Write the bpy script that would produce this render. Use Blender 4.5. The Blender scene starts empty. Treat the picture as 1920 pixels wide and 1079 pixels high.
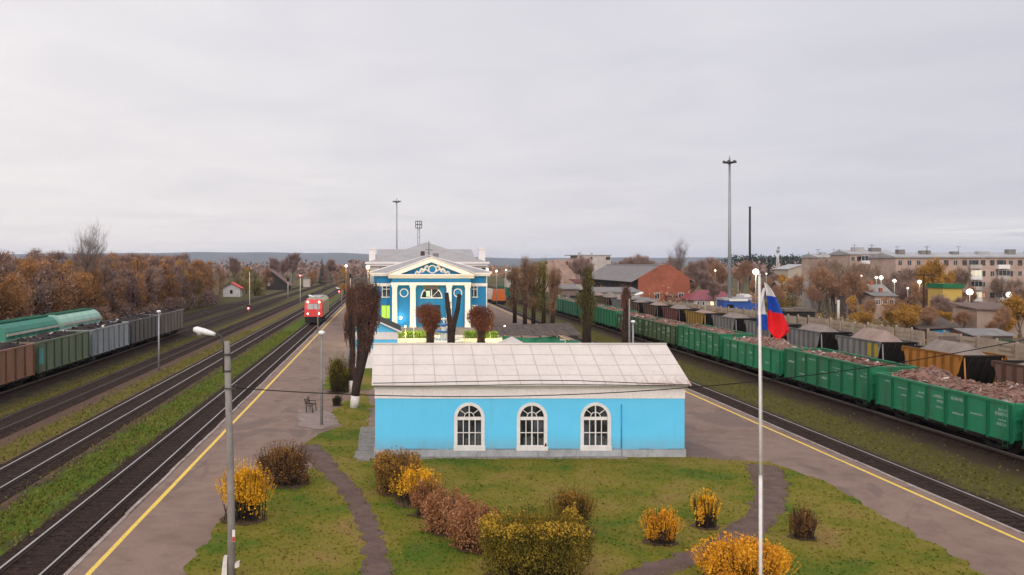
import bpy, math, random
from mathutils import Vector, Matrix
R = random.Random(11)
PI = math.pi
S = bpy.context.scene
COL = S.collection
F, H, CX, CY = 1640.0, 10.1, 735.0, 494.0          # focal length in photo pixels, eye height, vanishing point of the tracks

def P(x, y, z=0.0):                                 # photo point on the ground plane -> metres
    Y = F*(H-z)/(y-CY); return ((x-CX)*Y/F, Y)
def PX(x, Y): return (x-CX)*Y/F
def PZ(y, Y): return H-(y-CY)*Y/F
def sstep(a, b, t):
    t = max(0, min(1, (t-a)/(b-a))); return t*t*(3-2*t)
def gz(X, Y): return -0.45-2.0*sstep(66, 105, X)

# ------------------------------------------------------------------ materials
def newmat(name):
    m = bpy.data.materials.new(name); m.use_nodes = True
    nt = m.node_tree; b = nt.nodes['Principled BSDF']; return m, nt, b
def N(nt, t, **kw):
    n = nt.nodes.new(t)
    for k, v in kw.items():
        if k in n.inputs.keys(): n.inputs[k].default_value = v
        else: setattr(n, k, v)
    return n
def ramp(nt, fac, stops, interp='LINEAR'):
    r = nt.nodes.new('ShaderNodeValToRGB'); r.color_ramp.interpolation = interp
    e = r.color_ramp.elements
    while len(e) < len(stops): e.new(0.5)
    for i, (p, c) in enumerate(stops):
        e[i].position = p; e[i].color = (*c, 1) if len(c) == 3 else c
    nt.links.new(fac, r.inputs[0]); return r
def mixc(nt, fac, a, b, mode='MIX'):
    m = nt.nodes.new('ShaderNodeMix'); m.data_type = 'RGBA'; m.blend_type = mode
    for sock, v in ((m.inputs[0], fac), (m.inputs[6], a), (m.inputs[7], b)):
        if hasattr(v, 'is_output'): nt.links.new(v, sock)
        elif isinstance(v, (int, float)): sock.default_value = v
        else: sock.default_value = (*v, 1)
    return m.outputs[2]
def mth(nt, op, a, b=0.0, clamp=False):
    m = nt.nodes.new('ShaderNodeMath'); m.operation = op; m.use_clamp = clamp
    for s, v in ((m.inputs[0], a), (m.inputs[1], b)):
        if hasattr(v, 'is_output'): nt.links.new(v, s)
        else: s.default_value = v
    return m.outputs[0]
def pos(nt): return nt.nodes.new('ShaderNodeNewGeometry').outputs['Position']
def noise(nt, vec, scale, detail=4, rough=0.55, dist=0.0):
    n = N(nt, 'ShaderNodeTexNoise', Scale=scale, Detail=detail, Roughness=rough, Distortion=dist)
    nt.links.new(vec, n.inputs['Vector']); return n.outputs['Fac']
def mapping(nt, vec, scale):
    m = nt.nodes.new('ShaderNodeMapping'); m.inputs['Scale'].default_value = scale
    nt.links.new(vec, m.inputs['Vector']); return m.outputs[0]
def bump(nt, b, h, strength=0.3, dist=0.02):
    n = N(nt, 'ShaderNodeBump', Strength=strength, Distance=dist)
    nt.links.new(h, n.inputs['Height']); nt.links.new(n.outputs[0], b.inputs['Normal'])

MATS = {}
def mat(name, c1, c2=None, scale=2.0, rough=0.8, metal=0.0, fine=None, stain=None, stretch=(1, 1, 1), bmp=0.0):
    """two-tone weathered surface in metres of the thing itself; stain = (colour, amount)"""
    if name in MATS: return MATS[name]
    m, nt, b = newmat(name)
    if c2 is None: c2 = tuple(v*0.72 for v in c1)
    p = mapping(nt, nt.nodes.new('ShaderNodeTexCoord').outputs['Object'], stretch)
    n1 = noise(nt, p, scale, 5, 0.6)
    f = ramp(nt, n1, [(0.33, (0, 0, 0)), (0.68, (1, 1, 1))]).outputs[0]
    c = mixc(nt, f, c1, c2)
    n2 = noise(nt, p, fine or scale*9, 3, 0.6)
    c = mixc(nt, 0.35, c, ramp(nt, n2, [(0.3, (0.55,)*3), (0.7, (1.0,)*3)]).outputs[0], 'MULTIPLY')
    if stain:
        n3 = noise(nt, mapping(nt, p, (1.3, 1.3, 0.35)), scale*1.7, 6, 0.65, 0.6)
        c = mixc(nt, ramp(nt, n3, [(0.66-stain[1]*0.4, (0, 0, 0)), (0.80-stain[1]*0.2, (1, 1, 1))]).outputs[0], c, stain[0])
    nt.links.new(c, b.inputs['Base Color'])
    b.inputs['Roughness'].default_value = rough; b.inputs['Metallic'].default_value = metal
    if rough >= 0.7: b.inputs['Specular IOR Level'].default_value = 0.12
    if bmp: bump(nt, b, n2, bmp)
    MATS[name] = m; return m
def leafmat(name, cols, scale=0.9):
    if name in MATS: return MATS[name]
    m, nt, b = newmat(name)
    g = nt.nodes.new('ShaderNodeNewGeometry')
    oi = nt.nodes.new('ShaderNodeObjectInfo')
    n1 = noise(nt, g.outputs['Position'], scale, 3, 0.6)
    f = mth(nt, 'ADD', mth(nt, 'MULTIPLY', g.outputs['Random Per Island'], 0.34), mth(nt, 'MULTIPLY', n1, 1.0))
    f = mth(nt, 'ADD', f, mth(nt, 'MULTIPLY', oi.outputs['Random'], 0.16))
    f = mth(nt, 'SUBTRACT', f, 0.25)
    k = len(cols)
    c = ramp(nt, f, [(0.08+0.84*i/(k-1), c) for i, c in enumerate(cols)]).outputs[0]
    nt.links.new(c, b.inputs['Base Color']); b.inputs['Roughness'].default_value = 0.85
    b.inputs['Specular IOR Level'].default_value = 0.15
    MATS[name] = m; return m
def emit(name, c, st):
    if name in MATS: return MATS[name]
    m, nt, b = newmat(name)
    b.inputs['Base Color'].default_value = (0.8, 0.8, 0.8, 1) if st > 1 else (0.12, 0.12, 0.10, 1)
    b.inputs['Emission Color'].default_value = (*c, 1); b.inputs['Emission Strength'].default_value = st
    MATS[name] = m; return m
def glass(name='window glass', c=(0.012, 0.014, 0.018)):
    if name in MATS: return MATS[name]
    m, nt, b = newmat(name)
    n1 = noise(nt, mapping(nt, pos(nt), (1.5, 1.5, 1.0)), 1.2, 3)
    nt.links.new(ramp(nt, n1, [(0.42, c), (0.72, (c[0]*5+.02, c[1]*5+.02, c[2]*5+.02))]).outputs[0], b.inputs['Base Color'])
    b.inputs['Roughness'].default_value = 0.12
    MATS[name] = m; return m
def brick(name, c1, c2, mortar, sc=1.0):
    if name in MATS: return MATS[name]
    m, nt, b = newmat(name)
    g = nt.nodes.new('ShaderNodeNewGeometry')
    sep = nt.nodes.new('ShaderNodeSeparateXYZ'); nt.links.new(g.outputs['Position'], sep.inputs[0])
    cmb = nt.nodes.new('ShaderNodeCombineXYZ')
    nt.links.new(mth(nt, 'ADD', sep.outputs[0], sep.outputs[1]), cmb.inputs[0]); nt.links.new(sep.outputs[2], cmb.inputs[1])
    t = nt.nodes.new('ShaderNodeTexBrick'); nt.links.new(cmb.outputs[0], t.inputs['Vector'])
    for k, v in (('Scale', 1.0), ('Mortar Size', 0.012*sc), ('Brick Width', 0.26*sc), ('Row Height', 0.08*sc)): t.inputs[k].default_value = v
    for k, v in (('Color1', c1), ('Color2', c2), ('Mortar', mortar)): t.inputs[k].default_value = (*v, 1)
    n = noise(nt, g.outputs['Position'], 0.45, 6, 0.65)
    c = mixc(nt, 0.6, t.outputs[0], ramp(nt, n, [(0.3, (0.5, 0.47, 0.45)), (0.65, (1.05, 1.0, 1.0))]).outputs[0], 'MULTIPLY')
    nt.links.new(c, b.inputs['Base Color']); b.inputs['Roughness'].default_value = 0.9
    MATS[name] = m; return m

# ------------------------------------------------------------------ mesh builder
class MB:
    def __init__(s): s.v = []; s.f = []; s.mi = []; s.cur = 0; s.sm = []
    def face(s, pts, smooth=False):
        i = len(s.v); s.v += [tuple(p) for p in pts]; s.f.append(tuple(range(i, i+len(pts)))); s.mi.append(s.cur); s.sm.append(smooth)
    def box(s, x0, x1, y0, y1, z0, z1):
        i = len(s.v)
        s.v += [(x, y, z) for z in (z0, z1) for x, y in ((x0, y0), (x1, y0), (x1, y1), (x0, y1))]
        for q in ((3, 2, 1, 0), (4, 5, 6, 7), (0, 1, 5, 4), (1, 2, 6, 5), (2, 3, 7, 6), (3, 0, 4, 7)):
            s.f.append(tuple(i+k for k in q)); s.mi.append(s.cur); s.sm.append(False)
    def hull8(s, b, t):                               # two quads, bottom and top, same winding
        i = len(s.v); s.v += [tuple(p) for p in list(b)+list(t)]; n = len(b)
        s.f += [tuple(i+k for k in reversed(range(n))), tuple(i+n+k for k in range(n))]
        s.f += [(i+k, i+(k+1) % n, i+n+(k+1) % n, i+n+k) for k in range(n)]
        s.mi += [s.cur]*(n+2); s.sm += [False]*(n+2)
    def prism(s, poly, d0, d1, axis='y'):             # polygon extruded along an axis
        def q(a, b, d): return (a, d, b) if axis == 'y' else ((d, a, b) if axis == 'x' else (a, b, d))
        s.hull8([q(a, b, d0) for a, b in poly], [q(a, b, d1) for a, b in poly])
    def tube(s, pts, rad, n=8, cap=True):
        pts = [Vector(p) for p in pts]
        if not hasattr(rad, '__len__'): rad = [rad]*len(pts)
        i0 = len(s.v); up = None
        for k, p in enumerate(pts):
            d = (pts[min(k+1, len(pts)-1)]-pts[max(k-1, 0)])
            if d.length < 1e-9: d = Vector((0, 0, 1))
            d.normalize()
            a = d.cross(Vector((0, 1, 0)) if abs(d.y) < 0.9 else Vector((1, 0, 0))).normalized() if up is None else (up-d*up.dot(d)).normalized()
            up = a; b = d.cross(a)
            for j in range(n):
                t = 2*PI*j/n; s.v.append(tuple(p+(a*math.cos(t)+b*math.sin(t))*rad[k]))
        for k in range(len(pts)-1):
            for j in range(n):
                a = i0+k*n+j; b = i0+k*n+(j+1) % n
                s.f.append((a, b, b+n, a+n)); s.mi.append(s.cur); s.sm.append(True)
        if cap:
            for q in (tuple(reversed(range(i0, i0+n))), tuple(range(i0+(len(pts)-1)*n, i0+len(pts)*n))):
                s.f.append(q); s.mi.append(s.cur); s.sm.append(False)
    def lathe(s, prof, n=16, c=(0, 0, 0)):            # profile (r, z)
        i0 = len(s.v)
        for r, z in prof:
            for j in range(n):
                t = 2*PI*j/n; s.v.append((c[0]+r*math.cos(t), c[1]+r*math.sin(t), c[2]+z))
        for k in range(len(prof)-1):
            for j in range(n):
                a = i0+k*n+j; b = i0+k*n+(j+1) % n
                s.f.append((a, b, b+n, a+n)); s.mi.append(s.cur); s.sm.append(True)
        for q in (tuple(reversed(range(i0, i0+n))), tuple(range(i0+(len(prof)-1)*n, i0+len(prof)*n))):
            s.f.append(q); s.mi.append(s.cur); s.sm.append(False)
    def ball(s, c, r, n=8, sz=1.0):
        s.lathe([(max(0.01, r*math.sin(PI*k/n)), -r*sz*math.cos(PI*k/n)) for k in range(n+1)], n*2, c)
    def cyl(s, c, r, L, axis='x', n=14):
        d = {'x': Vector((L/2, 0, 0)), 'y': Vector((0, L/2, 0)), 'z': Vector((0, 0, L/2))}[axis]
        s.tube([Vector(c)-d, Vector(c)+d], r, n)
    def leaf(s, p, size, rng, up=0.0):
        a = Vector((rng.gauss(0, 1), rng.gauss(0, 1), rng.gauss(0, 1)+up)).normalized()
        b = a.cross(Vector((rng.gauss(0, 1), rng.gauss(0, 1), rng.gauss(0, 1)))).normalized()
        w = size*rng.uniform(0.6, 1.25); h = w*rng.uniform(0.5, 0.9); p = Vector(p)
        s.face([p-a*w*0.5, p+b*h*0.5, p+a*w*0.5, p-b*h*0.5])
    def twig(s, p, q, w, rng):
        p = Vector(p); q = Vector(q); d = (q-p)
        a = d.cross(Vector((rng.gauss(0, 1), rng.gauss(0, 1), rng.gauss(0, 1))))
        if a.length < 1e-6: return
        a = a.normalized()*w
        s.face([p-a*0.5, p+a*0.5, q+a*0.12, q-a*0.12])
    def mesh(s, name, mats):
        me = bpy.data.meshes.new(name); me.from_pydata(s.v, [], s.f)
        for m in (mats if isinstance(mats, (list, tuple)) else [mats]): me.materials.append(m)
        if any(s.mi): me.polygons.foreach_set('material_index', s.mi)
        me.polygons.foreach_set('use_smooth', s.sm); me.update(); return me
    def build(s, name, mats, parent=None, loc=None, label=None):
        return put(name, s.mesh(name, mats), parent, loc, label)
def put(name, me, parent=None, loc=None, label=None):
    o = bpy.data.objects.new(name, me); COL.objects.link(o)
    if parent: o.parent = parent
    if loc: o.location = loc
    if label: o['label'] = label
    return o
def tag(o, label, cat, group=None, kind=None):
    if label: o['label'] = label
    if cat: o['category'] = cat
    if group: o['group'] = group
    if kind: o['kind'] = kind
    return o
def thing(name, label, cat, loc=(0, 0, 0), rz=0, group=None, scale=None):
    o = bpy.data.objects.new(name, None); COL.objects.link(o); o.empty_display_size = 0.2
    o.location = loc; o.rotation_euler = (0, 0, rz)
    if scale: o.scale = scale if hasattr(scale, '__len__') else (scale,)*3
    return tag(o, label, cat, group)
def struct(name, mb, m):
    o = mb.build(name, m); o['kind'] = 'structure'; return o
def dup(root, loc, rz=0, label=None, group=None, scale=None):
    r = root.copy(); COL.objects.link(r); r.location = loc; r.rotation_euler = (0, 0, rz)
    if label: r['label'] = label
    if group: r['group'] = group
    if scale: r.scale = scale if hasattr(scale, '__len__') else (scale,)*3
    for ch in list(root.children):
        c = ch.copy(); COL.objects.link(c); c.parent = r
        for g in ch.children:
            d = g.copy(); COL.objects.link(d); d.parent = c
    return r

# ------------------------------------------------------------------ palette
def sr(r, g, b, k=1.0):                              # sRGB 0-255 -> linear
    def q(v):
        v /= 255.0; return k*(v/12.92 if v <= 0.04045 else ((v+0.055)/1.055)**2.4)
    return (q(r), q(g), q(b))
M_white = mat('white paint', (0.82, 0.77, 0.75), (0.74, 0.69, 0.67), 1.2, 0.7, stain=((0.45, 0.40, 0.36), 0.12))
M_whitep = mat('white painted steel', (0.78, 0.76, 0.74), (0.66, 0.63, 0.60), 2.0, 0.45)
M_conc = mat('weathered concrete', (0.30, 0.27, 0.25), (0.20, 0.18, 0.165), 2.2, 0.9, stain=((0.12, 0.105, 0.095), 0.2), bmp=0.3)
M_plinth = mat('plinth render', (0.42, 0.44, 0.46), (0.30, 0.30, 0.31), 1.6, 0.9, stain=((0.2, 0.19, 0.17), 0.25), bmp=0.3)
M_black = mat('black grime', (0.014, 0.012, 0.011), (0.008, 0.007, 0.007), 2.0, 0.85)
M_steel = mat('dark weathered steel', (0.07, 0.065, 0.065), (0.045, 0.04, 0.04), 3.0, 0.6, 0.2)
M_galv = mat('galvanised steel', (0.33, 0.34, 0.36), (0.24, 0.25, 0.27), 3.0, 0.5, 0.3)
M_bark = mat('dark bark', (0.050, 0.036, 0.029), (0.026, 0.018, 0.015), 3.0, 0.95, stretch=(1, 1, 0.3))
M_barkg = mat('grey bark', (0.15, 0.12, 0.11), (0.09, 0.07, 0.065), 3.0, 0.95, stretch=(1, 1, 0.3))
M_lime = mat('whitewash', (0.72, 0.68, 0.64), (0.55, 0.5, 0.46), 4.0, 0.9)
M_wood = mat('grey old boards', (0.17, 0.13, 0.11), (0.10, 0.08, 0.07), 1.5, 0.9, stretch=(4, 4, 0.5))
M_glass = glass()
M_slate = mat('grey slate roof', (0.24, 0.225, 0.22), (0.17, 0.155, 0.15), 0.7, 0.85, stretch=(1, 1, 1), stain=((0.13, 0.11, 0.10), 0.2))
M_tin = mat('pale tin roof', (0.40, 0.39, 0.39), (0.31, 0.30, 0.30), 0.6, 0.55, stain=((0.25, 0.22, 0.2), 0.15))

# ------------------------------------------------------------------ world, sun, camera
def make_world():
    w = bpy.data.worlds.new("World"); S.world = w; w.use_nodes = True
    nt = w.node_tree; bg = nt.nodes['Background']; bg.inputs['Strength'].default_value = 0.1
    sky = nt.nodes.new('ShaderNodeTexSky'); sky.sky_type = 'NISHITA'; sky.sun_disc = False
    sky.sun_elevation = math.radians(SUN_EL); sky.sun_rotation = math.radians(SUN_AZ)
    d = nt.nodes.new('ShaderNodeTexCoord').outputs['Generated']
    sep = nt.nodes.new('ShaderNodeSeparateXYZ'); nt.links.new(d, sep.inputs[0])
    z = mth(nt, 'MAXIMUM', sep.outputs[2], 0.0)
    k = mth(nt, 'DIVIDE', 1.0, mth(nt, 'ADD', z, 0.09))
    cmb = nt.nodes.new('ShaderNodeCombineXYZ')
    nt.links.new(mth(nt, 'MULTIPLY', sep.outputs[0], k), cmb.inputs[0]); nt.links.new(mth(nt, 'MULTIPLY', sep.outputs[1], k), cmb.inputs[1])
    n1 = noise(nt, cmb.outputs[0], 0.55, 6, 0.55, 0.5)
    n2 = noise(nt, cmb.outputs[0], 1.25, 5, 0.52, 0.7)
    # side to side: pale pinkish on the left, blue-grey on the right
    side = mth(nt, 'ADD', mth(nt, 'MULTIPLY', sep.outputs[0], 0.9), 0.40)
    side = mth(nt, 'ADD', side, mth(nt, 'MULTIPLY', mth(nt, 'SUBTRACT', n1, 0.5), 0.55), True)
    low = mixc(nt, side, sr(253, 244, 241), sr(213, 211, 221))
    high = mixc(nt, side, sr(248, 243, 244), sr(215, 214, 223))
    c = mixc(nt, mth(nt, 'MULTIPLY', z, 4.0, True), low, high)
    cl = ramp(nt, n2, [(0.30, (0.91, 0.915, 0.93)), (0.70, (1.0, 1.0, 0.995))]).outputs[0]
    c = mixc(nt, 1.0, c, cl, 'MULTIPLY')
    # a brighter break in the cloud low on the right
    e1 = mth(nt, 'SUBTRACT', 1.0, mth(nt, 'ABSOLUTE', mth(nt, 'DIVIDE', mth(nt, 'SUBTRACT', z, 0.030), 0.016)), True)
    e2 = mth(nt, 'MULTIPLY', mth(nt, 'SUBTRACT', sep.outputs[0], 0.44), 6.0, True)
    n3 = ramp(nt, noise(nt, mapping(nt, d, (3, 3, 60)), 1.6, 4), [(0.36, (0, 0, 0)), (0.52, (1, 1, 1))]).outputs[0]
    c = mixc(nt, mth(nt, 'MULTIPLY', mth(nt, 'MULTIPLY', e1, e2), n3), c, sr(252, 248, 242))
    # overcast cover is brightest overhead
    zen = ramp(nt, z, [(0.27, (1, 1, 1)), (0.75, (ZEN,)*3)]).outputs[0]
    vm = nt.nodes.new('ShaderNodeVectorMath'); vm.operation = 'SCALE'; vm.inputs['Scale'].default_value = 10.0
    zr = nt.nodes.new('ShaderNodeVectorMath'); zr.operation = 'MULTIPLY'
    # ramp colours clip at 1, so the rise is built with maths
    up = mth(nt, 'ADD', 1.0, mth(nt, 'MULTIPLY', mth(nt, 'MULTIPLY', mth(nt, 'SUBTRACT', z, 0.30), 1.6, True), ZEN-1))
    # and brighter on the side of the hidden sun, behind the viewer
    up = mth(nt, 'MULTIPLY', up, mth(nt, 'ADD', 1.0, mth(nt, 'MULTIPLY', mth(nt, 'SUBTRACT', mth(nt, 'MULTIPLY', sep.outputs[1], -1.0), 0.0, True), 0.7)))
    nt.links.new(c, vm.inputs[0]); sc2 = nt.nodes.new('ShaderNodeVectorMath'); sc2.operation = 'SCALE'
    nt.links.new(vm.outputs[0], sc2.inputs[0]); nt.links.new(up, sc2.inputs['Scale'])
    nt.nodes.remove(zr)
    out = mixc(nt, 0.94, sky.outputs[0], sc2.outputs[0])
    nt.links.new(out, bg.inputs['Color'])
SUN_EL, SUN_AZ, ZEN = 22, 195, 1.55
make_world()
sl = bpy.data.lights.new('sun', 'SUN'); sl.energy = 1.5; sl.angle = math.radians(40); sl.color = (1.0, 0.88, 0.76)
so = bpy.data.objects.new('sun', sl); COL.objects.link(so)
so.rotation_euler = (math.radians(90-SUN_EL), 0, math.radians(-15))
cam = bpy.data.cameras.new('camera'); co = bpy.data.objects.new('camera', cam); COL.objects.link(co)
co.location = (0, 0, H); co.rotation_euler = (PI/2, 0, 0)
cam.sensor_width = 36; cam.lens = F/1920*36; cam.shift_x = (960-CX)/1920; cam.shift_y = (CY-539.5)/1920
cam.clip_start = 0.1; cam.clip_end = 30000; S.camera = co
S.view_settings.view_transform = 'Standard'; S.view_settings.look = 'None'
S.view_settings.exposure = 0; S.view_settings.gamma = 1
S.cycles.max_bounces = 5; S.cycles.diffuse_bounces = 3; S.cycles.glossy_bounces = 2; S.cycles.transparent_max_bounces = 4
S.cycles.caustics_reflective = False; S.cycles.caustics_refractive = False; S.cycles.use_denoising = True

def point_light(x, y, z, w, c=(1, 0.9, 0.7), r=0.15):
    l = bpy.data.lights.new('lamp_light', 'POINT'); l.energy = w; l.color = c; l.shadow_soft_size = r
    o = bpy.data.objects.new('lamp_light', l); COL.objects.link(o); o.location = (x, y, z); return o

# ------------------------------------------------------------------ ground and platform
DL, DR = -0.0073, 0.0055                              # the yards fan out slightly on either side
def lx(x0, Y): return x0+DL*Y
def rx(x0, Y): return x0+DR*Y

def ground_material():
    m, nt, b = newmat('yard ground')
    p = pos(nt); sep = nt.nodes.new('ShaderNodeSeparateXYZ'); nt.links.new(p, sep.inputs[0])
    X, Y = sep.outputs[0], sep.outputs[1]
    k = mth(nt, 'MULTIPLY', mth(nt, 'SIGN', X), -0.0064)
    x2 = mth(nt, 'ADD', X, mth(nt, 'MULTIPLY', mth(nt, 'MINIMUM', Y, 400.0), k))
    wob = mth(nt, 'MULTIPLY', mth(nt, 'SUBTRACT', noise(nt, p, 0.55, 6, 0.7), 0.5), 3.4)
    x3 = mth(nt, 'ADD', x2, wob)
    t = mth(nt, 'DIVIDE', mth(nt, 'ADD', x3, 64.0), 128.0)
    def at(x): return (x+64)/128
    dirt = (0.060, 0.037, 0.027); rust = (0.135, 0.080, 0.058); green = (0.095, 0.150, 0.012); olive = (0.16, 0.130, 0.022)
    dk = (0.026, 0.018, 0.014); dolive = (0.085, 0.068, 0.020); straw = (0.26, 0.20, 0.11)
    st = [(-64, dolive), (-43, (.075, .07, .018)), (-40.5, dk), (-36, dk), (-34.7, dolive), (-33.5, dk), (-29.4, dk), (-27.4, dolive), (-26.6, olive), (-26, dk), (-23.2, rust), (-22.3, rust), (-21.6, olive), (-20.6, olive), (-20.1, rust), (-17.0, rust), (-16.6, dirt), (-16.0, green), (-14.5, green), (-13.7, dirt), (-10, dk),
          (23, dk), (26.3, dirt), (27.0, (.105, .092, .02)), (29.8, (.10, .088, .02)), (31.2, dirt), (33, dk), (44, dirt), (49, (0.16, 0.12, 0.08)), (54, straw), (60, straw), (64, (0.17, 0.12, 0.07))]
    c = ramp(nt, t, [(at(x), c) for x, c in st]).outputs[0]
    n2 = noise(nt, p, 1.1, 6, 0.7)
    c = mixc(nt, mth(nt, 'MULTIPLY', ramp(nt, n2, [(0.45, (0, 0, 0)), (0.7, (1, 1, 1))]).outputs[0], 0.55), c, (0.085, 0.062, 0.036))
    n4 = noise(nt, p, 7.0, 5, 0.75)
    c = mixc(nt, 0.75, c, ramp(nt, n4, [(0.3, (0.42, 0.42, 0.42)), (0.7, (1, 1, 1))]).outputs[0], 'MULTIPLY')
    n5 = noise(nt, p, 0.012, 5, 0.6)
    far = ramp(nt, n5, [(0.35, (0.085, 0.06, 0.03)), (0.5, (0.10, 0.085, 0.03)), (0.65, (0.07, 0.055, 0.035))]).outputs[0]
    ff = mth(nt, 'MULTIPLY', mth(nt, 'SUBTRACT', mth(nt, 'MAXIMUM', mth(nt, 'ABSOLUTE', X), mth(nt, 'MULTIPLY', Y, 0.28)), 62.0), 0.05, True)
    c = mixc(nt, ff, c, far)
    nt.links.new(c, b.inputs['Base Color']); b.inputs['Roughness'].default_value = 0.95
    b.inputs['Specular IOR Level'].default_value = 0.1
    bump(nt, b, n4, 0.6, 0.08)
    return m
M_ground = ground_material()
g = MB()
xs = [-9000, -3000, -1000, -300, -120, -60, -30, 0, 30, 60]+list(range(66, 110, 4))+[120, 200, 300, 600, 1500, 4000, 9000]
ys = [-300, -60, 0, 30, 60, 100, 150, 200, 300, 500, 800, 1500, 3000, 6000, 9000]
g.v = [(x, y, gz(x, y)) for y in ys for x in xs]
for j in range(len(ys)-1):
    for i in range(len(xs)-1):
        a = j*len(xs)+i; g.f.append((a, a+1, a+1+len(xs), a+len(xs))); g.mi.append(0); g.sm.append(True)
struct('ground', g, M_ground)

def asphalt_material():
    m, nt, b = newmat('old asphalt')
    p = pos(nt)
    n1 = noise(nt, p, 0.22, 5, 0.6, 0.3); n2 = noise(nt, p, 14.0, 4, 0.8); n3 = noise(nt, p, 0.9, 5, 0.65)
    c = ramp(nt, n1, [(0.3, (0.205, 0.138, 0.108)), (0.55, (0.255, 0.176, 0.140)), (0.72, (0.220, 0.157, 0.129))]).outputs[0]
    c = mixc(nt, 0.55, c, ramp(nt, n2, [(0.25, (0.55,)*3), (0.75, (1.08,)*3)]).outputs[0], 'MULTIPLY')
    c = mixc(nt, 0.6, c, ramp(nt, n3, [(0.3, (0.62, 0.60, 0.60)), (0.55, (1,)*3)]).outputs[0], 'MULTIPLY')
    n4 = noise(nt, mapping(nt, p, (1, .35, 1)), 0.33, 4, 0.55, 0.6)
    c = mixc(nt, ramp(nt, n4, [(0.56, (0, 0, 0)), (0.60, (0.55,)*3)]).outputs[0], c, (0.125, 0.092, 0.082))
    n5 = noise(nt, p, 2.2, 3, 0.5)
    c = mixc(nt, ramp(nt, n5, [(0.66, (0, 0, 0)), (0.72, (0.5,)*3)]).outputs[0], c, (0.11, 0.085, 0.075))
    v = N(nt, 'ShaderNodeTexVoronoi', feature='DISTANCE_TO_EDGE', Scale=0.16)
    d = nt.nodes.new('ShaderNodeVectorMath'); d.operation = 'ADD'
    nn = N(nt, 'ShaderNodeTexNoise', Scale=0.8, Detail=4.0); nt.links.new(p, nn.inputs['Vector'])
    nt.links.new(p, d.inputs[0]); nt.links.new(nn.outputs['Color'], d.inputs[1]); nt.links.new(d.outputs[0], v.inputs['Vector'])
    c = mixc(nt, ramp(nt, v.outputs['Distance'], [(0.0, (0.35,)*3), (0.007, (0, 0, 0))]).outputs[0], c, (0.10, 0.08, 0.07))
    nt.links.new(c, b.inputs['Base Color']); b.inputs['Roughness'].default_value = 0.9; b.inputs['Specular IOR Level'].default_value = 0.15
    bump(nt, b, n2, 0.25, 0.02); return m
M_asph = asphalt_material()
M_kerb = mat('platform edge stone', (0.42, 0.36, 0.33), (0.28, 0.22, 0.19), 1.2, 0.9, stretch=(1, 1, 1), stain=((0.14, 0.10, 0.08), 0.35))
Y0, Y1 = 4.0, 330.0
mb = MB(); mb.hull8([(lx(-10.3, Y0), Y0, -0.6), (rx(23.3, Y0), Y0, -0.6), (rx(23.3, Y1), Y1, -0.6), (lx(-10.3, Y1), Y1, -0.6)],
                    [(lx(-10.3, Y0), Y0, 0), (rx(23.3, Y0), Y0, 0), (rx(23.3, Y1), Y1, 0), (lx(-10.3, Y1), Y1, 0)])
struct('platform', mb, M_asph)
for side in (0, 1):
    mb = MB(); rr = random.Random(5+side); y = Y0
    while y < Y1:
        ln = 2.4; j = rr.uniform(-0.025, 0.025); z = 0.03+rr.uniform(-0.012, 0.012)
        a = lx(-10.46, y)+j if side == 0 else rx(23.31, y)+j
        a2 = lx(-10.46, y+ln)+j if side == 0 else rx(23.31, y+ln)+j
        mb.hull8([(a, y, -0.58), (a+0.15, y, -0.58), (a2+0.15, y+ln-0.03, -0.58), (a2, y+ln-0.03, -0.58)],
                 [(a, y, z), (a+0.15, y, z), (a2+0.15, y+ln-0.03, z), (a2, y+ln-0.03, z)])
        y += ln
    struct('platform_edge', mb, M_kerb)
def line_material():
    m, nt, b = newmat('yellow line paint')
    p = pos(nt); n1 = noise(nt, p, 6, 5, 0.7); n2 = noise(nt, p, 0.35, 3)
    c = mixc(nt, ramp(nt, n1, [(0.50, (0, 0, 0)), (0.66, (0.85,)*3)]).outputs[0], (0.74, 0.50, 0.06), (0.38, 0.27, 0.12))
    nt.links.new(c, b.inputs['Base Color']); b.inputs['Roughness'].default_value = 0.7; return m
M_yel = line_material()
for x0, fn, w in ((-9.76, lx, 0.19), (22.65, rx, 0.17)):
    mb = MB(); y = Y0; rr = random.Random(3)
    while y < 300:
        a = rr.uniform(-0.012, 0.012); b_ = rr.uniform(-0.012, 0.012)
        mb.face([(fn(x0, y)+a, y, 0.004), (fn(x0+w, y)+b_, y, 0.004), (fn(x0+w, y+4)+b_, y+4, 0.004), (fn(x0, y+4)+a, y+4, 0.004)]); y += 4
    struct('yellow_line', mb, M_yel)

# lawns on the island
def lawn_material():
    m, nt, b = newmat('autumn lawn')
    p = pos(nt)
    n1 = noise(nt, p, 0.26, 6, 0.65, 0.4); n2 = noise(nt, p, 1.3, 6, 0.75); n3 = noise(nt, mapping(nt, p, (1, 0.5, 1)), 9.0, 4, 0.8)
    c = ramp(nt, n1, [(0.33, (0.25, 0.165, 0.052)), (0.42, (0.215, 0.175, 0.032)), (0.51, (0.165, 0.155, 0.018)), (0.63, (0.078, 0.128, 0.012))]).outputs[0]
    c = mixc(nt, ramp(nt, n2, [(0.50, (0, 0, 0)), (0.76, (0.5,)*3)]).outputs[0], c, (0.22, 0.15, 0.05))
    c = mixc(nt, ramp(nt, noise(nt, p, 0.5, 6, 0.7), [(0.58, (0, 0, 0)), (0.72, (0.32,)*3)]).outputs[0], c, (0.055, 0.042, 0.022))
    c = mixc(nt, 0.75, c, ramp(nt, n3, [(0.28, (0.62,)*3), (0.7, (1.05,)*3)]).outputs[0], 'MULTIPLY')
    nt.links.new(c, b.inputs['Base Color']); b.inputs['Roughness'].default_value = 0.95; b.inputs['Specular IOR Level'].default_value = 0.1
    bump(nt, b, n3, 0.8, 0.08); return m
M_lawn = lawn_material()
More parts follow.
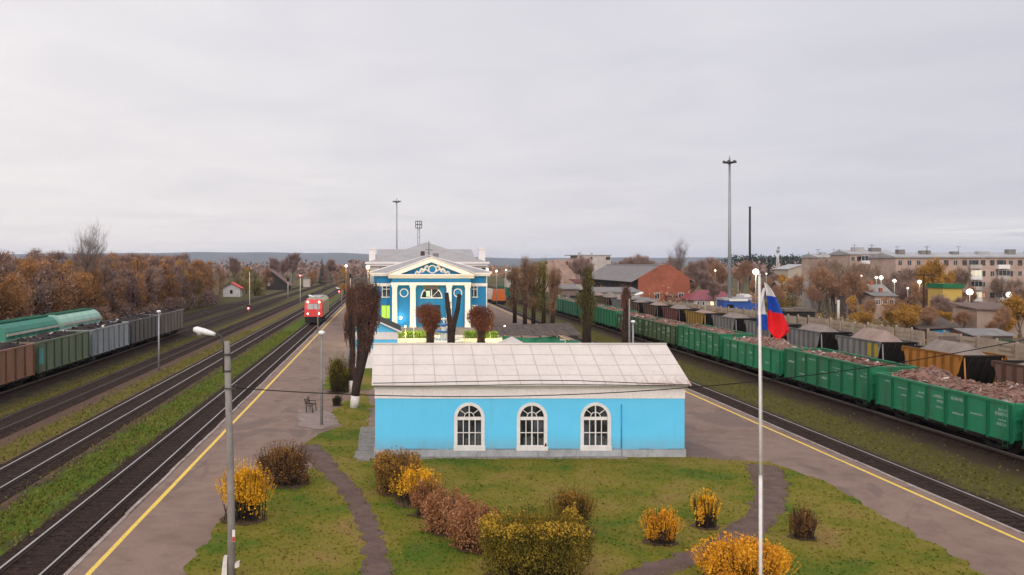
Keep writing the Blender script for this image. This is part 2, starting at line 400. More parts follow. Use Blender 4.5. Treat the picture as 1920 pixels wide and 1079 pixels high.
def ragged(poly, step=0.6, amp=0.16, seed=1):
    rr = random.Random(seed); out = []
    for k in range(len(poly)):
        a = Vector(poly[k]); b = Vector(poly[(k+1) % len(poly)]); n = max(1, int((b-a).length/step)); nn = Vector((-(b-a).y, (b-a).x)).normalized()
        for j in range(n):
            out.append(tuple(a+(b-a)*(j/n)+nn*rr.gauss(0, amp)))
    return out
def px_poly(pts): return [P(x, y) for x, y in pts]
def inside(p, poly):
    x, y = p; c = False; j = len(poly)-1
    for i in range(len(poly)):
        if (poly[i][1] > y) != (poly[j][1] > y) and x < (poly[j][0]-poly[i][0])*(y-poly[i][1])/(poly[j][1]-poly[i][1])+poly[i][0]: c = not c
        j = i
    return c
LAWNS = []
def lawn(poly, z, seed, amp=0.16):
    q = ragged(poly, 0.6, amp, seed); mb = MB(); mb.face([(x, y, z) for x, y in q]); LAWNS.append(q)
    struct('lawn', mb, M_lawn)
BY = 45.6
lawn([P(1850, 1079)]+px_poly([(1770, 1030), (1700, 990), (1640, 958), (1590, 930), (1530, 900), (1470, 876), (1440, 868), (1380, 863), (1290, 858)])+[(15.3, 45.5), (-1.0, 45.5), (-1.5, 46.5), (-1.5, 60)]
     + px_poly([(690, 735), (668, 740), (640, 760), (608, 782), (640, 800), (606, 812), (575, 832), (610, 852), (560, 900), (430, 950), (405, 990), (340, 1079)])+[(-7.6, 22), (-7.6, 12), (20.0, 12), (20.3, 25)], 0.012, 3)
lawn([(-5.6, 70), (-1.7, 69.5), (-0.4, 84), (-4.6, 84), (-6.2, 92)], 0.03, 5, 0.08)
# worn paths
def path_material():
    m, nt, b = newmat('trodden earth')
    p = pos(nt); n1 = noise(nt, p, 1.2, 6, 0.7); n2 = noise(nt, p, 12, 4, 0.8)
    c = ramp(nt, n1, [(0.3, (0.095, 0.062, 0.052)), (0.7, (0.175, 0.118, 0.098))]).outputs[0]
    c = mixc(nt, 0.5, c, ramp(nt, n2, [(0.3, (0.5,)*3), (0.7, (1.05,)*3)]).outputs[0], 'MULTIPLY')
    nt.links.new(c, b.inputs['Base Color']); b.inputs['Roughness'].default_value = 0.95; b.inputs['Specular IOR Level'].default_value = 0.1; bump(nt, b, n2, 0.4, 0.03); return m
M_path = path_material()
def path(pts, z, seed):
    L = [(P(x, y), w) for x, y, w in pts]; left = []; right = []; inl = []; inr = []
    for k, ((x, y), w) in enumerate(L):
        a = Vector(L[max(k-1, 0)][0]); b = Vector(L[min(k+1, len(L)-1)][0]); d = (b-a).normalized(); n = Vector((-d.y, d.x))
        w *= .84; left.append(tuple(Vector((x, y))+n*w/2)); right.append(tuple(Vector((x, y))-n*w/2)); inl.append(tuple(Vector((x, y))+n*w*.33)); inr.append(tuple(Vector((x, y))-n*w*.33))
    q = ragged(left+right[::-1], 0.35, 0.10, seed); mb = MB(); mb.face([(x, y, z) for x, y in q]); struct('path', mb, M_path); return inl+inr[::-1]
PATHS = [path([(575, 835, 1.6), (600, 862, 1.5), (632, 895, 1.2), (662, 930, 1.1), (685, 970, 1.05), (702, 1020, 1.0), (708, 1079, 1.05), (712, 1180, 1.1)], 0.02, 7),
         path([(1425, 872, 1.9), (1447, 905, 1.7), (1447, 940, 1.6), (1425, 975, 1.5), (1385, 1006, 1.4), (1320, 1040, 1.3), (1235, 1066, 1.25), (1140, 1100, 1.2), (1000, 1140, 1.2)], 0.02, 9)]
mb = MB(); mb.face([(x, y, 0.018) for x, y in ragged(px_poly([(556, 770), (600, 766), (628, 778), (636, 795), (600, 806), (560, 800)]), 0.4, 0.08, 2)]); struct('path', mb, mat('pale sand', (0.30, 0.235, 0.205), (0.22, 0.17, 0.15), 1.5, 0.95))

# grass tufts and fallen leaves over the lawns
gm = leafmat('grass blades', [(0.065, 0.115, 0.012), (0.135, 0.15, 0.018), (0.22, 0.185, 0.034), (0.26, 0.175, 0.06)], 0.26)
mb = MB(); rr = random.Random(8); cnt = 0
while cnt < 16000:
    y = 26+rr.random()**1.25*37; x = rr.uniform(-7.5, 21)
    if not any(inside((x, y), q) for q in LAWNS) or any(inside((x, y), q) for q in PATHS): continue
    if -1.2 < x < 15.5 and y > 45.3 and y < 53.2: continue
    h = rr.uniform(0.03, 0.085)*(1.5 if rr.random() < .06 else 1); w = rr.uniform(0.03, 0.07); t = rr.uniform(0, PI); dx, dy = math.cos(t)*w, math.sin(t)*w
    mb.face([(x-dx, y-dy, 0.01), (x+dx, y+dy, 0.01), (x+rr.gauss(0, .04), y+rr.gauss(0, .04), h)]); cnt += 1
tag(mb.build('grass', M_lawn), 'short patchy autumn grass on the lawns around the small blue building', 'grass', kind='stuff')
lm = leafmat('fallen leaves', [(0.14, 0.065, 0.03), (0.30, 0.17, 0.05), (0.55, 0.42, 0.26)], 0.8)
mb = MB(); cnt = 0
while cnt < 420:
    y = 26+rr.random()**1.3*30; x = rr.uniform(-7.5, 20)
    if not any(inside((x, y), q) for q in LAWNS) or (-1.2 < x < 15.5 and 45.3 < y < 53.2): continue
    s_ = rr.uniform(0.03, 0.09)
    mb.leaf((x, y, 0.06), s_, rr); cnt += 1
tag(mb.build('fallen_leaves', lm), 'scattered fallen leaves lying on the lawns', 'leaves', kind='stuff')
# verge grass along the tracks
mb = MB(); cnt = 0
vg = leafmat('verge grass', [(0.05, 0.065, 0.01), (0.085, 0.12, 0.014), (0.14, 0.13, 0.025), (0.19, 0.13, 0.045)], 0.22)
while cnt < 26000:
    y = 26+rr.random()**1.5*110
    kx, wd = rr.choice([(-15.25, 1.15), (-15.25, 1.2), (-15.25, 1.1), (-21.2, 0.9), (-27.0, .9), (28.4, 1.9), (28.6, 1.9)])
    x = (lx if kx < 0 else rx)(kx+rr.gauss(0, wd*0.7), y)
    mb.cur = 0 if kx == -15.25 or (kx == -21.2 and rr.random() < .5) else 1; h = rr.uniform(0.06, 0.16)*(1 if kx < 0 else .7); w = rr.uniform(0.04, 0.09); t = rr.uniform(0, PI); dx, dy = math.cos(t)*w, math.sin(t)*w
    mb.face([(x-dx, y-dy, -0.46), (x+dx, y+dy, -0.46), (x+rr.gauss(0, .06), y+rr.gauss(0, .06), -0.45+h)]); cnt += 1
tag(mb.build('verge_grass', [vg, leafmat('dull verge grass', [(0.05, 0.055, 0.009), (0.09, 0.09, 0.014), (0.12, 0.105, 0.022), (0.15, 0.11, 0.035)], 0.3)]), 'thin grass growing on the strips between the railway tracks', 'grass', kind='stuff')

# ------------------------------------------------------------------ railway tracks
def ballast_material():
    m, nt, b = newmat('oily ballast')
    p = pos(nt); v = N(nt, 'ShaderNodeTexVoronoi', Scale=9.0); nt.links.new(p, v.inputs['Vector'])
    n1 = noise(nt, p, 0.5, 6, 0.7)
    c = ramp(nt, v.outputs['Color'], [(0.1, (0.013, 0.008, 0.007)), (0.6, (0.034, 0.021, 0.017)), (0.95, (0.075, 0.047, 0.037))]).outputs[0]
    c = mixc(nt, ramp(nt, n1, [(0.45, (0, 0, 0)), (0.75, (0.65,)*3)]).outputs[0], c, (0.050, 0.030, 0.023))
    nt.links.new(c, b.inputs['Base Color']); b.inputs['Roughness'].default_value = 0.95; b.inputs['Specular IOR Level'].default_value = 0.05; bump(nt, b, v.outputs['Distance'], 0.7, 0.05); return m
M_ball = ballast_material()
M_rail = mat('worn rail steel', (0.52, 0.48, 0.46), (0.38, 0.34, 0.32), 0.4, 0.42, 0.5)
M_railr = mat('rusty rail steel', (0.115, 0.075, 0.06), (0.08, 0.055, 0.045), 0.4, 0.6, 0.2)
M_sleep = mat('oily sleepers', (0.038, 0.024, 0.019), (0.022, 0.014, 0.011), 1.0, 0.9)
def track(x0, fn, label, y0=10, y1=900, shiny=True, zr=-0.2, gauge=1.594, curve=None):
    cx = (lambda y: fn(x0, y)) if curve is None else (lambda y: fn(x0, y)+curve(y))
    t = thing('railway_track', label, 'railway track', (cx(y0), y0, zr-0.25), group='railway tracks through the station')
    o = Vector(t.location); ys_ = [y0]
    while ys_[-1] < y1: ys_.append(min(y1, ys_[-1]+(6 if ys_[-1] < 200 else 25)))
    mb = MB()
    for a, b in zip(ys_, ys_[1:]):
        for (u0, z0), (u1, z1) in zip([(-1.75, -0.03), (-1.30, .09), (1.30, .09)], [(-1.30, .09), (1.30, .09), (1.75, -0.03)]):
            mb.face([Vector((cx(a)+u0, a, o.z+z0))-o, Vector((cx(a)+u1, a, o.z+z1))-o, Vector((cx(b)+u1, b, o.z+z1))-o, Vector((cx(b)+u0, b, o.z+z0))-o])
    mb.cur = 1; y = max(y0, 20)
    while y < 140:                                    # the sleepers are flush with the bed
        c = Vector((cx(y), y, o.z))-o; mb.box(c.x-1.25, c.x+1.25, c.y-.12, c.y+.12, 0.05, 0.100); y += 0.6
    mb.build('track_bed', [M_ball, M_sleep], t)
    for s in (-1, 1):
        mb = MB()
        for a, b in zip(ys_, ys_[1:]):
            for w, z0, z1 in ((0.034, 0.22, 0.25), (0.014, 0.12, 0.22), (0.06, 0.10, 0.12)):
                mb.cur = 0 if z1 == .25 else 1
                A, B = cx(a)+s*gauge/2, cx(b)+s*gauge/2
                q0 = [(A-w, a), (A+w, a), (B+w, b), (B-w, b)]
                mb.hull8([Vector((u, v, o.z+z0))-o for u, v in q0], [Vector((u, v, o.z+z1))-o for u, v in q0])
        mb.build('rail', [M_rail if shiny else M_railr, M_railr], t)
    return t
XT1, XT2, XT3, XT4, XT5 = -12.24, -18.5, -24.7, -31.55, -37.8
track(XT1, lx, 'track right beside the left platform, with bright rails, under the red locomotive')
track(XT2, lx, 'second track from the left platform, with bright rails beside the bright green verge')
track(XT3, lx, 'dark rusty track between the grey post and the row of old open wagons', shiny=False)
track(XT4, lx, 'track under the row of old brown and grey open wagons', shiny=False)
track(XT5, lx, 'leftmost track under the green covered hopper wagons', shiny=False)
XR1, XR2, XR3 = 24.75, 34.1, 42.0
track(XR1, rx, 'single track right beside the right platform with its yellow line', shiny=True)
track(XR2, rx, 'track under the long train of green scrap wagons', shiny=True)
track(XR3, rx, 'far track on the right under the row of gravel hopper wagons', shiny=False)


# ------------------------------------------------------------------ small blue building in front
def wall_arch(mb, x0, x1, z0, z1, wins, y, dep=0.13):
    """wall in the xz plane at y with arched openings (xc, half width, sill z, spring z); reveals go back by dep"""
    cur = x0
    for xc, hw, zs, zp in wins:
        a, b = xc-hw, xc+hw
        mb.face([(cur, y, z0), (a, y, z0), (a, y, z1), (cur, y, z1)])
        mb.face([(a, y, z0), (b, y, z0), (b, y, zs), (a, y, zs)])
        n = 14; arc = [(xc-hw*math.cos(PI*k/n), zp+hw*math.sin(PI*k/n)) for k in range(n+1)]
        for k in range(n):
            mb.face([(arc[k][0], y, arc[k][1]), (arc[k+1][0], y, arc[k+1][1]), (arc[k+1][0], y, z1), (arc[k][0], y, z1)])
            mb.face([(arc[k][0], y, arc[k][1]), (arc[k][0], y+dep, arc[k][1]), (arc[k+1][0], y+dep, arc[k+1][1]), (arc[k+1][0], y, arc[k+1][1])])
        mb.face([(a, y, zs), (a, y+dep, zs), (a, y+dep, zp), (a, y, zp)]); mb.face([(b, y, zp), (b, y+dep, zp), (b, y+dep, zs), (b, y, zs)])
        mb.face([(a, y, zs), (b, y, zs), (b, y+dep, zs), (a, y+dep, zs)])
        cur = b
    mb.face([(cur, y, z0), (x1, y, z0), (x1, y, z1), (cur, y, z1)])
def blue_plaster(name, c1, c2):
    if name in MATS: return MATS[name]
    m, nt, b = newmat(name); p = pos(nt)
    n1 = noise(nt, p, 0.7, 5, 0.6); n2 = noise(nt, p, 22, 3, 0.7); n3 = noise(nt, mapping(nt, p, (2.2, 2.2, 0.35)), 1.1, 6, 0.7)
    c = ramp(nt, n1, [(0.3, c1), (0.7, c2)]).outputs[0]
    c = mixc(nt, 0.3, c, ramp(nt, n2, [(0.3, (0.78,)*3), (0.7, (1,)*3)]).outputs[0], 'MULTIPLY')
    c = mixc(nt, ramp(nt, n3, [(0.58, (0, 0, 0)), (0.80, (0.45,)*3)]).outputs[0], c, tuple(v*0.6+0.05 for v in c1))
    sz = nt.nodes.new('ShaderNodeSeparateXYZ'); nt.links.new(p, sz.inputs[0])
    low = mth(nt, 'MULTIPLY', mth(nt, 'SUBTRACT', 1.0, mth(nt, 'DIVIDE', mth(nt, 'SUBTRACT', sz.outputs[2], 0.4), 0.75), True), mth(nt, 'MULTIPLY', noise(nt, mapping(nt, p, (1.6, 1.6, .8)), 1.3, 6, .7), 0.95), True)
    c = mixc(nt, low, c, (0.20, 0.27, 0.30))
    n4 = noise(nt, mapping(nt, p, (3.5, 3.5, .12)), 1.0, 5, .7)
    c = mixc(nt, ramp(nt, n4, [(.60, (0, 0, 0)), (.74, (.30,)*3)]).outputs[0], c, tuple(v*.72 for v in c2))
    nt.links.new(c, b.inputs['Base Color']); b.inputs['Roughness'].default_value = 0.85; bump(nt, b, n2, 0.25, 0.01)
    MATS[name] = m; return m
M_cyan = blue_plaster('sky blue plaster', (0.105, 0.52, 0.80), (0.125, 0.56, 0.84))
M_blue = blue_plaster('deep blue plaster', (0.008, 0.165, 0.37), (0.011, 0.19, 0.41))
def shed_roof_material():
    m, nt, b = newmat('faded roof paint'); p = pos(nt)
    sep = nt.nodes.new('ShaderNodeSeparateXYZ'); nt.links.new(p, sep.inputs[0])
    n1 = noise(nt, p, 0.8, 5, 0.6); n2 = noise(nt, mapping(nt, p, (2.0, 0.7, 1)), 2.0, 6, 0.7); n3 = noise(nt, p, 18, 3)
    c = ramp(nt, n1, [(0.3, (0.53, 0.475, 0.43)), (0.7, (0.61, 0.55, 0.50))]).outputs[0]
    m1 = mth(nt, 'MULTIPLY', mth(nt, 'SUBTRACT', sep.outputs[0], 10.2), 0.22, True)       # wear is on the right end, along the eave
    m2 = mth(nt, 'SUBTRACT', 1.0, mth(nt, 'MULTIPLY', mth(nt, 'SUBTRACT', sep.outputs[1], 45.2), 1.1), True)
    w = mth(nt, 'MULTIPLY', mth(nt, 'MULTIPLY', m1, m2), 0.95)
    w = mth(nt, 'MULTIPLY', w, ramp(nt, n2, [(0.44, (0, 0, 0)), (0.56, (1, 1, 1))]).outputs[0], True)
    c = mixc(nt, w, c, ramp(nt, n3, [(0.35, (0.26, 0.13, 0.085)), (0.65, (0.36, 0.22, 0.16))]).outputs[0])
    c = mixc(nt, ramp(nt, n2, [(0.54, (0, 0, 0)), (0.78, (0.5,)*3)]).outputs[0], c, (0.40, 0.33, 0.28))
    nt.links.new(c, b.inputs['Base Color']); b.inputs['Roughness'].default_value = 0.55; return m
M_roofp = shed_roof_material()
M_seam = mat('roof seam grime', (0.52, 0.46, 0.42), (0.43, 0.38, 0.345), 2, 0.7)
X0, X1, ZE, RD, ZR = -0.88, 15.25, 3.80, 3.75, 5.5
t = thing('small_building', 'small sky blue building with pale gabled roof and three arched white windows in front', 'building', ((X0+X1)/2, BY, 0))
ox, oy = (X0+X1)/2, BY
wins = [(x-ox, 0.72, 0.50, 2.05) for x in (4.03, 7.30, 10.62)]
hw_ = (X1-X0)/2
mb = MB(); wall_arch(mb, -hw_, hw_, 0.42, 3.05, wins, 0.0)
mb.face([(-hw_, 2*RD, .42), (-hw_, 0, .42), (-hw_, 0, 3.6), (-hw_, RD, ZR-0.15), (-hw_, 2*RD, 3.6)])
mb.face([(hw_, 0, .42), (hw_, 2*RD, .42), (hw_, 2*RD, 3.6), (hw_, RD, ZR-0.15), (hw_, 0, 3.6)])
mb.face([(hw_, 2*RD, .42), (-hw_, 2*RD, .42), (-hw_, 2*RD, 3.6), (hw_, 2*RD, 3.6)])
rr = random.Random(4); x = -hw_                        # rough lower edge of the plaster
while x < hw_:
    w = min(rr.uniform(0.5, 1.3), hw_-x); 
    if not any(abs(x+w/2-q[0]) < 0.72+w/2 for q in wins): mb.box(x, x+w-.004, -0.035, -0.002, 0.42+rr.uniform(-.02, .02), 0.50+rr.uniform(-.02, .02))
    x += w
mb.build('wall', M_cyan, t)
mb = MB(); mb.box(-hw_-.06, hw_+.06, -0.06, 2*RD+.06, -0.05, 0.40); mb.build('plinth', M_plinth, t)
mb = MB(); mb.box(-hw_-.02, hw_+.02, -0.03, -0.004, 3.052, 3.56); mb.build('frieze', M_white, t)
mb = MB()
mb.prism([(-0.05, 3.562), (-0.09, 3.58), (-0.10, 3.62), (-0.22, 3.70), (-0.30, 3.745), (-0.30, 3.785), (-0.002, 3.785), (-0.002, 3.562)], -hw_-.06, hw_+.10, 'x')
mb.build('cornice', M_white, t)
rl, rrr = -hw_-0.17, hw_+0.22
def rz_(y): return ZE+0.02+(ZR-ZE)*(y+0.42)/(RD+0.42)
mb = MB()
for (ya, yb) in ((-0.42, RD), (2*RD+.42, RD)):
    za = ZE+.02; zb = ZR+.02
    q = [(rl, ya), (rrr, ya), (rrr, yb), (rl, yb)]
    mb.hull8([(q[0][0], ya, za-.05), (q[1][0], ya, za-.05), (q[2][0], yb, zb-.05), (q[3][0], yb, zb-.05)], [(q[0][0], ya, za), (q[1][0], ya, za), (q[2][0], yb, zb), (q[3][0], yb, zb)])
rf = mb.build('roof', M_roofp, t)
mb = MB()
for k in range(1, 15):
    x = rl+(rrr-rl)*k/15.0
    mb.hull8([(x-.014, -.42, ZE+.022), (x+.014, -.42, ZE+.022), (x+.014, RD, ZR+.022), (x-.014, RD, ZR+.022)], [(x-.014, -.42, ZE+.042), (x+.014, -.42, ZE+.042), (x+.014, RD, ZR+.042), (x-.014, RD, ZR+.042)])
for k in (0.92, 1.95, 3.0):
    for a, b in zip(range(15), range(1, 16)):
        xa, xb = rl+(rrr-rl)*a/15+.016, rl+(rrr-rl)*b/15-.016; j = R.uniform(-.03, .03); y = k-.42+j
        mb.hull8([(xa, y-.012, rz_(y-.012)+.002), (xb, y-.012, rz_(y-.012)+.002), (xb, y+.012, rz_(y+.012)+.002), (xa, y+.012, rz_(y+.012)+.002)],
                 [(xa, y-.012, rz_(y-.012)+.02), (xb, y-.012, rz_(y-.012)+.02), (xb, y+.012, rz_(y+.012)+.02), (xa, y+.012, rz_(y+.012)+.02)])
mb.build('seam', M_seam, rf)
mb = MB(); mb.tube([(rl-.02, RD, ZR+.05), (rrr+.02, RD, ZR+.05)], 0.06, 6); mb.build('ridge_cap', M_roofp, rf)
def arch_window(parent, xc, hw, zs, zp, y):
    """one arched window: frame and glazing bars; panes are its sub-part"""
    mb = MB(); n = 14
    def ring(r0, r1, ya, yb, h0):
        for k in range(n):
            a, b = PI*k/n, PI*(k+1)/n
            q = [(xc-r*math.cos(s), zp+r*math.sin(s)) for r, s in ((r0, a), (r0, b), (r1, b), (r1, a))]
            mb.prism(q, ya, yb)
    o = hw+0.075
    ring(hw-0.09, o, y-0.025, y+0.10, 0)                                   # arched surround
    mb.box(xc-o, xc-hw+0.10, y-0.025, y+0.10, zs-.0, zp); mb.box(xc+hw-0.10, xc+o, y-0.025, y+0.10, zs-.0, zp)
    mb.box(xc-o-.03, xc+o+.03, y-0.07, y+0.10, zs-0.16, zs+0.06)           # sill
    g0, g1 = xc-hw+0.10, xc+hw-0.10
    mb.box(g0, g1, y+.02, y+.09, zp-0.13, zp+0.035)                         # transom
    mb.box(g0, g1, y+.02, y+.09, zs+.06, zs+.10)
    zt = zp-0.13; zb = zs+.10
    for k in (1, 2, 3):
        x = g0+(g1-g0)*k/4; ww = 0.034 if k == 2 else 0.02; mb.box(x-ww, x+ww, y+.03, y+.085, zb, zt)
    zm = (zb+zt)/2
    for k in range(4):
        xa = g0+(g1-g0)*k/4+(0.035 if k == 2 else .021)*(k > 0); xb = g0+(g1-g0)*(k+1)/4-(0.035 if k == 1 else .021)*(k < 3); mb.box(xa, xb, y+.035, y+.08, zm-.022, zm+.022)
    ri = hw-0.09
    mb.box(xc-.028, xc+.028, y+.03, y+.085, zp+.035, zp+ri)
    for a in (40, 140):
        c, s_ = math.cos(math.radians(a)), math.sin(math.radians(a))
        p0 = (xc+0.24*c, zp+.24*s_+.02); p1 = (xc+ri*c, zp+ri*s_); nx, nz = -s_*.018, c*.018
        mb.prism([(p0[0]-nx, p0[1]-nz), (p1[0]-nx, p1[1]-nz), (p1[0]+nx, p1[1]+nz), (p0[0]+nx, p0[1]+nz)], y+.035, y+.08)
    for k in range(10):
        a, b = PI*k/10, PI*(k+1)/10
        mb.prism([(xc-r*math.cos(s), zp+.03+r*math.sin(s)) for r, s in ((.235, a), (.235, b), (.27, b), (.27, a))], y+.033, y+.078)
    w = mb.build('window', M_whitep, parent)
    mb = MB(); arc = [(xc-(hw-.02)*math.cos(PI*k/n), y+.11, zp+(hw-.02)*math.sin(PI*k/n)) for k in range(n+1)]
    mb.face([(xc-hw+.02, y+.11, zs), (xc+hw-.02, y+.11, zs)]+arc[::-1]); mb.build('pane', M_glass, w)
    mc = mat('dim net curtain', (0.10, 0.10, 0.10), (0.05, .05, .05), 4, .9)
    x = g0                                                                 # half curtains behind the lower panes
    while x < g1:
        wd = R.uniform(.12, .3)
        if R.random() < .7: mb = MB(); mb.box(x, min(x+wd, g1), y+.104, y+.107, zb, zb+R.uniform(.35, .5)); mb.build('net_curtain', mc, w)
        x += wd+.02
for w_ in wins: arch_window(t, *w_, 0.0)
mb = MB(); xk = PX(1165, BY)-ox; mb.tube([(xk, -.03, 0.45), (xk, -.03, 2.75)], 0.03, 6); mb.build('pipe', mat('pipe in wall blue', (0.06, 0.36, 0.60)), t)
mb = MB(); mb.tube([(xk+.01, -.09, -0.02), (xk+.01, -.09, 0.42)], 0.012, 5); mb.build('cable', M_black, t)
mb = MB(); xk = PX(1023, BY)-ox; mb.hull8([(xk-.07, -.075, .505), (xk+.04, -.075, .505), (xk+.04, -.03, .505), (xk-.07, -.03, .505)], [(xk-.01, -.06, .68), (xk+.03, -.06, .68), (xk+.03, -.04, .68), (xk-.01, -.04, .68)])
tag(mb.build('rag', M_black, None, (ox, oy, 0.06)), 'small dark scrap lying on the sill of the middle arched window', 'rag')
# footing slabs round the building
mb = MB(); rr = random.Random(9)
for k in range(15):
    a = X0-.3+k*(X1-X0+.6)/15; b = a+(X1-X0+.6)/15-.03
    if a < 11.5: mb.box(a, b, BY-.42+rr.uniform(-.1, .08), BY-.07, -.1, .028+rr.uniform(0, .02))
struct('pavement', mb, M_conc)
mb = MB()
for k in range(5): mb.box(X0-1.0+rr.uniform(-.1, .1), X0-.08, BY-.3+k*1.7, BY+1.35+k*1.7, -.1, .03+rr.uniform(0, .025))
mb.box(X0-.9, X0-.25, BY-1.0, BY-.34, -.1, .10)
struct('pavement', mb, M_conc)

# ------------------------------------------------------------------ cables
M_cable = mat('black cable', (0.016, 0.015, 0.015), (0.010, .009, .009), 1, 0.7)
def cable(pts, r, label, sag=None):
    mb = MB()
    if sag is not None:
        a, b = Vector(pts[0]), Vector(pts[1]); pts = [a+(b-a)*k/24.0-Vector((0, 0, sag*4*(k/24.0)*(1-k/24.0))) for k in range(25)]
    mb.tube(pts, r, 5); tag(mb.build('overhead_cable', M_cable), label, 'cable', 'black cables'); 
LPX, LPY = -5.12, 27.9                                  # near lamp post
cable([(LPX+.15, LPY, PZ(728, LPY)), (22.5, 30.0, PZ(628, 30.0))], 0.016, 'single black cable sagging from the near concrete lamp post across the blue facade', sag=0.98)
def eave(p): return [(PX(x, 45.1-.12), 45.1-.12, PZ(y, 45.1-.12)) for x, y in p]
cable(eave([(699, 719), (760, 718), (860, 716), (1000, 713.5), (1080, 714), (1180, 718), (1293, 722)]), 0.022, 'upper black cable strung along the roof edge of the small blue building')
cable([(x, y-.04, z) for x, y, z in eave([(699, 724), (780, 724.5), (900, 722.5), (1010, 720.5), (1150, 722), (1293, 724)])], 0.018, 'lower black cable strung under the roof edge of the small blue building')

# ------------------------------------------------------------------ lamp posts and the flag
M_lampw = mat('white lamp housing', (0.80, 0.80, 0.80), (0.70, .70, .70), 3, 0.4)
M_lens = mat('lamp lens', (0.30, 0.28, 0.25), (0.22, .2, .18), 2, 0.25)
t = thing('lamp_post', 'nearest tall concrete lamp post with white curved head lamp, left of the dirt path', 'lamp post', (LPX, LPY, 0))
mb = MB(); zt = PZ(640, LPY)
mb.tube([(0, 0, -.2), (-.01, 0, 2.0), (-.06, 0, zt*.6), (-.15, 0, zt)], [.135, .125, .115, .098], 14); mb.build('pole', M_conc, t)
mb = MB(); mb.hull8([(-.32, -.2, -.1), (-.12, -.2, -.1), (-.12, .2, -.1), (-.32, .2, -.1)], [(-.24, -.12, .75), (-.12, -.12, .75), (-.12, .12, .75), (-.24, .12, .75)])
mb.hull8([(.12, -.1, .40), (.26, -.1, .45), (.26, .1, .45), (.12, .1, .40)], [(.12, -.1, .55), (.26, -.1, .60), (.26, .1, .60), (.12, .1, .55)]); mb.build('foot', M_lime, t)
mb = MB()
for z in (zt-.95, zt-.42): mb.lathe([(.118, -.03), (.126, -.02), (.126, .02), (.118, .03)], 14, (-.14+.01*(zt-z), 0, z))
mb.build('clamp', M_steel, t)
mb = MB(); mb.tube([(-.25, -.06, zt-1.0), (-.25, -.06, zt-.1), (-.30, -.06, zt+.14), (-.42, -.06, zt+.23), (-.55, -.06, zt+.24)], 0.024, 8); ar = mb.build('arm', M_steel, t)
mb = MB(); mb.tube([(-.50, -.06, zt+.22), (-.62, -.06, zt+.25), (-.85, -.06, zt+.31), (-1.10, -.06, zt+.37), (-1.20, -.06, zt+.38)], [.05, .075, .10, .105, .06], 12)
lh = mb.build('lamp_head', M_lampw, t)
mb = MB(); mb.ball((-.98, -.06, zt+.25), .12, 6, .8); mb.build('lens', M_lens, lh)
mb = MB(); zb = PZ(728, LPY); mb.box(-.2, .12, -.13, -.10, zb-.02, zb+.02); mb.tube([(.10, -.1, zb), (.16, -.1, zb+.01), (.16, -.1, zb+.09)], .018, 6); mb.lathe([(.03, -.03), (.045, 0), (.03, .05)], 8, (.16, -.1, zb+.08)); mb.build('insulator_bracket', M_steel, t)
zs_ = PZ(1003, LPY)
mb = MB(); mb.box(.05, .14, -.155, -.138, zs_-.17, zs_+.20); sg = mb.build('plate', M_whitep, t)
mb = MB(); mb.box(.055, .135, -.160, -.157, zs_-.16, zs_-.02); mb.build('red_panel', mat('red sign paint', (0.5, 0.06, 0.05)), sg)

def slim_post(x, y, z0, h, label, r=0.09, head='ball', lit=None, base=None, tone=None, group='lamp posts', cat='lamp post'):
    t = thing('lamp_post', label, cat, (x, y, z0), group=group)
    mb = MB(); mb.tube([(0, 0, -.1), (0, 0, h*.5), (0, 0, h)], [r, r*.9, r*.75], 10); mb.build('pole', tone or M_conc, t)
    if base: mb = MB(); mb.lathe([(r*1.5, -.05), (r*1.4, base), (r*1.05, base+.05)], 10); mb.build('foot', M_lime, t)
    if head == 'ball':
        mb = MB(); mb.lathe([(.05, -.02), (.17, .02), (.22, .10), (.20, .2), (.10, .25)], 12, (0, 0, h)); mb.build('lamp_head', lit or M_lampw, t)
    elif head in ('left', 'right'):
        s = -1 if head == 'left' else 1
        mb = MB(); mb.tube([(0, 0, h-.5), (s*.05, 0, h+.1), (s*.3, 0, h+.3), (s*.55, 0, h+.36)], .035, 6); mb.build('arm', M_steel, t)
        mb = MB(); mb.tube([(s*.5, 0, h+.35), (s*.75, 0, h+.42), (s*1.25, 0, h+.55), (s*1.4, 0, h+.57)], [.06, .12, .15, .07], 8); mb.build('lamp_head', lit or M_lampw, t)
    elif head == 'globe':
        mb = MB(); mb.ball((0, 0, h+.2), lit[1], 6); mb.build('lamp_globe', lit[0], t)
    return t
b2 = P(603, 797); slim_post(b2[0], b2[1], 0, PZ(622, b2[1])-.2, 'slim grey lamp post with small round white head beside the platform bench', 0.095, 'ball', base=.0)
slim_post(lx(-22.3, 86), 86, -.45, PZ(583, 86)+.25, 'grey lamp post standing between two tracks on the left, in front of the old wagons', 0.10, 'ball', tone=M_galv)

# flagpole and flag
FY = 24.2; fx = PX(1426, FY); fs = FY/F
t = thing('flagpole', 'tall white stepped flagpole in the foreground carrying a white, blue and red flag', 'flagpole', (fx, FY, 0))
zj = PZ(893, FY)
mb = MB(); mb.tube([(0, 0, 0), (0, 0, zj)], .047, 12); mb.tube([(0, 0, zj-.02), (0, 0, zj+.04)], [.053, .03], 12); mb.tube([(0, 0, zj+.03), (-.01, 0, 6.5), (-.035, 0, PZ(518, FY))], [.042, .038, .032], 12); mb.build('pole', mat('flagpole paint', (.74, .71, .69), (.68, .65, .63), 1, .75), t)
mb = MB(); mb.ball((-.036, 0, PZ(516, FY)), .04, 6); mb.build('finial', M_whitep, t)
mb = MB(); mb.box(-.2, .2, -.2, .2, -.05, .06); mb.build('base_plate', M_conc, t)
mb = MB(); mb.tube([(.075, 0, 1.0), (.065, 0, 5), (.01, 0, PZ(522, FY))], .003, 4); mb.build('halyard', M_whitep, t)
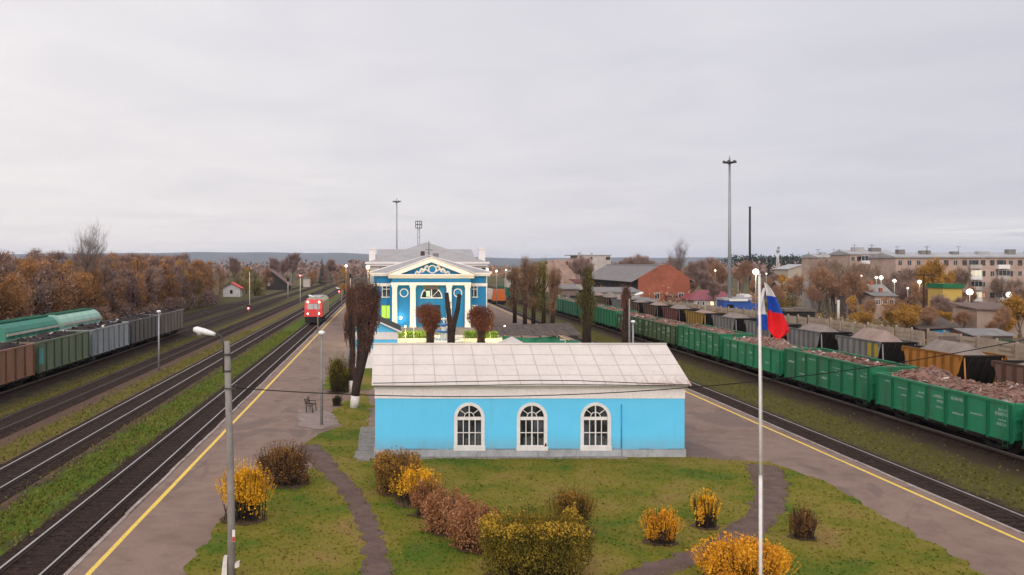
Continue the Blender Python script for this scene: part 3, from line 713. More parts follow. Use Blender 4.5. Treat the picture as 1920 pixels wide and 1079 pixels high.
fm = [mat('flag white', (0.72, 0.70, 0.70), (0.66, .64, .65), 2, .8), mat('flag blue', (0.03, 0.10, 0.52), (0.022, .075, .42), 2, .8), mat('flag red', (0.78, 0.025, 0.03), (0.66, .018, .025), 2, .8)]
mb = MB()
rows = 30
def lerp_tab(tab, v):
    for (a, x), (b, y) in zip(tab, tab[1:]):
        if v <= b: return x+(y-x)*(v-a)/(b-a)
    return tab[-1][1]
topL = [(530, 1431), (545, 1433), (570, 1435), (600, 1436), (618, 1438), (634, 1452)]
topR = [(530, 1435), (545, 1445), (570, 1457), (590, 1467), (605, 1475), (618, 1478), (626, 1472), (634, 1456)]
NU = 16
def fpt(u, y):
    L_, R_ = lerp_tab(topL, y), lerp_tab(topR, y); yy = y+u*u*3
    dep = -0.05+0.10*math.sin(u*7.5+y*.02)*min(1, (y-528)/40)-0.10*u
    return ((L_+(R_-L_)*u-1426)*fs, dep, PZ(yy, FY))
for j in range(rows):
    ya, yb = 530+104*j/rows, 530+104*(j+1)/rows
    for i in range(NU):
        u0, u1 = i/NU, (i+1)/NU
        ym = (ya+yb)/2-2*((u0+u1)/2); mb.cur = 0 if ym < 554 else (1 if ym < 583 else 2)
        mb.face([fpt(u0, yb), fpt(u1, yb), fpt(u1, ya), fpt(u0, ya)], True)
bl = [(540, 1434), (560, 1427), (590, 1421), (600, 1419), (612, 1420), (620, 1432)]
br = [(540, 1436), (560, 1436), (590, 1438), (605, 1446), (620, 1440)]
for j in range(24):                                     # the back fold that wraps behind the pole
    ya, yb = 540+80*j/24, 540+80*(j+1)/24
    for i in range(8):
        q = []
        for u, y in ((i/8, yb), ((i+1)/8, yb), ((i+1)/8, ya), (i/8, ya)):
            q.append(((lerp_tab(bl, y)+(lerp_tab(br, y)-lerp_tab(bl, y))*u-1426)*fs, .06+.05*math.sin(u*5+y*.05), PZ(y, FY)))
        mb.cur = 0 if ya < 588 else 1
        mb.face(q, True)
tag(mb.build('flag', fm, None, (fx, FY, 0)), 'white, blue and red striped flag drooping from the white flagpole', 'flag')

# bench by the slim lamp post
bx, by = P(583, 772)
t = thing('park_bench', 'small dark bench on the left platform beside the slim lamp post', 'bench', (bx, by, 0.018), rz=math.radians(84))
mb = MB(); [mb.box(-.75, .75, -.22+k*.1, -.14+k*.1, .43, .47) for k in range(4)]; mb.build('seat', M_wood, t)
mb = MB(); [mb.hull8([(-.75, .20+.03*k, .52+k*.13), (.75, .20+.03*k, .52+k*.13), (.75, .23+.03*k, .52+k*.13), (-.75, .23+.03*k, .52+k*.13)], [(-.75, .22+.03*k, .61+k*.13), (.75, .22+.03*k, .61+k*.13), (.75, .25+.03*k, .61+k*.13), (-.75, .25+.03*k, .61+k*.13)]) for k in range(3)]; mb.build('backrest', M_wood, t)
for s in (-1, 1):
    mb = MB(); mb.tube([(s*.6, -.25, 0), (s*.6, -.2, .41)], .03, 6); mb.tube([(s*.6, .18, 0), (s*.6, .2, .42), (s*.6, .34, .95)], .03, 6); mb.tube([(s*.6, -.2, .41), (s*.6, -.22, .62), (s*.6, .24, .64)], .025, 6); mb.build('leg', M_black, t)

# ------------------------------------------------------------------ wagons
M_under = mat('wagon underframe', (0.030, 0.025, 0.024), (0.018, 0.015, 0.014), 2.0, 0.8)
M_stencil = mat('worn white stencil', (0.38, 0.50, 0.43), (0.16, 0.28, 0.21), 5.0, 0.8)
GRIMY = {}
def grimy(pm):
    if pm.name not in GRIMY:
        c = [n for n in pm.node_tree.nodes if n.type == 'MIX'][0].inputs[6].default_value
        GRIMY[pm.name] = mat('grimy '+pm.name, tuple(v*.55+.004 for v in c[:3]), tuple(v*.38+.004 for v in c[:3]), .8, .7)
    return GRIMY[pm.name]
def wheels(t, L, simple=False):
    for s in (-1, 1):
        c = s*(L/2-2.1)
        mb = MB()
        for q in (-1, 1):
            mb.prism([(c-1.35, .62), (c-.9, .72), (c-.35, .34), (c+.35, .34), (c+.9, .72), (c+1.35, .62), (c+1.3, .42), (c+.95, .34), (c+.5, .16), (c-.5, .16), (c-.95, .34), (c-1.3, .42)], q*1.02-.07, q*1.02+.07, 'x')
        mb.box(-.95, .95, c-.3, c+.3, .5, .85); bg_ = mb.build('bogie', M_under, t)
        if not simple:
            for ax in (-.925, .925):
                mb = MB()
                for q in (-1, 1): mb.cyl((q*.79, c+ax, .475), .475, .13, 'x', 18); mb.cyl((q*.70, c+ax, .475), .51, .03, 'x', 18)
                mb.cyl((0, c+ax, .475), .08, 1.5, 'x', 8); mb.build('wheelset', M_under, bg_)
def gondola(label, x, yc, paint, ztop=3.2, L=13.1, Wd=3.13, zb=0.98, rz=0, group='wagons', simple=False, marks=True, seed=0, patch=None, zr=-0.2):
    rg = random.Random(seed*7+3)
    t = thing('open_wagon', label, 'wagon', (x, yc, zr), rz, group)
    h = Wd/2; e = L/2
    mb = MB()
    for s in (-1, 1):
        mb.cur = 0
        mb.box(s*h-.04, s*h+.04, -e, e, zb, ztop)
        mb.box(s*(h+.02)-.085, s*(h+.02)+.085, -e-.03, e+.03, ztop, ztop+.13)
        mb.box(s*(h+.03)-.06, s*(h+.03)+.06, -e, e, zb-.14, zb-.002)
        nr = 8; mb.cur = 1
        for k in range(nr):
            y = -e+.09+(L-.18)*k/(nr-1); w = .10
            mb.hull8([(s*(h+.042), y-w, zb-.22), (s*(h+.15), y-w*.6, zb-.22), (s*(h+.15), y+w*.6, zb-.22), (s*(h+.042), y+w, zb-.22)][::s],
                     [(s*(h+.042), y-w, ztop-.004), (s*(h+.12), y-w*.6, ztop-.004), (s*(h+.12), y+w*.6, ztop-.004), (s*(h+.042), y+w, ztop-.004)][::s])
        mb.cur = 0; mb.box(s*h+s*.042-.006, s*h+s*.042+.006, -e, e, zb+(ztop-zb)*.52, zb+(ztop-zb)*.55)
        ye = s*e
        mb.box(-h+.042, h-.042, ye-.04, ye+.04, zb, ztop); mb.box(-h+.07, h-.07, ye-.09, ye+.09, ztop, ztop+.13)
        for z in (zb+.35, zb+1.0, zb+1.6): 
            if z < ztop-.2: mb.box(-h+.05, h-.05, min(ye, ye+s*.14), max(ye, ye+s*.14), z, z+.16)
    mb.box(-h+.04, h-.04, -e+.04, e-.04, zb-.06, zb+.02)
    if marks:
        mb.cur = 2
        for s in (-1, 1):
            for k in range(7):
                y0 = -e+.25+(L-.18)*k/7
                for r in range(rg.choice([1, 2, 2, 3, 4])):
                    z = rg.uniform(zb+.35, ztop-.25); hh = rg.choice([.07, .09, .12, .15, .2]); a = y0+rg.uniform(.1, .3); lim = y0+1.5; mx = a+rg.uniform(.3, 1.1)
                    while a < min(lim, mx):
                        w = rg.uniform(.05, .12); mb.box(min(s*(h+.043), s*(h+.047)), max(s*(h+.043), s*(h+.047)), a, a+w, z, z+hh*rg.uniform(.75, 1)); a += w+.035
    mb.build('body', [paint, grimy(paint), M_stencil], t)
    if not simple:
        for s in (-1, 1):
            for k in range(7):
                y = -e+.3+(L-.6)*(k+.5)/7; w = (L/7)*.36; mb = MB()
                mb.hull8([(s*(h-.05), y-w, zb-.30), (s*(h+.05), y-w, zb-.30), (s*(h+.05), y+w, zb-.30), (s*(h-.05), y+w, zb-.30)], [(s*(h-.02), y-w, zb-.145), (s*(h+.08), y-w, zb-.145), (s*(h+.08), y+w, zb-.145), (s*(h-.02), y+w, zb-.145)])
                mb.build('hatch', M_under, t)
        for s in (-1, 1):
            mb = MB(); xx = s*(h+.16)
            ys2 = (-e+.25, -e+.62)
            for y in ys2: mb.tube([(xx, y, zb-.5), (xx, y, ztop)], .016, 5)
            for k in range(8): mb.tube([(xx, ys2[0], zb-.4+k*.36), (xx, ys2[1], zb-.4+k*.36)], .012, 5)
            mb.build('ladder', paint, t)
    if patch:
        mb = MB(); mb.box(h+.043, h+.05, -e+.3+1.85*patch[1], -e+.3+1.85*patch[1]+patch[2], zb+patch[3], zb+patch[4]); mb.build('panel_patch', patch[0], t)
    mb = MB(); mb.box(-.2, .2, -e+.1, e-.1, zb-.4, zb-.07); mb.box(-1.3, 1.3, -e-.02, -e+.22, zb-.34, zb-.15); mb.box(-1.3, 1.3, e-.22, e+.02, zb-.34, zb-.15)
    mb.cyl((.5, .6, zb-.55), .16, .7, 'y', 10); mb.box(-.7, -.3, -.5, .4, zb-.75, zb-.4); mb.build('underframe', M_under, t)
    for s in (-1, 1):
        mb = MB(); mb.box(-.13, .13, min(s*(e+.02), s*(e+.43)), max(s*(e+.02), s*(e+.43)), .92, 1.16); mb.build('coupler', M_under, t)
    wheels(t, L, simple); return t
def scrap_mat(name, cols): return leafmat(name, cols, 1.4)
M_scrap = scrap_mat('rusty scrap', [(0.04, 0.024, 0.020), (0.12, 0.066, 0.05), (0.23, 0.125, 0.098), (0.19, 0.125, 0.105), (0.40, 0.30, 0.25)])
M_scrapw = mat('pale scrap pieces', (0.62, 0.56, 0.53), (0.45, .38, .35), 3, .7)
M_coal = mat('coal and dust', (0.045, 0.034, 0.032), (0.022, 0.017, 0.016), 1.2, .95, bmp=1.0)
def heap(label, x, yc, zbase, hgt, L=12.8, Wd=2.95, name='scrap_heap', cat='load', group=None, m=None, n=420, seed=0, rz=0, pieces=True, prof='flat', cs=None):
    rg = random.Random(seed+77); mb = MB(); nx, ny = 10, 40
    ph = [rg.uniform(0, 6) for _ in range(6)]
    def hz(u, v):                                     # u,v in -1..1
        e = (1-abs(u)**3)*(1-abs(v)**6)
        b = .55+.25*math.sin(v*5+ph[0])+.2*math.sin(v*11+ph[1]+u*2)+.12*math.sin(u*4+ph[2])
        if prof == 'ridge': return hgt*max(0, 1-abs(u)**1.3)*max(0, min(1, (1-abs(v))*2.2))
        return hgt*e*b
    for j in range(ny):
        for i in range(nx):
            q = []
            for a, b in ((i, j), (i+1, j), (i+1, j+1), (i, j+1)):
                u, v = -1+2*a/nx, -1+2*b/ny; q.append((u*Wd/2, v*L/2, hz(u, v)))
            mb.face(q, prof == 'ridge')
    if pieces:
        for _ in range(n):
            u, v = rg.uniform(-.98, .98), rg.uniform(-.98, .98); c = Vector((u*Wd/2, v*L/2, hz(u, v)+rg.uniform(-.03, .09)))
            s = rg.uniform(.09, .36)*(2.0 if rg.random() < .07 else 1); mb.cur = 1 if rg.random() < .05 else 0
            rot = Matrix.Rotation(rg.uniform(0, 6.3), 3, 'Z') @ Matrix.Rotation(rg.gauss(0, .5), 3, 'X') @ Matrix.Rotation(rg.gauss(0, .5), 3, 'Y')
            d = Vector((s, s*rg.uniform(.15, .7), s*rg.uniform(.04, .3)))
            cs_ = [rot @ Vector((a*d.x/2, b*d.y/2, e*d.z/2))+c for e in (-1, 1) for a, b in ((-1, -1), (1, -1), (1, 1), (-1, 1))]
            lim = Wd/2+.0
            if any(abs(p.x) > lim for p in cs_): continue
            mb.hull8(cs_[:4], cs_[4:])
    o = mb.build(name, [m or M_scrap, M_scrapw], None, (x, yc, zbase)); o.rotation_euler = (0, 0, rz)
    return tag(o, label, cat, group)
def paint(name, c, c2=None, st=(0.10, 0.055, 0.035), amt=0.15): return mat(name, c, c2, 0.5, 0.6, stain=(st, amt), stretch=(1, 1, .5))
G1 = paint('bright green wagon paint', (0.010, 0.215, 0.095), (0.008, 0.165, 0.072), (0.05, 0.055, 0.03), .3)
G2 = paint('emerald wagon paint', (0.008, 0.18, 0.075), (0.006, 0.135, 0.055), (0.05, 0.045, 0.028), .35)
G3 = paint('deep green wagon paint', (0.014, 0.155, 0.075), (0.010, 0.115, 0.055), (0.03, 0.06, 0.03), .15)
G4 = paint('olive green wagon paint', (0.048, 0.085, 0.032), (0.036, 0.062, 0.026), (0.10, 0.08, 0.05), .2)
angR = -math.atan(DR); angL = -math.atan(DL)
pitch = 13.93; e0 = 45.55                               # near end of the train gap left of the first wagon cut by the frame
spec = [(G1, 'open wagon cut by the right edge of the photo, nearest of the green scrap train', 2.75),
        (G1, 'big bright green scrap wagon nearest on the right, with a pale plate on its side', 2.78),
        (G2, 'second green scrap wagon from the right, loaded below its rim', 3.08),
        (G1, 'third green scrap wagon from the right, heaped with scrap behind the flag', 2.80),
        (G2, 'fourth green scrap wagon from the right, bright and tall beside the small building roof', 3.08),
        (G4, 'dull olive scrap wagon, the one next to the fourth green wagon', 2.85),
        (G4, 'dull olive scrap wagon behind the bare dark poplars, second of the two olive ones', 2.85),
        (G2, 'green wagon just beyond the olive pair, near the tall leafy poplar', 3.1),
        (G3, 'green wagon seen between the poplars beyond the blue kiosk lamp', 3.1)]
for k in range(18):
    yc = e0-13.93/2+.15+pitch*k-0.0
    if k < len(spec): pt, lab, zt_ = spec[k]
    else: pt, lab, zt_ = G3, 'dark green wagon in the far part of the scrap train towards the station', 3.1
    gondola(lab, rx(XR2, yc), yc, pt, zt_, rz=angR, group='green scrap train on the right', simple=k > 6, marks=k < 7, seed=k+1, patch=(mat('pale plate', (0.48, 0.46, 0.28)), 3.75, .55, .95, 1.6) if k == 1 else None)
    hl = ['scrap heap in the wagon cut by the right edge', 'pinkish brown scrap heap in the big nearest green wagon', 'low brown scrap load lying in the second green wagon', 'brown scrap heap rising over the third green wagon, behind the flag', 'brown scrap heap in the fourth green wagon',
          'brown scrap heap in the olive wagon nearest the building roof', 'brown scrap heap with pale bits in the olive wagon behind the bare poplars', 'brown scrap in the green wagon beyond the olive pair', 'brown scrap in the green wagon between the poplars']
    hh = [.9, .95, .25, 1.05, .5, .55, .6, .4, .4]
    if k < 12: heap(hl[k] if k < 9 else 'brown scrap showing over a far dark green wagon', rx(XR2, yc), yc, zt_-.2-.18, hh[k] if k < 9 else .4, n=1000 if k < 3 else (500 if k < 6 else 160), seed=k, rz=angR, group='scrap loads of the green train')

# row of old open wagons on the left
cl = [(paint('rusty orange wagon paint', (0.30, 0.135, 0.075), (0.19, .08, .048), (0.08, 0.06, .05), .25), 'rusty orange brown open wagon, cut by the left edge of the photo'),
      (paint('faded olive green wagon paint', (0.135, 0.175, 0.10), (0.085, .115, .065), (0.10, 0.07, .05), .2), 'olive green open wagon with a turquoise patched panel in the left row'),
      (paint('pale blue grey wagon paint', (0.33, 0.365, 0.39), (0.21, .22, .23), (0.12, 0.09, .08), .25), 'pale blue grey open wagon in the middle of the left row'),
      (paint('dark grey wagon paint', (0.13, 0.12, 0.115), (0.085, .075, .07), (0.06, 0.045, .04), .3), 'dark grey open wagon, second from the far end of the left row'),
      (paint('rust streaked wagon paint', (0.24, 0.20, 0.175), (0.13, .09, .07), (0.09, 0.05, .035), .35), 'brown grey rust streaked open wagon at the far end of the left row')]
turq = mat('turquoise patch paint', (0.10, 0.40, 0.40), (0.08, 0.28, 0.28), 1.5, .7)
for k, (pt, lab) in enumerate(cl):
    yc = 68.0+13.72*k
    gondola(lab, lx(XT4, yc), yc, pt, 3.5-.13, L=12.95, rz=angL, group='old open wagons on the left', marks=False, seed=k+40, patch=(turq, 0.0, .95, .55, 1.9) if k == 1 else None)
    heap(['dark ore in the rusty orange wagon', 'dark ore heaped in the olive green wagon', 'dark ore in the pale blue grey wagon', 'dark ore in the dark grey wagon', 'dark ore in the rust streaked end wagon'][k], lx(XT4, yc), yc, 3.5-.2-.16, .5, m=M_coal, name='ore_heap', pieces=True, n=90, seed=k+9, rz=angL, L=12.7, group='ore loads of the left row')
# covered hopper wagons, far left
M_hgreen = paint('teal wagon paint', (0.035, 0.24, 0.16), (0.028, 0.19, .125), (0.10, .20, .15), .1)
M_hpale = mat('pale mint paint', (0.36, 0.56, 0.46), (0.26, 0.46, .36), .8, .6)
M_cream = mat('cream stripe paint', (0.62, 0.57, 0.46), (0.5, .45, .36), 1, .7)
for k, (lab, pale) in enumerate([('teal covered hopper wagon cut by the left edge, with a cream stripe under its roof', False), ('teal and mint covered hopper wagon, the farther of the two behind the left row', True)]):
    yc = 91.6-.3+14.75*k; L = 13.6
    t = thing('covered_wagon', lab, 'wagon', (lx(XT5-.4, yc), yc, -.2), angL, 'covered hopper wagons')
    prof = [(-1.55, 1.0), (-1.55, 3.25), (-1.50, 3.55), (-1.25, 3.95), (-.85, 4.25), (-.4, 4.38), (.4, 4.38), (.85, 4.25), (1.25, 3.95), (1.50, 3.55), (1.55, 3.25), (1.55, 1.0)]
    mb = MB(); i0 = len(mb.v); n = len(prof)
    for yy, kx, zs in ((-L/2, .97, -.0), (L/2, .97, 0)):
        mb.v += [(a*kx, yy, b+zs) for a, b in prof]
    mb.f += [tuple(range(i0, i0+n)), tuple(reversed(range(i0+n, i0+2*n)))]+[(i0+j, i0+n+j, i0+n+(j+1) % n, i0+(j+1) % n) for j in range(n)]
    mb.mi += [0]*(n+2); mb.sm += [False]*(n+2)
    for q in range(9): y = -L/2+.1+(L-.2)*q/8; [mb.box(min(s*1.56, s*1.62), max(s*1.56, s*1.62), y-.05, y+.05, 1.0, 3.2) for s in (-1, 1)]
    mb.build('body', M_hpale if pale else M_hgreen, t)
    mb = MB(); mb.box(-.55, -.05, -L/2+.6, L/2-.6, 4.40, 4.52)
    for q in range(16): y = -L/2+.7+(L-1.4)*q/15; mb.box(-.62, .62, y-.09, y+.09, 4.385, 4.40+.16)
    mb.box(.05, .55, -L/2+.6, L/2-.6, 4.40, 4.48); mb.build('roof_walkway', mat('weathered dark teal', (0.03, 0.10, 0.07), (.05, .16, .11), 2, .8), t)
    mb = MB()
    for s in (-1, 1): mb.box(min(s*1.60, s*1.66), max(s*1.60, s*1.66), -L/2-.05, L/2+.05, 3.20, 3.42)
    mb.build('stripe', M_cream, t)
    mb = MB(); mb.box(-1.4, 1.4, -L/2-.3, L/2+.3, .75, .99); mb.build('underframe', M_under, t); wheels(t, L, True)

# gravel hopper wagons, second row on the right
def hopper(label, x, yc, pt, seed, simple, dark=False):
    t = thing('hopper_wagon', label, 'wagon', (x, yc, -.2), angR, 'gravel hopper wagons')
    h, e, zt_ = 1.55, 3.65, 3.62; zm = 2.35; eb = 2.0
    mb = MB()
    for s in (-1, 1):
        mb.cur = 0
        q = lambda xx: [(xx, -e, zt_), (xx, e, zt_), (xx, e-.5, zm), (xx, eb, 1.15), (xx, -eb, 1.15), (xx, -e+.5, zm)]
        a, b = q(s*(h-.03)), q(s*(h+.03)); 
        mb.hull8(a if s < 0 else b, b if s < 0 else a)
        mb.cur = 1
        for k in range(8):
            y = -e+.08+(2*e-.16)*k/7; zb_ = max(1.15, zm-(e-.5-abs(y))*.8) if abs(y) < e-.5 else zm+(abs(y)-e+.5)*2.5
            mb.box(min(s*(h+.032), s*(h+.13)), max(s*(h+.032), s*(h+.13)), y-.12, y+.12, min(zb_, zt_-.3), zt_)
        mb.box(s*(h+.04)-.08, s*(h+.04)+.08, -e-.05, e+.05, zt_, zt_+.1)
    mb.build('body', [pt, grimy(pt)], t)
    for s in (-1, 1):
        mb = MB()
        for k in (0,):
            a = [(-h+.032, s*e, zt_), (h-.032, s*e, zt_), (h-.032, s*eb, 1.15), (-h+.032, s*eb, 1.15)]; d = Vector((0, -s*.05, -.03))
            mb.hull8([Vector(p)+d for p in a], a)
        for xx in (-.9, -.3, .3, .9): mb.tube([(xx, s*(e+.02), zt_-.1), (xx, s*(eb+.1), 1.2)], .05, 4)
        mb.box(-h+.1, h-.1, s*(e+.02)-.06, s*(e+.02)+.06, zt_, zt_+.1)
        mb.build('end_slope', M_under, t)
    for s in (-1, 1):
        for xx in (-1.35, 1.35): mb = MB(); mb.tube([(xx, s*(e-.1), zt_), (xx, s*(e+.1), 1.0)], .06, 5); mb.build('end_post', pt, t)
    mb = MB(); mb.box(-1.4, 1.4, -4.85, 4.85, .78, 1.02); mb.box(-1.0, 1.0, -1.8, 1.8, .35, .78); mb.build('underframe', M_under, t)
    wheels(t, 10.0, simple); return t
hcol = {'r': paint('brown red hopper paint', (0.20, 0.10, 0.07), (.14, .07, .05)), 'o': paint('orange hopper paint', (0.50, 0.20, 0.03), (.40, .15, .025)), 'g': paint('grey hopper paint', (0.27, 0.255, 0.25), (.19, .17, .165), amt=.25),
        'd': paint('dark hopper paint', (0.07, 0.065, 0.07), (.05, .045, .045)), 'y': paint('ochre hopper paint', (0.38, 0.23, 0.05), (.30, .17, .04)), 'm': paint('maroon hopper paint', (0.20, 0.075, 0.06), (.14, .05, .045)), 'b': paint('brown hopper paint', (0.15, 0.085, 0.055), (.11, .06, .04))}
hs = [('r', 'brown red gravel hopper wagon at the right edge of the photo'), ('o', 'bright orange gravel hopper wagon on the right'), ('g', 'grey gravel hopper wagon with one yellow panel, next to the orange one'), ('g', 'grey gravel hopper wagon just right of the flag'),
      ('g', 'grey gravel hopper wagon just left of the flag'), ('g', 'pale grey gravel hopper wagon, next to the ochre one'), ('y', 'ochre yellow gravel hopper wagon in the far row'), ('m', 'maroon gravel hopper wagon in the far row'), ('b', 'brown gravel hopper wagon before the brick warehouse door'),
      ('b', 'brown gravel hopper wagon left of the brick warehouse door'), ('g', 'far grey gravel hopper wagon beside the low whitewashed sheds'), ('b', 'far brown gravel hopper wagon behind the leafy poplar'), ('g', 'farthest grey gravel hopper wagon but one'), ('g', 'farthest grey gravel hopper wagon')]
M_grav = mat('grey brown gravel', (0.27, 0.22, 0.195), (0.19, 0.155, 0.135), 1.4, .95, fine=30, bmp=1.0)
M_grav2 = mat('pinkish gravel', (0.33, 0.24, 0.205), (0.25, 0.18, 0.15), 1.4, .95, fine=30, bmp=1.0)
for k, (c, lab) in enumerate(hs):
    yc = 62.8+3.4+10.55*(k-1)
    if c == 'o': pass
    o = hopper(lab, rx(XR3, yc), yc, hcol[c], k, k > 3)
    if k == 2:
        mb = MB(); mb.box(-1.59, -1.583, -3.3, -1.4, 2.4, 3.5); mb.build('yellow_panel', mat('yellow panel paint', (.5, .36, .05)), o)
    heap(lab.replace('gravel hopper wagon', 'hopper wagon').join(['gravel heap in the ', '']), rx(XR3, yc), yc, 3.2, [.55, 1.0, 1.15, .8, .45, .7, .5, .75, .6][k % 9], L=[6.9, 6.6, 6.3, 6.5][k % 4], Wd=2.9, name='gravel_heap', group='gravel loads', m=M_grav if k % 2 else M_grav2, pieces=False, prof='ridge', rz=angR, seed=k)

# ------------------------------------------------------------------ red locomotive
LY = 148; lxx = lx(XT1, LY)
t = thing('locomotive', 'red fronted locomotive with a beige body and lit headlights on the left track', 'locomotive', (lxx, LY, -.2), angL)
M_red = mat('red loco paint', (0.72, 0.035, 0.03), (0.60, .03, .025), 1, .45); M_beige = mat('beige loco paint', (0.47, 0.42, 0.27), (0.40, .355, .23), 1, .5, stain=((.3, .25, .17), .15))
mb = MB(); mb.hull8([(-1.55, .25, 1.25), (1.55, .25, 1.25), (1.55, 1.8, 1.25), (-1.55, 1.8, 1.25)], [(-1.5, .25, 2.5), (1.5, .25, 2.5), (1.55, 1.8, 2.5), (-1.55, 1.8, 2.5)])
for x0, x1 in ((-1.5, -1.05), (-.06, .06), (1.05, 1.5)): mb.hull8([(x0, .25, 2.5), (x1, .25, 2.5), (x1, .6, 2.5), (x0, .6, 2.5)], [(x0*.95, .55, 3.45), (x1*.95, .55, 3.45), (x1*.95, .8, 3.45), (x0*.95, .8, 3.45)])
mb.hull8([(-1.45, .5, 3.45), (1.45, .5, 3.45), (1.5, 1.8, 3.45), (-1.5, 1.8, 3.45)], [(-1.2, .75, 4.1), (1.2, .75, 4.1), (1.3, 1.8, 4.15), (-1.3, 1.8, 4.15)])
mb.box(-1.55, 1.55, .75, 1.8, 2.5, 3.45); mb.build('cab', M_red, t)
mb = MB(); mb.hull8([(-1.04, .36, 2.5), (1.04, .36, 2.5), (1.04, .5, 2.5), (-1.04, .5, 2.5)], [(-1.0, .58, 3.45), (1.0, .58, 3.45), (1.0, .7, 3.45), (-1.0, .7, 3.45)]); mb.build('windscreen', mat('reflecting windscreen', (0.34, 0.34, 0.34), (.22, .2, .2), 1.5, .2), t)
mb = MB(); mb.box(-1.55, 1.55, 1.8, 16.5, 1.25, 3.75); mb.hull8([(-1.55, 1.8, 3.75), (1.55, 1.8, 3.75), (1.55, 16.5, 3.75), (-1.55, 16.5, 3.75)], [(-1.2, 1.8, 4.25), (1.2, 1.8, 4.25), (1.2, 16.5, 4.25), (-1.2, 16.5, 4.25)])
for y in (4, 7, 10, 13): mb.box(1.552, 1.58, y-.05, y+.05, 1.3, 3.7)
mb.build('body', M_beige, t)
mb = MB(); mb.box(-1.0, 1.0, 3, 15, 4.25, 4.42); mb.build('roof', M_tin, t)
wl, yl, rl2 = emit('white headlight', (1, .93, .85), 9), emit('amber white headlight', (1, .8, .5), 9), emit('red lamp', (1, .02, .03), 6)
for x, z, m_ in ((-.95, 3.72, wl), (.95, 3.72, yl), (-.95, 1.75, wl), (.95, 1.78, yl)):
    mb = MB(); y = .22 if z < 3 else .52; mb.cyl((x, y, z), .15 if z > 3 else .12, .1, 'y', 12); mb.build('headlight', m_, t)
mb = MB(); mb.hull8([(-1.3, -.1, .25), (1.3, -.1, .25), (1.4, .5, .25), (-1.4, .5, .25)], [(-1.5, .1, 1.25), (1.5, .1, 1.25), (1.5, .5, 1.25), (-1.5, .5, 1.25)]); mb.box(-1.5, 1.5, .5, 16.4, .95, 1.25); mb.box(-.15, .15, -.5, .0, .85, 1.2); mb.box(-1.2, 1.2, 7, 11, .4, .95); mb.build('underframe', M_under, t)
wheels(t, 12.0, True); 
for c in t.children:
    if c.name.startswith('bogie'): c.location = (0, 8.3, 0)

# ------------------------------------------------------------------ station building
SY = 125.0
def U(u, Y=SY): return PX(640+u/4.903, Y)
def V(v, Y=SY): return PZ(440+v/4.903, Y)
M_frame = M_whitep
t = thing('station_building', 'big deep blue station with a white columned portico and pediment under grey roofs', 'building', (5.59, SY, 0))
c0 = 5.59
def bx(mb, u0, u1, v0, v1, ya, yb, Y=SY): mb.box(U(u0, Y)-c0, U(u1, Y)-c0, ya, yb, V(v1, Y), V(v0, Y))
mb = MB()
mb.box(-5.9, 5.9, .55, 2.2, .9, 6.95); mb.box(-8.2, 8.2, 2.2, 26, .6, 8.25)
bx(mb, 462, 1188, 405, 439, -.12, 2.25); mb.build('wall', M_blue, t)
mb = MB(); mb.box(-8.3, 8.3, 2.1, 26, -.1, .62); mb.box(-6.0, 6.0, .45, 2.1, -.1, .9); mb.build('plinth', M_plinth, t)
mb = MB()
for k in range(6): mb.box(-6.2, 6.2, -.35-.33*(6-k), .45, -.05 if k == 0 else .16*k, .16*(k+1)-.002)
mb.build('steps', M_conc, t)
for u0, u1 in ((465, 515), (630, 685), (965, 1015), (1135, 1185)):
    xc, r = (U(u0)+U(u1))/2-c0, (U(u1)-U(u0))/2
    mb = MB(); mb.box(xc-r*1.1, xc+r*1.1, -r*1.1, r*1.1, .95, 1.25)
    mb.hull8([(xc-r, -r, 1.25), (xc+r, -r, 1.25), (xc+r, r, 1.25), (xc-r, r, 1.25)], [(xc-r*.88, -r*.88, 6.55), (xc+r*.88, -r*.88, 6.55), (xc+r*.88, r*.88, 6.55), (xc-r*.88, r*.88, 6.55)])
    mb.box(xc-r*1.0, xc+r*1.0, -r, r, 6.55, 6.72); mb.box(xc-r*1.15, xc+r*1.15, -r*1.15, r*1.15, 6.72, 6.985); mb.build('column', M_white, t)
mb = MB(); bx(mb, 455, 1190, 440, 466, -.42, 2.3); mb.build('architrave', M_white, t)
mb = MB(); zc0, zc1 = V(405), V(365)
mb.prism([(-.2, zc0), (-.45, zc0+.12), (-.5, zc0+.3), (-.85, zc0+.45), (-.85, zc1), (2.5, zc1), (2.5, zc0)], U(430)-c0, U(1220)-c0, 'x'); mb.build('cornice', M_white, t)
hx, za = U(1220)-c0, V(215)
mb = MB(); mb.face([(-hx+.8, -.05, zc1), (hx-.8, -.05, zc1), (0, -.05, za-.6)]); mb.build('tympanum', M_blue, t)
mb = MB()
for s in (-1, 1):
    a = [(s*(hx+.1), zc1-.02), (s*(hx-1.6), zc1-.02), (0, za-.62), (0, za)]
    mb.prism(a if s > 0 else a[::-1], -.85, -.1)
    mb.prism([(s*(hx+.2), zc1+.03), (0, za+.03), (0, za+.12), (s*(hx+.2), zc1+.12)], -.95, 9.0)
pd = mb.build('pediment', M_white, t)
mb = MB()
def rr_ring(mb, x, z, r, w, y0, y1, n=28, a0=0, a1=2*PI):
    for k in range(n):
        p, q = a0+(a1-a0)*k/n, a0+(a1-a0)*(k+1)/n
        mb.prism([(x+rr_*math.cos(s), z+rr_*math.sin(s)) for rr_, s in ((r-w, p), (r, p), (r, q), (r-w, q))], y0, y1)
cxo, czo = U(837)-c0, V(320); rr_ring(mb, cxo, czo, .62, .16, -.2, -.06)
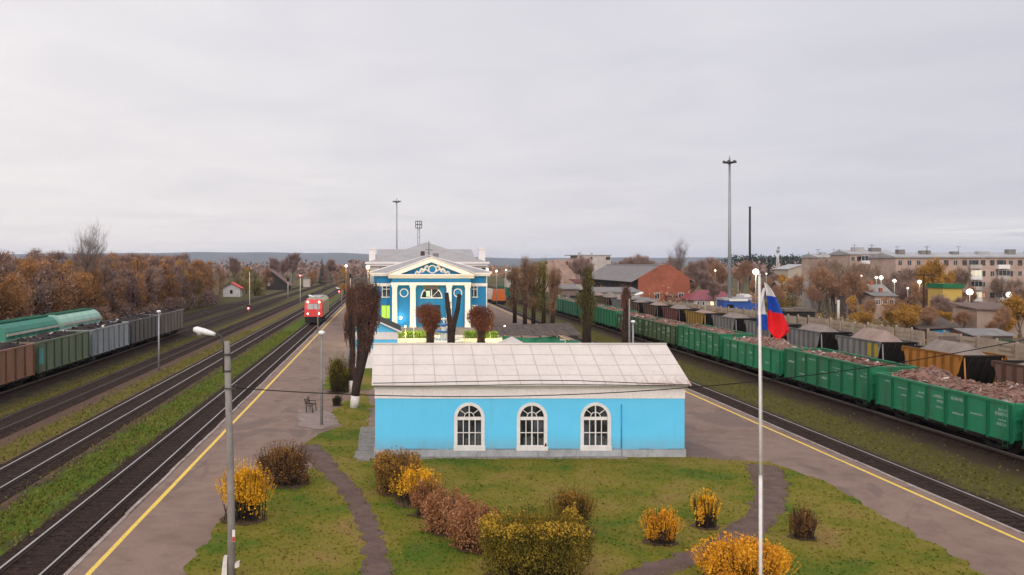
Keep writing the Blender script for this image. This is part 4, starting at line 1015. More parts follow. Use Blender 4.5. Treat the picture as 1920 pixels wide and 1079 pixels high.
for s in (-1, 1):
    pts = [(s*(.62+k*.105)+cxo, -.12, czo+.42-k*.062+.22*math.sin(k*.95-.6)) for k in range(21)]
    mb.tube(pts, [.17]*14+[.16, .15, .14, .13, .12, .10, .08], 6)
    mb.tube([(s*.5+cxo, -.12, czo-.35), (s*.75+cxo, -.12, czo-.15), (s*1.0+cxo, -.12, czo+.0), (s*1.25+cxo, -.12, czo-.35), (s*1.6+cxo, -.12, czo-.42)], .10, 6)
mb.build('ornament', M_white, pd)
for u in (577, 1073):
    mb = MB(); rr_ring(mb, U(u)-c0, V(538), .63, .13, .43, .549); mb.build('roundel', M_white, t)
lx_, lz = U(830)-c0, V(580)
mb = MB(); rr_ring(mb, lx_, lz, 1.55, .14, .40, .549, 16, 0, PI); mb.box(lx_-1.6, lx_+1.6, .38, .549, lz-.14, lz); mb.box(lx_-.06, lx_+.06, .44, .549, lz, lz+1.45)
for a in (45, 135): mb.prism([(lx_+.04, lz), (lx_+1.4*math.cos(math.radians(a))+.05, lz+1.4*math.sin(math.radians(a))), (lx_+1.4*math.cos(math.radians(a))-.05, lz+1.4*math.sin(math.radians(a))), (lx_-.04, lz)], .45, .549)
w = mb.build('window', M_frame, t)
mb = MB(); mb.face([(lx_+1.42*math.cos(PI*k/14), .53, lz+1.42*math.sin(PI*k/14)) for k in range(15)][::1]); mb.build('pane', M_glass, w)
mb = MB(); mb.box(lx_-.75, lx_-.2, .515, .525, lz+.1, lz+.95); mb.build('lit_pane', emit('dim green white window light', (.7, .9, .6), .8), w)
mb = MB(); bx(mb, 755, 900, 470, 505, .30, .549); mb.build('sign_board', mat('grey sign board', (0.16, 0.14, 0.13)), t)
mb = MB(); mb.box(lx_-1.2, lx_+1.4, .50, .549, .95, 4.1); d = mb.build('door', mat('dark door', (0.02, 0.025, 0.04), (.03, .05, .09)), t)
mb = MB()
for x in (-1.25, -.05, 1.35): mb.box(lx_+x-.05, lx_+x+.07, .46, .498, .95, 4.1)
mb.box(lx_-1.3, lx_+1.45, .46, .545, 4.1, 4.25); mb.build('frame', M_blue, d)
# wings: windows
M_lit = emit('yellow lit window', (.50, .92, .02), .95)
def st_window(u0, u1, v0, v1, lit=False):
    x0, x1, z0, z1 = U(u0, 127.2)-c0, U(u1, 127.2)-c0, V(v1, 127.2), V(v0, 127.2); y = 2.2
    mb = MB(); b = .09
    for q in ((x0-b, x0, z0, z1), (x1, x1+b, z0, z1), (x0-b, x1+b, z1, z1+b), ((x0+x1)/2-.04, (x0+x1)/2+.04, z0, z1)): mb.box(q[0], q[1], y-.1, y-.003, q[2], q[3])
    if not lit: mb.box(x0, (x0+x1)/2-.041, y-.09, y-.004, z0+(z1-z0)*.62, z0+(z1-z0)*.68); mb.box((x0+x1)/2+.041, x1, y-.09, y-.004, z0+(z1-z0)*.62, z0+(z1-z0)*.68)
    mb.box(x0-.2, x1+.2, y-.18, y-.003, z0-.13, z0); w = mb.build('window', M_frame if not lit else mat('lime frame', (.30, .42, .05)), t)
    mb = MB(); mb.face([(x0, y-.03, z0), (x1, y-.03, z0), (x1, y-.03, z1), (x0, y-.03, z1)]); mb.build('pane', M_lit if lit else M_glass, w)
st_window(380, 452, 465, 572); st_window(1190, 1245, 465, 572); st_window(372, 452, 655, 768, True); st_window(1200, 1250, 655, 768)
mb = MB(); mb.box(-8.28, 8.28, 2.05, 2.199, 6.75, 7.2); mb.build('string_course', M_white, t)
mb = MB(); mb.box(-8.6, 8.6, 1.6, 26.3, 8.252, 8.5); mb.box(-8.8, 8.8, 1.4, 26.5, 8.5, 8.75); mb.build('eaves', M_white, t)
mb = MB(); mb.tube([(8.15, 2.05, .1), (8.15, 2.05, 8.2)], .08, 8); mb.build('downpipe', M_whitep, t)
mb = MB(); e = 8.85; zE, zA = 8.76, 11.3
A_, B_ = (0, 11, zA), (0, 24, zA)
mb.face([(-e, 1.35, zE), (e, 1.35, zE), A_]); mb.face([(e, 1.35, zE), (e, 26.5, zE), B_, A_]); mb.face([(-e, 26.5, zE), (-e, 1.35, zE), A_, B_])
M_sroof = mat('station roof sheet', (0.35, 0.335, 0.335), (0.29, 0.275, .275), .5, .6, stain=((.22, .2, .2), .15))
rf = mb.build('roof', M_sroof, t)
mb = MB()
for s in (-1, 1): mb.tube([(s*e, 1.35, zE+.02), (0, 11, zA+.03)], .10, 5)
mb.build('hip_cap', M_white, rf)
mb = MB(); mb.box(-.55-.5, .1-.5, 13.5, 14.2, 11.3, 12.0); mb.build('chimney', mat('dark brick', (.09, .06, .05)), rf)
mb = MB(); mb.box(.9, 1.8, 13, 13.8, 11.0, 11.7); mb.build('chimney', mat('grey render', (.25, .24, .23)), rf)
mb = MB(); ax = U(808)-c0; mb.tube([(ax, 1.0, za-.2), (ax, 1.0, V(60, 126))], .05, 5); mb.tube([(ax-.55, 1, V(142, 126)), (ax+.5, 1, V(142, 126))], .04, 4); mb.tube([(ax-.4, .7, V(170, 126)), (ax+.1, 1, V(170, 126))], .04, 4); mb.build('antenna', M_steel, rf)
# rear block
RY = 26.3; W0, W1 = U(262, 151.3)-c0, U(1318, 151.3)-c0
mb = MB(); mb.box(W0, W1, RY, RY+22, .5, 9.62); mb.build('rear_wall', mat('pale cream plaster', (0.62, .58, .53), (.52, .48, .44), .8, .85), t)
mb = MB(); mb.box(W0-.5, W1+.45, RY-.5, RY+22.5, 9.62, 10.0); mb.box(W0-.8, W1+.75, RY-.8, RY+22.8, 10.0, 10.35); mb.build('rear_cornice', M_white, t)
for u0 in (340, 1285):
    x0 = U(u0, 151)-c0; mb = MB(); mb.box(x0, x0+.9, RY-.06, RY-.004, 8.6, 9.4); w = mb.build('window', M_frame, t); mb = MB(); mb.box(x0+.1, x0+.8, RY-.075, RY-.062, 8.65, 9.35); mb.build('pane', M_glass, w)
mb = MB(); a0, a1 = W0-.3, W1+.3; zE, zA = 10.36, 13.95; mx = U(785, 160)-c0
A_ = (mx, RY+9, zA); B_ = (mx, RY+14, zA)
mb.face([(a0, RY-.5, zE), (a1, RY-.5, zE), A_]); mb.face([(a1, RY-.5, zE), (a1, RY+22, zE), B_, A_]); mb.face([(a0, RY+22, zE), (a0, RY-.5, zE), A_, B_])
mb.prism([(RY+5, zE), (RY+14, 12.75), (RY+22, zE)], W0+1.0, W1-1.0, 'x'); mb.build('rear_roof', M_sroof, t)
for x0, x1 in ((W0-.15, W0+.95), (W1-.95, W1+.15)):
    mb = MB(); mb.box(x0, x1, RY+.6, RY+1.6, 10.352, 12.5); mb.box(x0-.15, x1+.15, RY+.5, RY+1.7, 12.5, 12.75); mb.build('parapet_pier', M_white, t)
# wall lamp on the portico, lit
mb = MB(); lxp, lzp = U(545)-c0, V(767); mb.ball((lxp, .1, lzp), .2, 6); mb.build('wall_lamp', emit('lamp white', (1, .97, .9), 14), t)
point_light(lxp+c0, SY-.35, lzp, 60, (1, .95, .85))

# ------------------------------------------------------------------ forecourt garden with the fountain
M_pave_lit = mat('paving with painted lamp light', (0.55, 0.50, 0.38), (0.45, 0.40, 0.31), .8, .9)  # cream tone carries the lamps' light on the garden ground
mb = MB(); mb.face([(-2.5, 88, .014), (16, 88, .014), (15, 119, .014), (-2.5, 119, .014)]); struct('pavement', mb, M_pave_lit)
fxx, fyy = 6.65, 112.0
M_fbl = mat('fountain blue', (.03, .20, .55), (.025, .16, .45), 2, .5)
t = thing('fountain', 'tiered blue and white fountain standing in a round blue basin before the station portico', 'fountain', (fxx, fyy, 0))
mb = MB(); mb.lathe([(2.45, -.05), (2.5, .40), (2.3, .42), (2.25, .12), (.2, .10)], 28); mb.build('basin', M_whitep, t)
mb = MB(); mb.lathe([(2.22, .30), (.2, .31)], 28); mb.build('water', mat('basin water', (.05, .25, .55), (.04, .2, .5), 1, .1), t)
mb = MB(); mb.lathe([(.55, .1), (.30, .5), (.42, 1.0), (.2, 1.25), (.22, 1.9), (.14, 2.05)], 12)
for k in range(6): a = k*PI/3; mb.tube([(.7*math.cos(a), .7*math.sin(a), .15), (.4*math.cos(a), .4*math.sin(a), .7), (.62*math.cos(a), .62*math.sin(a), 1.2)], [.07, .09, .05], 6); mb.tube([(.3*math.cos(a), .3*math.sin(a), 1.35), (.25*math.cos(a), .25*math.sin(a), 1.7), (.4*math.cos(a), .4*math.sin(a), 2.0)], [.05, .07, .04], 6)
mb.build('stem', M_whitep, t)
for z, r in ((1.22, 1.25), (2.05, .85), (2.75, .45)):
    mb = MB(); mb.lathe([(r*.2, z-.05), (r*.75, z+.1), (r, z+.28), (r*.95, z+.30), (r*.4, z+.16)], 20); mb.build('bowl', M_fbl if z < 2.5 else M_whitep, t)
mb = MB(); mb.lathe([(.12, 2.3), (.1, 2.75), (.05, 3.2)], 8); mb.build('spout', M_whitep, t)
hl_ = leafmat('clipped hedge leaves', [(.05, .10, .012), (.13, .22, .02), (.22, .32, .03)], .8)
for k, (x0, x1, lab) in enumerate(((-1.3, 4.6, 'left clipped green hedge lit by lamps before the station steps'), (9.8, 14.2, 'right clipped green hedge lit by lamps before the station steps'))):
    mb = MB(); rg = random.Random(k)
    for _ in range(2600): mb.leaf((rg.uniform(x0, x1), 118+rg.uniform(-.5, .5), rg.uniform(.05, .95)), .18, rg)
    tag(mb.build('hedge', hl_), lab, 'hedge', 'garden hedges')
for k, (x, y) in enumerate(((PX(776, 115.5), 115.5), (PX(895, 106), 106), (PX(919, 115), 115), (-1.6, 108), (12.5, 97), (1.5, 97))):
    slim_post(x, y, 0, 2.9 if k != 0 else 3.2, ['white garden lamp post left of the fountain', 'white garden lamp post right of the fountain', 'white garden lamp post farthest right in the lit garden', 'white garden lamp post farthest left in the lit garden', 'garden lamp post hidden low behind the roof ridge on the right', 'garden lamp post hidden low behind the roof ridge on the left'][k], .045, 'globe', lit=(emit('garden lamp glow', (1, .88, .5), 2.0), .12), tone=M_whitep, group='garden lamps')
    point_light(x, y, 2.5, [1400, 500, 1400, 1100, 220, 220][k], (1.0, .86, .34), .2)
mb = MB()
for k in range(14): mb.box(-2.2+k*1.2, -1.1+k*1.2, 119.2, 119.4, -.05, .3)
tag(mb.build('kerb', M_white), 'low white kerb edging the garden before the station', 'kerb')

# blue gabled shed on the left, behind the first building
Y_ = 84.0; q = Y_/F
t = thing('gabled_shed', 'small cyan gabled shed with a white band, behind the small building on its left', 'shed', (-1.8, Y_, 0))
ap, ev = PZ(600, Y_), PZ(621, Y_); hw2 = 2.35
mb = MB(); mb.prism([(-hw2, 0), (hw2, 0), (hw2, ev), (0, ap-.1), (-hw2, ev)], 0, 8); mb.build('wall', M_cyan, t)
mb = MB(); mb.box(-hw2-.03, hw2+.03, -.05, -.003, PZ(637, Y_), PZ(623, Y_)); mb.box(-hw2+.5, hw2-.9, -.04, -.003, 0, 1.9); mb.build('band', M_white, t)
mb = MB()
for s in (-1, 1):
    a = [(0, ap), (s*(hw2+.35), ev-.12), (s*(hw2+.35), ev-.02), (0, ap+.1)]
    mb.prism(a, -.35, 8.3)
mb.build('roof', mat('dark felt roof', (.06, .06, .05), (.04, .04, .035)), t)
mb = MB()
for s in (-1, 1): mb.prism([(0, ap-.03), (s*(hw2+.36), ev-.15), (s*(hw2+.36), ev+.0), (0, ap+.12)], -.42, -.352)
mb.build('bargeboard', M_white, t)

# stalls on the right behind the roof ridge
t = thing('market_shed', 'open market shed with old grey sloping roof and green tarpaulins, right of the fountain', 'shed', (15.6, 95, 0))
xa, xb = PX(932, 95)-15.6, PX(1078, 95)-15.6
mb = MB(); rg = random.Random(3); n = 14
for k in range(n):
    a, b = xa+(xb-xa)*k/n, xa+(xb-xa)*(k+1)/n-.02; j = rg.uniform(-.06, .06)
    mb.hull8([(a, -3+j-k*.05, 2.50+j), (b, -3+j-k*.05, 2.52+j), (b, 3, 3.1+.02*k), (a, 3, 3.1+.02*k)], [(a, -3+j-k*.05, 2.56+j), (b, -3+j-k*.05, 2.58+j), (b, 3, 3.16+.02*k), (a, 3, 3.16+.02*k)])
mb.build('roof', mat('dark old shed boards', (.13, .10, .088), (.07, .055, .048), 1.0, .9, stretch=(3, .5, 1)), t)
for k in range(5):
    x = xa+.3+(xb-xa-.6)*k/4; mb = MB(); mb.box(x-.07, x+.07, -2.8, -2.66, 0, 2.44); mb.build('post', M_wood, t)
mb = MB(); M_tarp = mat('green tarpaulin', (.015, .22, .11), (.012, .16, .08), .8, .6)
for k in range(20):
    def zt(u): return 2.47-.22*math.sin(PI*min(1, u/.72)) if u < .72 else 2.0
    u0, u1 = k/20, (k+1)/20; a, b = xa+.2+(xb-xa-.4)*u0, xa+.2+(xb-xa-.4)*u1
    w0, w1 = .1*math.sin(u0*30), .1*math.sin(u1*30)
    mb.hull8([(a, -2.9+w0, .1), (b, -2.9+w1, .1), (b, -2.87+w1, .1), (a, -2.87+w0, .1)], [(a, -2.9+w0, zt(u0)), (b, -2.9+w1, zt(u1)), (b, -2.87+w1, zt(u1)), (a, -2.87+w0, zt(u0))])
mb.build('tarpaulin', M_tarp, t)
mb = MB(); mb.box(xb-2.2, xb-1.6, -2.95, -2.6, .1, 2.1); mb.build('white_panel', M_whitep, t)
t = thing('canopy_tent', 'pale pyramid topped tent just behind the roof ridge, before the green tarpaulin', 'tent', (PX(960, 80), 80, 0))
mb = MB(); pk = PZ(631, 80); c4 = [(-2, -2, 2.3), (2, -2, 2.3), (2, 2, 2.3), (-2, 2, 2.3)]
for k in range(4): mb.face([c4[k], c4[(k+1) % 4], (0, 0, pk)]); a = Vector(c4[k]); b = Vector(c4[(k+1) % 4]); mb.face([a-Vector((0, 0, .25)), b-Vector((0, 0, .25)), b, a])
mb.build('canopy', mat('pale canopy cloth', (.56, .50, .47), (.48, .43, .41), 1, .8), t)
for x, y in ((-1.95, -1.95), (1.95, -1.95), (1.95, 1.95), (-1.95, 1.95)):
    mb = MB(); mb.box(x-.04, x+.04, y-.04, y+.04, 0, 2.28); mb.build('post', M_whitep, t)

# ------------------------------------------------------------------ masts, chimney, signals, station lamps
def mast(x, y, z0, z1, r, label):
    t = thing('lighting_mast', label, 'mast', (x, y, z0), group='tall lighting masts')
    h = z1-z0; mb = MB(); mb.tube([(0, 0, 0), (0, 0, h*.5), (0, 0, h)], [r, r*.75, r*.5], 12); mb.build('pole', M_galv, t)
    mb = MB(); mb.lathe([(r*.6, h-1.2), (1.2, h-1.0), (1.25, h-.85), (r*.6, h-.7)], 16); mb.tube([(0, 0, h-.2), (0, 0, h+.5)], .06, 5); mb.build('ring_platform', M_steel, t)
    for k in range(6): a = k*PI/3; mb = MB(); mb.hull8([(1.1*math.cos(a)-.3, 1.1*math.sin(a)-.3, h-1.0), (1.1*math.cos(a)+.3, 1.1*math.sin(a)-.3, h-1.0), (1.1*math.cos(a)+.3, 1.1*math.sin(a)+.3, h-1.0), (1.1*math.cos(a)-.3, 1.1*math.sin(a)+.3, h-1.0)], [(1.2*math.cos(a)-.2, 1.2*math.sin(a)-.2, h-.55), (1.2*math.cos(a)+.2, 1.2*math.sin(a)-.2, h-.55), (1.2*math.cos(a)+.2, 1.2*math.sin(a)+.2, h-.55), (1.2*math.cos(a)-.2, 1.2*math.sin(a)+.2, h-.55)]); mb.build('floodlight', M_steel, t)
mast(PX(1368, 184), 184, gz(PX(1368, 184), 184), PZ(297, 184), .42, 'tall grey lighting mast with round lamp platform, beside the maroon roofed house')
mast(PX(744, 303), 303, -.45, PZ(374, 303), .34, 'slender lighting mast with a round platform, rising behind the station roof')
x, y = PX(785, 320), 320
t = thing('floodlight_tower', 'twin legged floodlight tower with a boxy lattice head, behind the station roof', 'tower', (x, y, -.45))
mb = MB(); h = PZ(428, y)+.45; mb.tube([(-.45, 0, 0), (-.35, 0, h)], .13, 6); mb.tube([(.45, 0, 0), (.35, 0, h)], .13, 6)
for k in range(9): mb.tube([(-.42, 0, h*k/9+1), (.42, 0, h*(k+1)/9)], .05, 4)
mb.build('legs', M_galv, t)
mb = MB(); h2 = PZ(415, y)+.45
for z in (h, (h+h2)/2, h2): mb.box(-1.15, 1.15, -.4, .4, z-.12, z+.12)
for xx in (-1.1, -.4, .4, 1.1): mb.box(xx-.12, xx+.12, -.4, .4, h, h2)
mb.build('lamp_rack', M_steel, t)
x, y = PX(1406, 500), 500
t = thing('chimney', 'thin black factory chimney standing far off behind the flagpole', 'chimney', (x, y, -2)); mb = MB(); h = PZ(388, y)+2; mb.tube([(0, 0, 0), (0, 0, h)], [.75, .55], 12); mb.build('stack', mat('sooty steel', (.045, .04, .045), (.03, .028, .03)), t)
mb = MB(); mb.lathe([(.55, h-.5), (.7, h-.4), (.7, h), (.5, h+.05)], 12); mb.build('rim', M_black, t)
# radio mast with dishes
x, y = PX(1458, 420), 420
t = thing('radio_mast', 'short lattice radio mast with pale dishes, left of the pale two storey building', 'mast', (x, y, -2.4)); h = PZ(468, y)+2.4; mb = MB()
for s in ((-.9, -.9), (.9, -.9), (.9, .9), (-.9, .9)): mb.tube([(s[0], s[1], 0), (s[0]*.25, s[1]*.25, h)], .1, 4)
for k in range(8): f0 = 1-.75*k/8; mb.tube([(-.9*f0, -.9*f0, h*k/8), (.9*f0, -.9*f0, h*(k+1)/8)], .06, 4)
mb.tube([(0, 0, h), (0, 0, h+3.5)], .07, 4); mb.build('lattice', M_whitep, t)
mb = MB(); mb.ball((0, -.4, h-.8), .8, 6); mb.ball((.3, -.4, h+.8), .6, 6); mb.build('dish', M_galv, t)

E_red, E_green = emit('signal red', (1, .015, .02), 7), emit('signal green', (.05, 1, .35), 2)
def signal(px, ytop, ybase, label, lit, tall=True, lampf=0.12, hd=None):
    x, y = P(px, ybase, -.45); h = PZ(ytop, y)+.45
    t = thing('railway_signal', label, 'signal', (x, y, -.45), group='railway signals')
    mb = MB(); mb.tube([(0, 0, -.05), (0, 0, h)], .09, 8); mb.build('post', M_lime if tall else M_conc, t)
    mb = MB(); mb.box(-.28, .28, -.12, .14, h-.7 if tall else h-.5, h+.5); 
    if tall: mb.tube([(.2, .1, 0), (.2, .1, h-.4)], .025, 4)
    sh = mb.build('signal_head', M_black, t)
    if lit: mb = MB(); mb.cyl((0, -.16, h-.15), .23, .08, 'y', 12); mb.build('lens', lit, sh); point_light(x, y-.6, h-.6, 40 if lit is E_red else 15, (1, .03, .03) if lit is E_red else (.05, 1, .3))
    return t
signal(563, 516, 568, 'tall signal on a white post showing red, left of the red locomotive', E_red)
signal(466, 577, 585, 'dwarf signal showing red at the foot of the white pole, left of the tracks', E_red, False)
signal(540, 524, 559, 'unlit signal on a pale post beside the white boulders', None)
signal(636, 546, 558, 'small signal showing red beyond the locomotive', E_red, False)
signal(657, 517, 560, 'unlit signal post with a white cross arm beyond the locomotive', None)
signal(663, 546, 562, 'small signal showing green between the bare trees by the platform end', E_green, False)
x, y = P(468, 583, -.45); slim_post(x, y, -.45, PZ(510, y)+.45, 'tall thin white pole without a lamp, beside the small white hut', .09, None, tone=M_lime, group='yard poles', cat='pole')
x, y = P(546, 548, -.45); slim_post(x, y, -.45, PZ(512, y)+.45, 'thin grey pole before the dark wooden house', .12, None, tone=M_conc, group='yard poles', cat='pole')
x, y = P(258, 590, -.45); slim_post(x, y, -.45, PZ(487, y)+.45, 'dark wooden pole standing against the autumn wood', .14, None, tone=M_bark, group='yard poles', cat='pole')
for (px, py, base, side, lab) in ((596, 556, 622, 'left', 'platform lamp with a tilted white head right above the red locomotive'), (641, 541, 575, 'left', 'platform lamp with a white head at the far end of the left platform'), (1180, 552, 686, 'right', 'platform lamp with a white head on the right platform, before the brick warehouse'), (1032, 541, 606, 'right', 'platform lamp with a white head among the poplars on the right')):
    x, y = P(px, base); slim_post(x, y, 0, PZ(py, y)-.45, lab, .10, side)
x, y = P(1187, 692); slim_post(x, y, 0, PZ(602, y)-.2, 'slim grey lamp post with round white head behind the roof ridge end', .10, 'ball', tone=M_galv)
# lit lamps
E_lamp, E_warm, E_flood = emit('cool white street light', (1, .93, .70), 2.2), emit('warm street light', (1, .80, .35), 2.0), emit('floodlight', (.92, 1, .78), 6)
def lit_lamp(px, py, Y, label, r=.4, m=E_lamp, w=120, c=(1, .95, .8), z0=None):
    x = PX(px, Y); z0 = gz(x, Y) if z0 is None else z0; h = PZ(py, Y)-z0
    slim_post(x, Y, z0, h-.3, label, .10, 'globe', lit=(m, r*.8), tone=M_conc, group='lit street lamps', cat='street lamp')
    if w: point_light(x, Y-.9, z0+h-.5, w, c, .3)
lit_lamp(690, 500, 170, 'lit lamp at the left corner of the station roof', .55, E_warm, 250, (1, .85, .4))
lit_lamp(649, 498, 260, 'lit lamp beside the yellow tree, far left of the station', .5, E_lamp)
lit_lamp(913, 505, 175, 'lit lamp at the right corner of the station roof', .42, E_lamp, 150)
lit_lamp(931, 508, 220, 'second lit lamp right of the station', .36, E_lamp, 60)
lit_lamp(949, 506, 260, 'third lit lamp right of the station, by the small pale tower', .3, E_lamp, 40)
lit_lamp(1417, 509, 150, 'bright floodlight on a pole just left of the flagpole top', .62, E_flood, 500, (.9, 1, .7))
lit_lamp(1437, 513, 230, 'small lamp right of the bright floodlight', .25, E_lamp, 20)
lit_lamp(1341, 507, 260, 'lit lamp among the trees right of the brick warehouse', .35, E_lamp, 20)
for px, py, Y, r, lab in ((1615, 517, 205, .28, 'small lit lamp farthest left before the brick apartments'), (1643, 520, 200, .38, 'left of the paired lit lamps before the apartments'), (1652, 520, 201, .55, 'right of the paired lit lamps before the apartments'), (1677, 526, 195, .45, 'lit lamp next to the paired lamps'), (1702, 540, 190, .25, 'small low lit lamp between two brighter lamps'), (1724, 528, 192, .5, 'lit lamp by the dark wooden pole'), (1761, 542, 185, .42, 'lit lamp right of the dark wooden pole'), (1818, 547, 190, .85, 'brightest street lamp before the white balconies'), (1892, 552, 185, .72, 'bright street lamp near the right edge'), (1108, 499, 300, .4, 'lit lamp on the wall side of the pink brick ruin')):
    lit_lamp(px, py, Y, lab, r, E_lamp, 130 if r > .4 else 40)
# concrete and wooden poles on the right
x, y = P(1732, 618, -2.0); slim_post(x, y, gz(x, y), PZ(514, y)-gz(x, y), 'dark wooden pole with a short cross arm before the apartments', .17, None, tone=M_bark, group='town poles', cat='pole')
mb = MB(); mb.box(x-1.6, x+1.6, y-.1, y+.1, PZ(516, y)-.1, PZ(516, y)+.1); tag(mb.build('cross_arm', M_bark), None, None).parent = None
ca = bpy.data.objects['cross_arm']; par = [o for o in bpy.data.objects if o.get('label', '').startswith('dark wooden pole with a short')][0]; ca.parent = par; ca.location = -Vector(par.location)
x, y = P(1572, 610, -2.0); slim_post(x, y, gz(x, y), PZ(563, y)-gz(x, y), 'white forked concrete post before the leaning fence on the right', .26, None, tone=M_lime, group='town poles', cat='pole')
x, y = P(1384, 585, -2.0); slim_post(x, y, gz(x, y), PZ(528, y)-gz(x, y), 'grey pole right of the maroon roofed house', .13, None, tone=M_conc, group='town poles', cat='pole')

# ------------------------------------------------------------------ trees and shrubs
def grow(rg, mb, p, d, L, r, lev, ends, upb=.25, nseg=3, bend=.18, kids=(3, 4), spread=.75):
    pts = [Vector(p)]; dd = Vector(d).normalized(); rad = [r]
    for k in range(nseg):
        dd = (dd+Vector((rg.gauss(0, bend), rg.gauss(0, bend), rg.gauss(0, bend)+upb*.3))).normalized()
        pts.append(pts[-1]+dd*L/nseg); rad.append(r*(1-.55*(k+1)/nseg))
    mb.tube(pts, rad, 7 if r > .12 else (5 if r > .05 else 4), cap=False)
    if lev == 0: ends.append((pts[-2], pts[-1])); ends.append((pts[0], pts[-1])); return
    for k in range(rg.randint(*kids)):
        f = rg.uniform(.35, 1.0); i = min(nseg-1, int(f*nseg)); q = pts[i].lerp(pts[i+1], f*nseg-i)
        a = rg.uniform(0, 2*PI); s = Vector((math.cos(a), math.sin(a), 0)); nd = (dd+s*spread*rg.uniform(.6, 1.3)+Vector((0, 0, upb))).normalized()
        grow(rg, mb, q, nd, L*rg.uniform(.5, .75), rad[i+1]*.62, lev-1, ends, upb, nseg, bend, kids, spread)
    grow(rg, mb, pts[-1], dd, L*.62, rad[-1]*.95, lev-1, ends, upb, nseg, bend, kids, spread)
def bare_meshes(key, h, r, seed, twm, bark, lev=3, ntw=10, tl=1.0, tw=.05, upb=.35, spread=.7, leaf=0, lsize=.3, trunk=.35):
    rg = random.Random(seed); a, b = MB(), MB(); ends = []
    grow(rg, a, (0, 0, -.1), (0, 0, 1), h*trunk, r, lev, ends, upb, 3, .13, (4, 5), spread)
    for p, q in ends:
        for _ in range(ntw):
            f = rg.random(); c = p.lerp(q, f); d = (q-p).normalized()+Vector((rg.gauss(0, .6), rg.gauss(0, .6), rg.gauss(0, .5)+.25))
            b.twig(c, c+d.normalized()*tl*rg.uniform(.5, 1.2), tw, rg)
        for _ in range(leaf):
            c = p.lerp(q, rg.random())+Vector((rg.gauss(0, tl*.4), rg.gauss(0, tl*.4), rg.gauss(0, tl*.4))); b.leaf(c, lsize, rg)
    zs = max(v[2] for v in b.v); k = h/zs
    for m_ in (a, b): m_.v = [(x*k, y*k, z*k) for x, y, z in m_.v]
    return a.mesh('trunk', bark), b.mesh('crown', twm)
def place_tree(meshes, x, y, z, label, group, cat='tree', rz=0, sc=1.0, name='tree'):
    t = thing(name, label, cat, (x, y, z), rz, group, sc)
    put('trunk', meshes[0], t); put('crown', meshes[1], t); return t
def leafy_meshes(h, w, seed, lm, bark, n=2100, ls=.29, low=.08, twn=800, trunk_r=.16):
    rg = random.Random(seed); a, b = MB(), MB(); blobs = []
    a.tube([(0, 0, -.2), (rg.gauss(0, .1), rg.gauss(0, .1), h*.4), (rg.gauss(0, .3), rg.gauss(0, .3), h*.85)], [trunk_r, trunk_r*.7, trunk_r*.2], 6)
    for k in range(11):
        f = rg.uniform(low, .88); rr_ = w*.5*(.45+.75*math.sin(PI*min(1, .15+f*.85)))*rg.uniform(.5, .85); an = rg.uniform(0, 6.3); off = w*.32*rg.random()**.6
        c = Vector((math.cos(an)*off, math.sin(an)*off, h*f)); blobs.append((c, max(.5, rr_*.62), rg.uniform(.9, 1.5)))
        a.tube([(0, 0, max(.1, h*f-1.5)), tuple(c*.6+Vector((0, 0, h*f*.4))), tuple(c)], [trunk_r*.45, trunk_r*.3, .02], 4)
    for _ in range(n):
        c, r, sz = rg.choice(blobs); d = Vector((rg.gauss(0, 1), rg.gauss(0, 1), rg.gauss(0, 1))).normalized()*r*rg.random()**.33
        p = c+Vector((d.x, d.y, d.z*sz)); 
        if p.z < .15: p.z = .15+rg.random()*.4
        b.leaf(p, ls, rg)
    for _ in range(twn):
        c, r, sz = rg.choice(blobs); d = Vector((rg.gauss(0, .7), rg.gauss(0, .7), abs(rg.gauss(0, 1))+.3)).normalized()
        b.twig(c+d*r*.5, c+d*r*rg.uniform(1.0, 1.65), .055, rg)
    return a.mesh('trunk', bark), b.mesh('crown', lm)
L_rust = leafmat('rust leaves', [(.10, .055, .035), (.23, .115, .052), (.36, .175, .068), (.48, .25, .085)], .25)
L_brown = leafmat('brown leaves', [(0.123, 0.072, 0.051), (0.246, 0.138, 0.087), (0.362, 0.203, 0.119), (0.464, 0.261, 0.138)], .25)
L_purp = leafmat('purple brown twigs', [(0.115, 0.074, 0.065), (0.209, 0.135, 0.115), (0.297, 0.196, 0.162), (0.378, 0.250, 0.203)], .25)
L_ochre = leafmat('ochre leaves', [(.13, .07, .025), (.30, .155, .035), (.46, .24, .045), (.56, .32, .07)], .25)
L_olive = leafmat('olive leaves', [(.05, .043, .016), (.12, .10, .028), (.18, .145, .038), (.27, .19, .05)], .25)
L_pink = leafmat('pinkish bare twigs', [(.20, .13, .115), (.30, .20, .17), (.40, .27, .23)], .25)
L_grey = leafmat('grey bare twigs', [(.11, .085, .075), (.19, .15, .135), (.27, .215, .19)], .25)
L_con = leafmat('conifer needles', [(.008, .014, .009), (.018, .03, .016), (.03, .045, .02)], .4)
L_dark = leafmat('dark poplar twigs', [(.045, .026, .021), (.095, .052, .040), (.17, .080, .056), (.25, .115, .072)], .7)
L_redb = leafmat('reddish pollard twigs', [(.05, .020, .014), (.12, .043, .026), (.19, .068, .036), (.26, .105, .055)], .8)

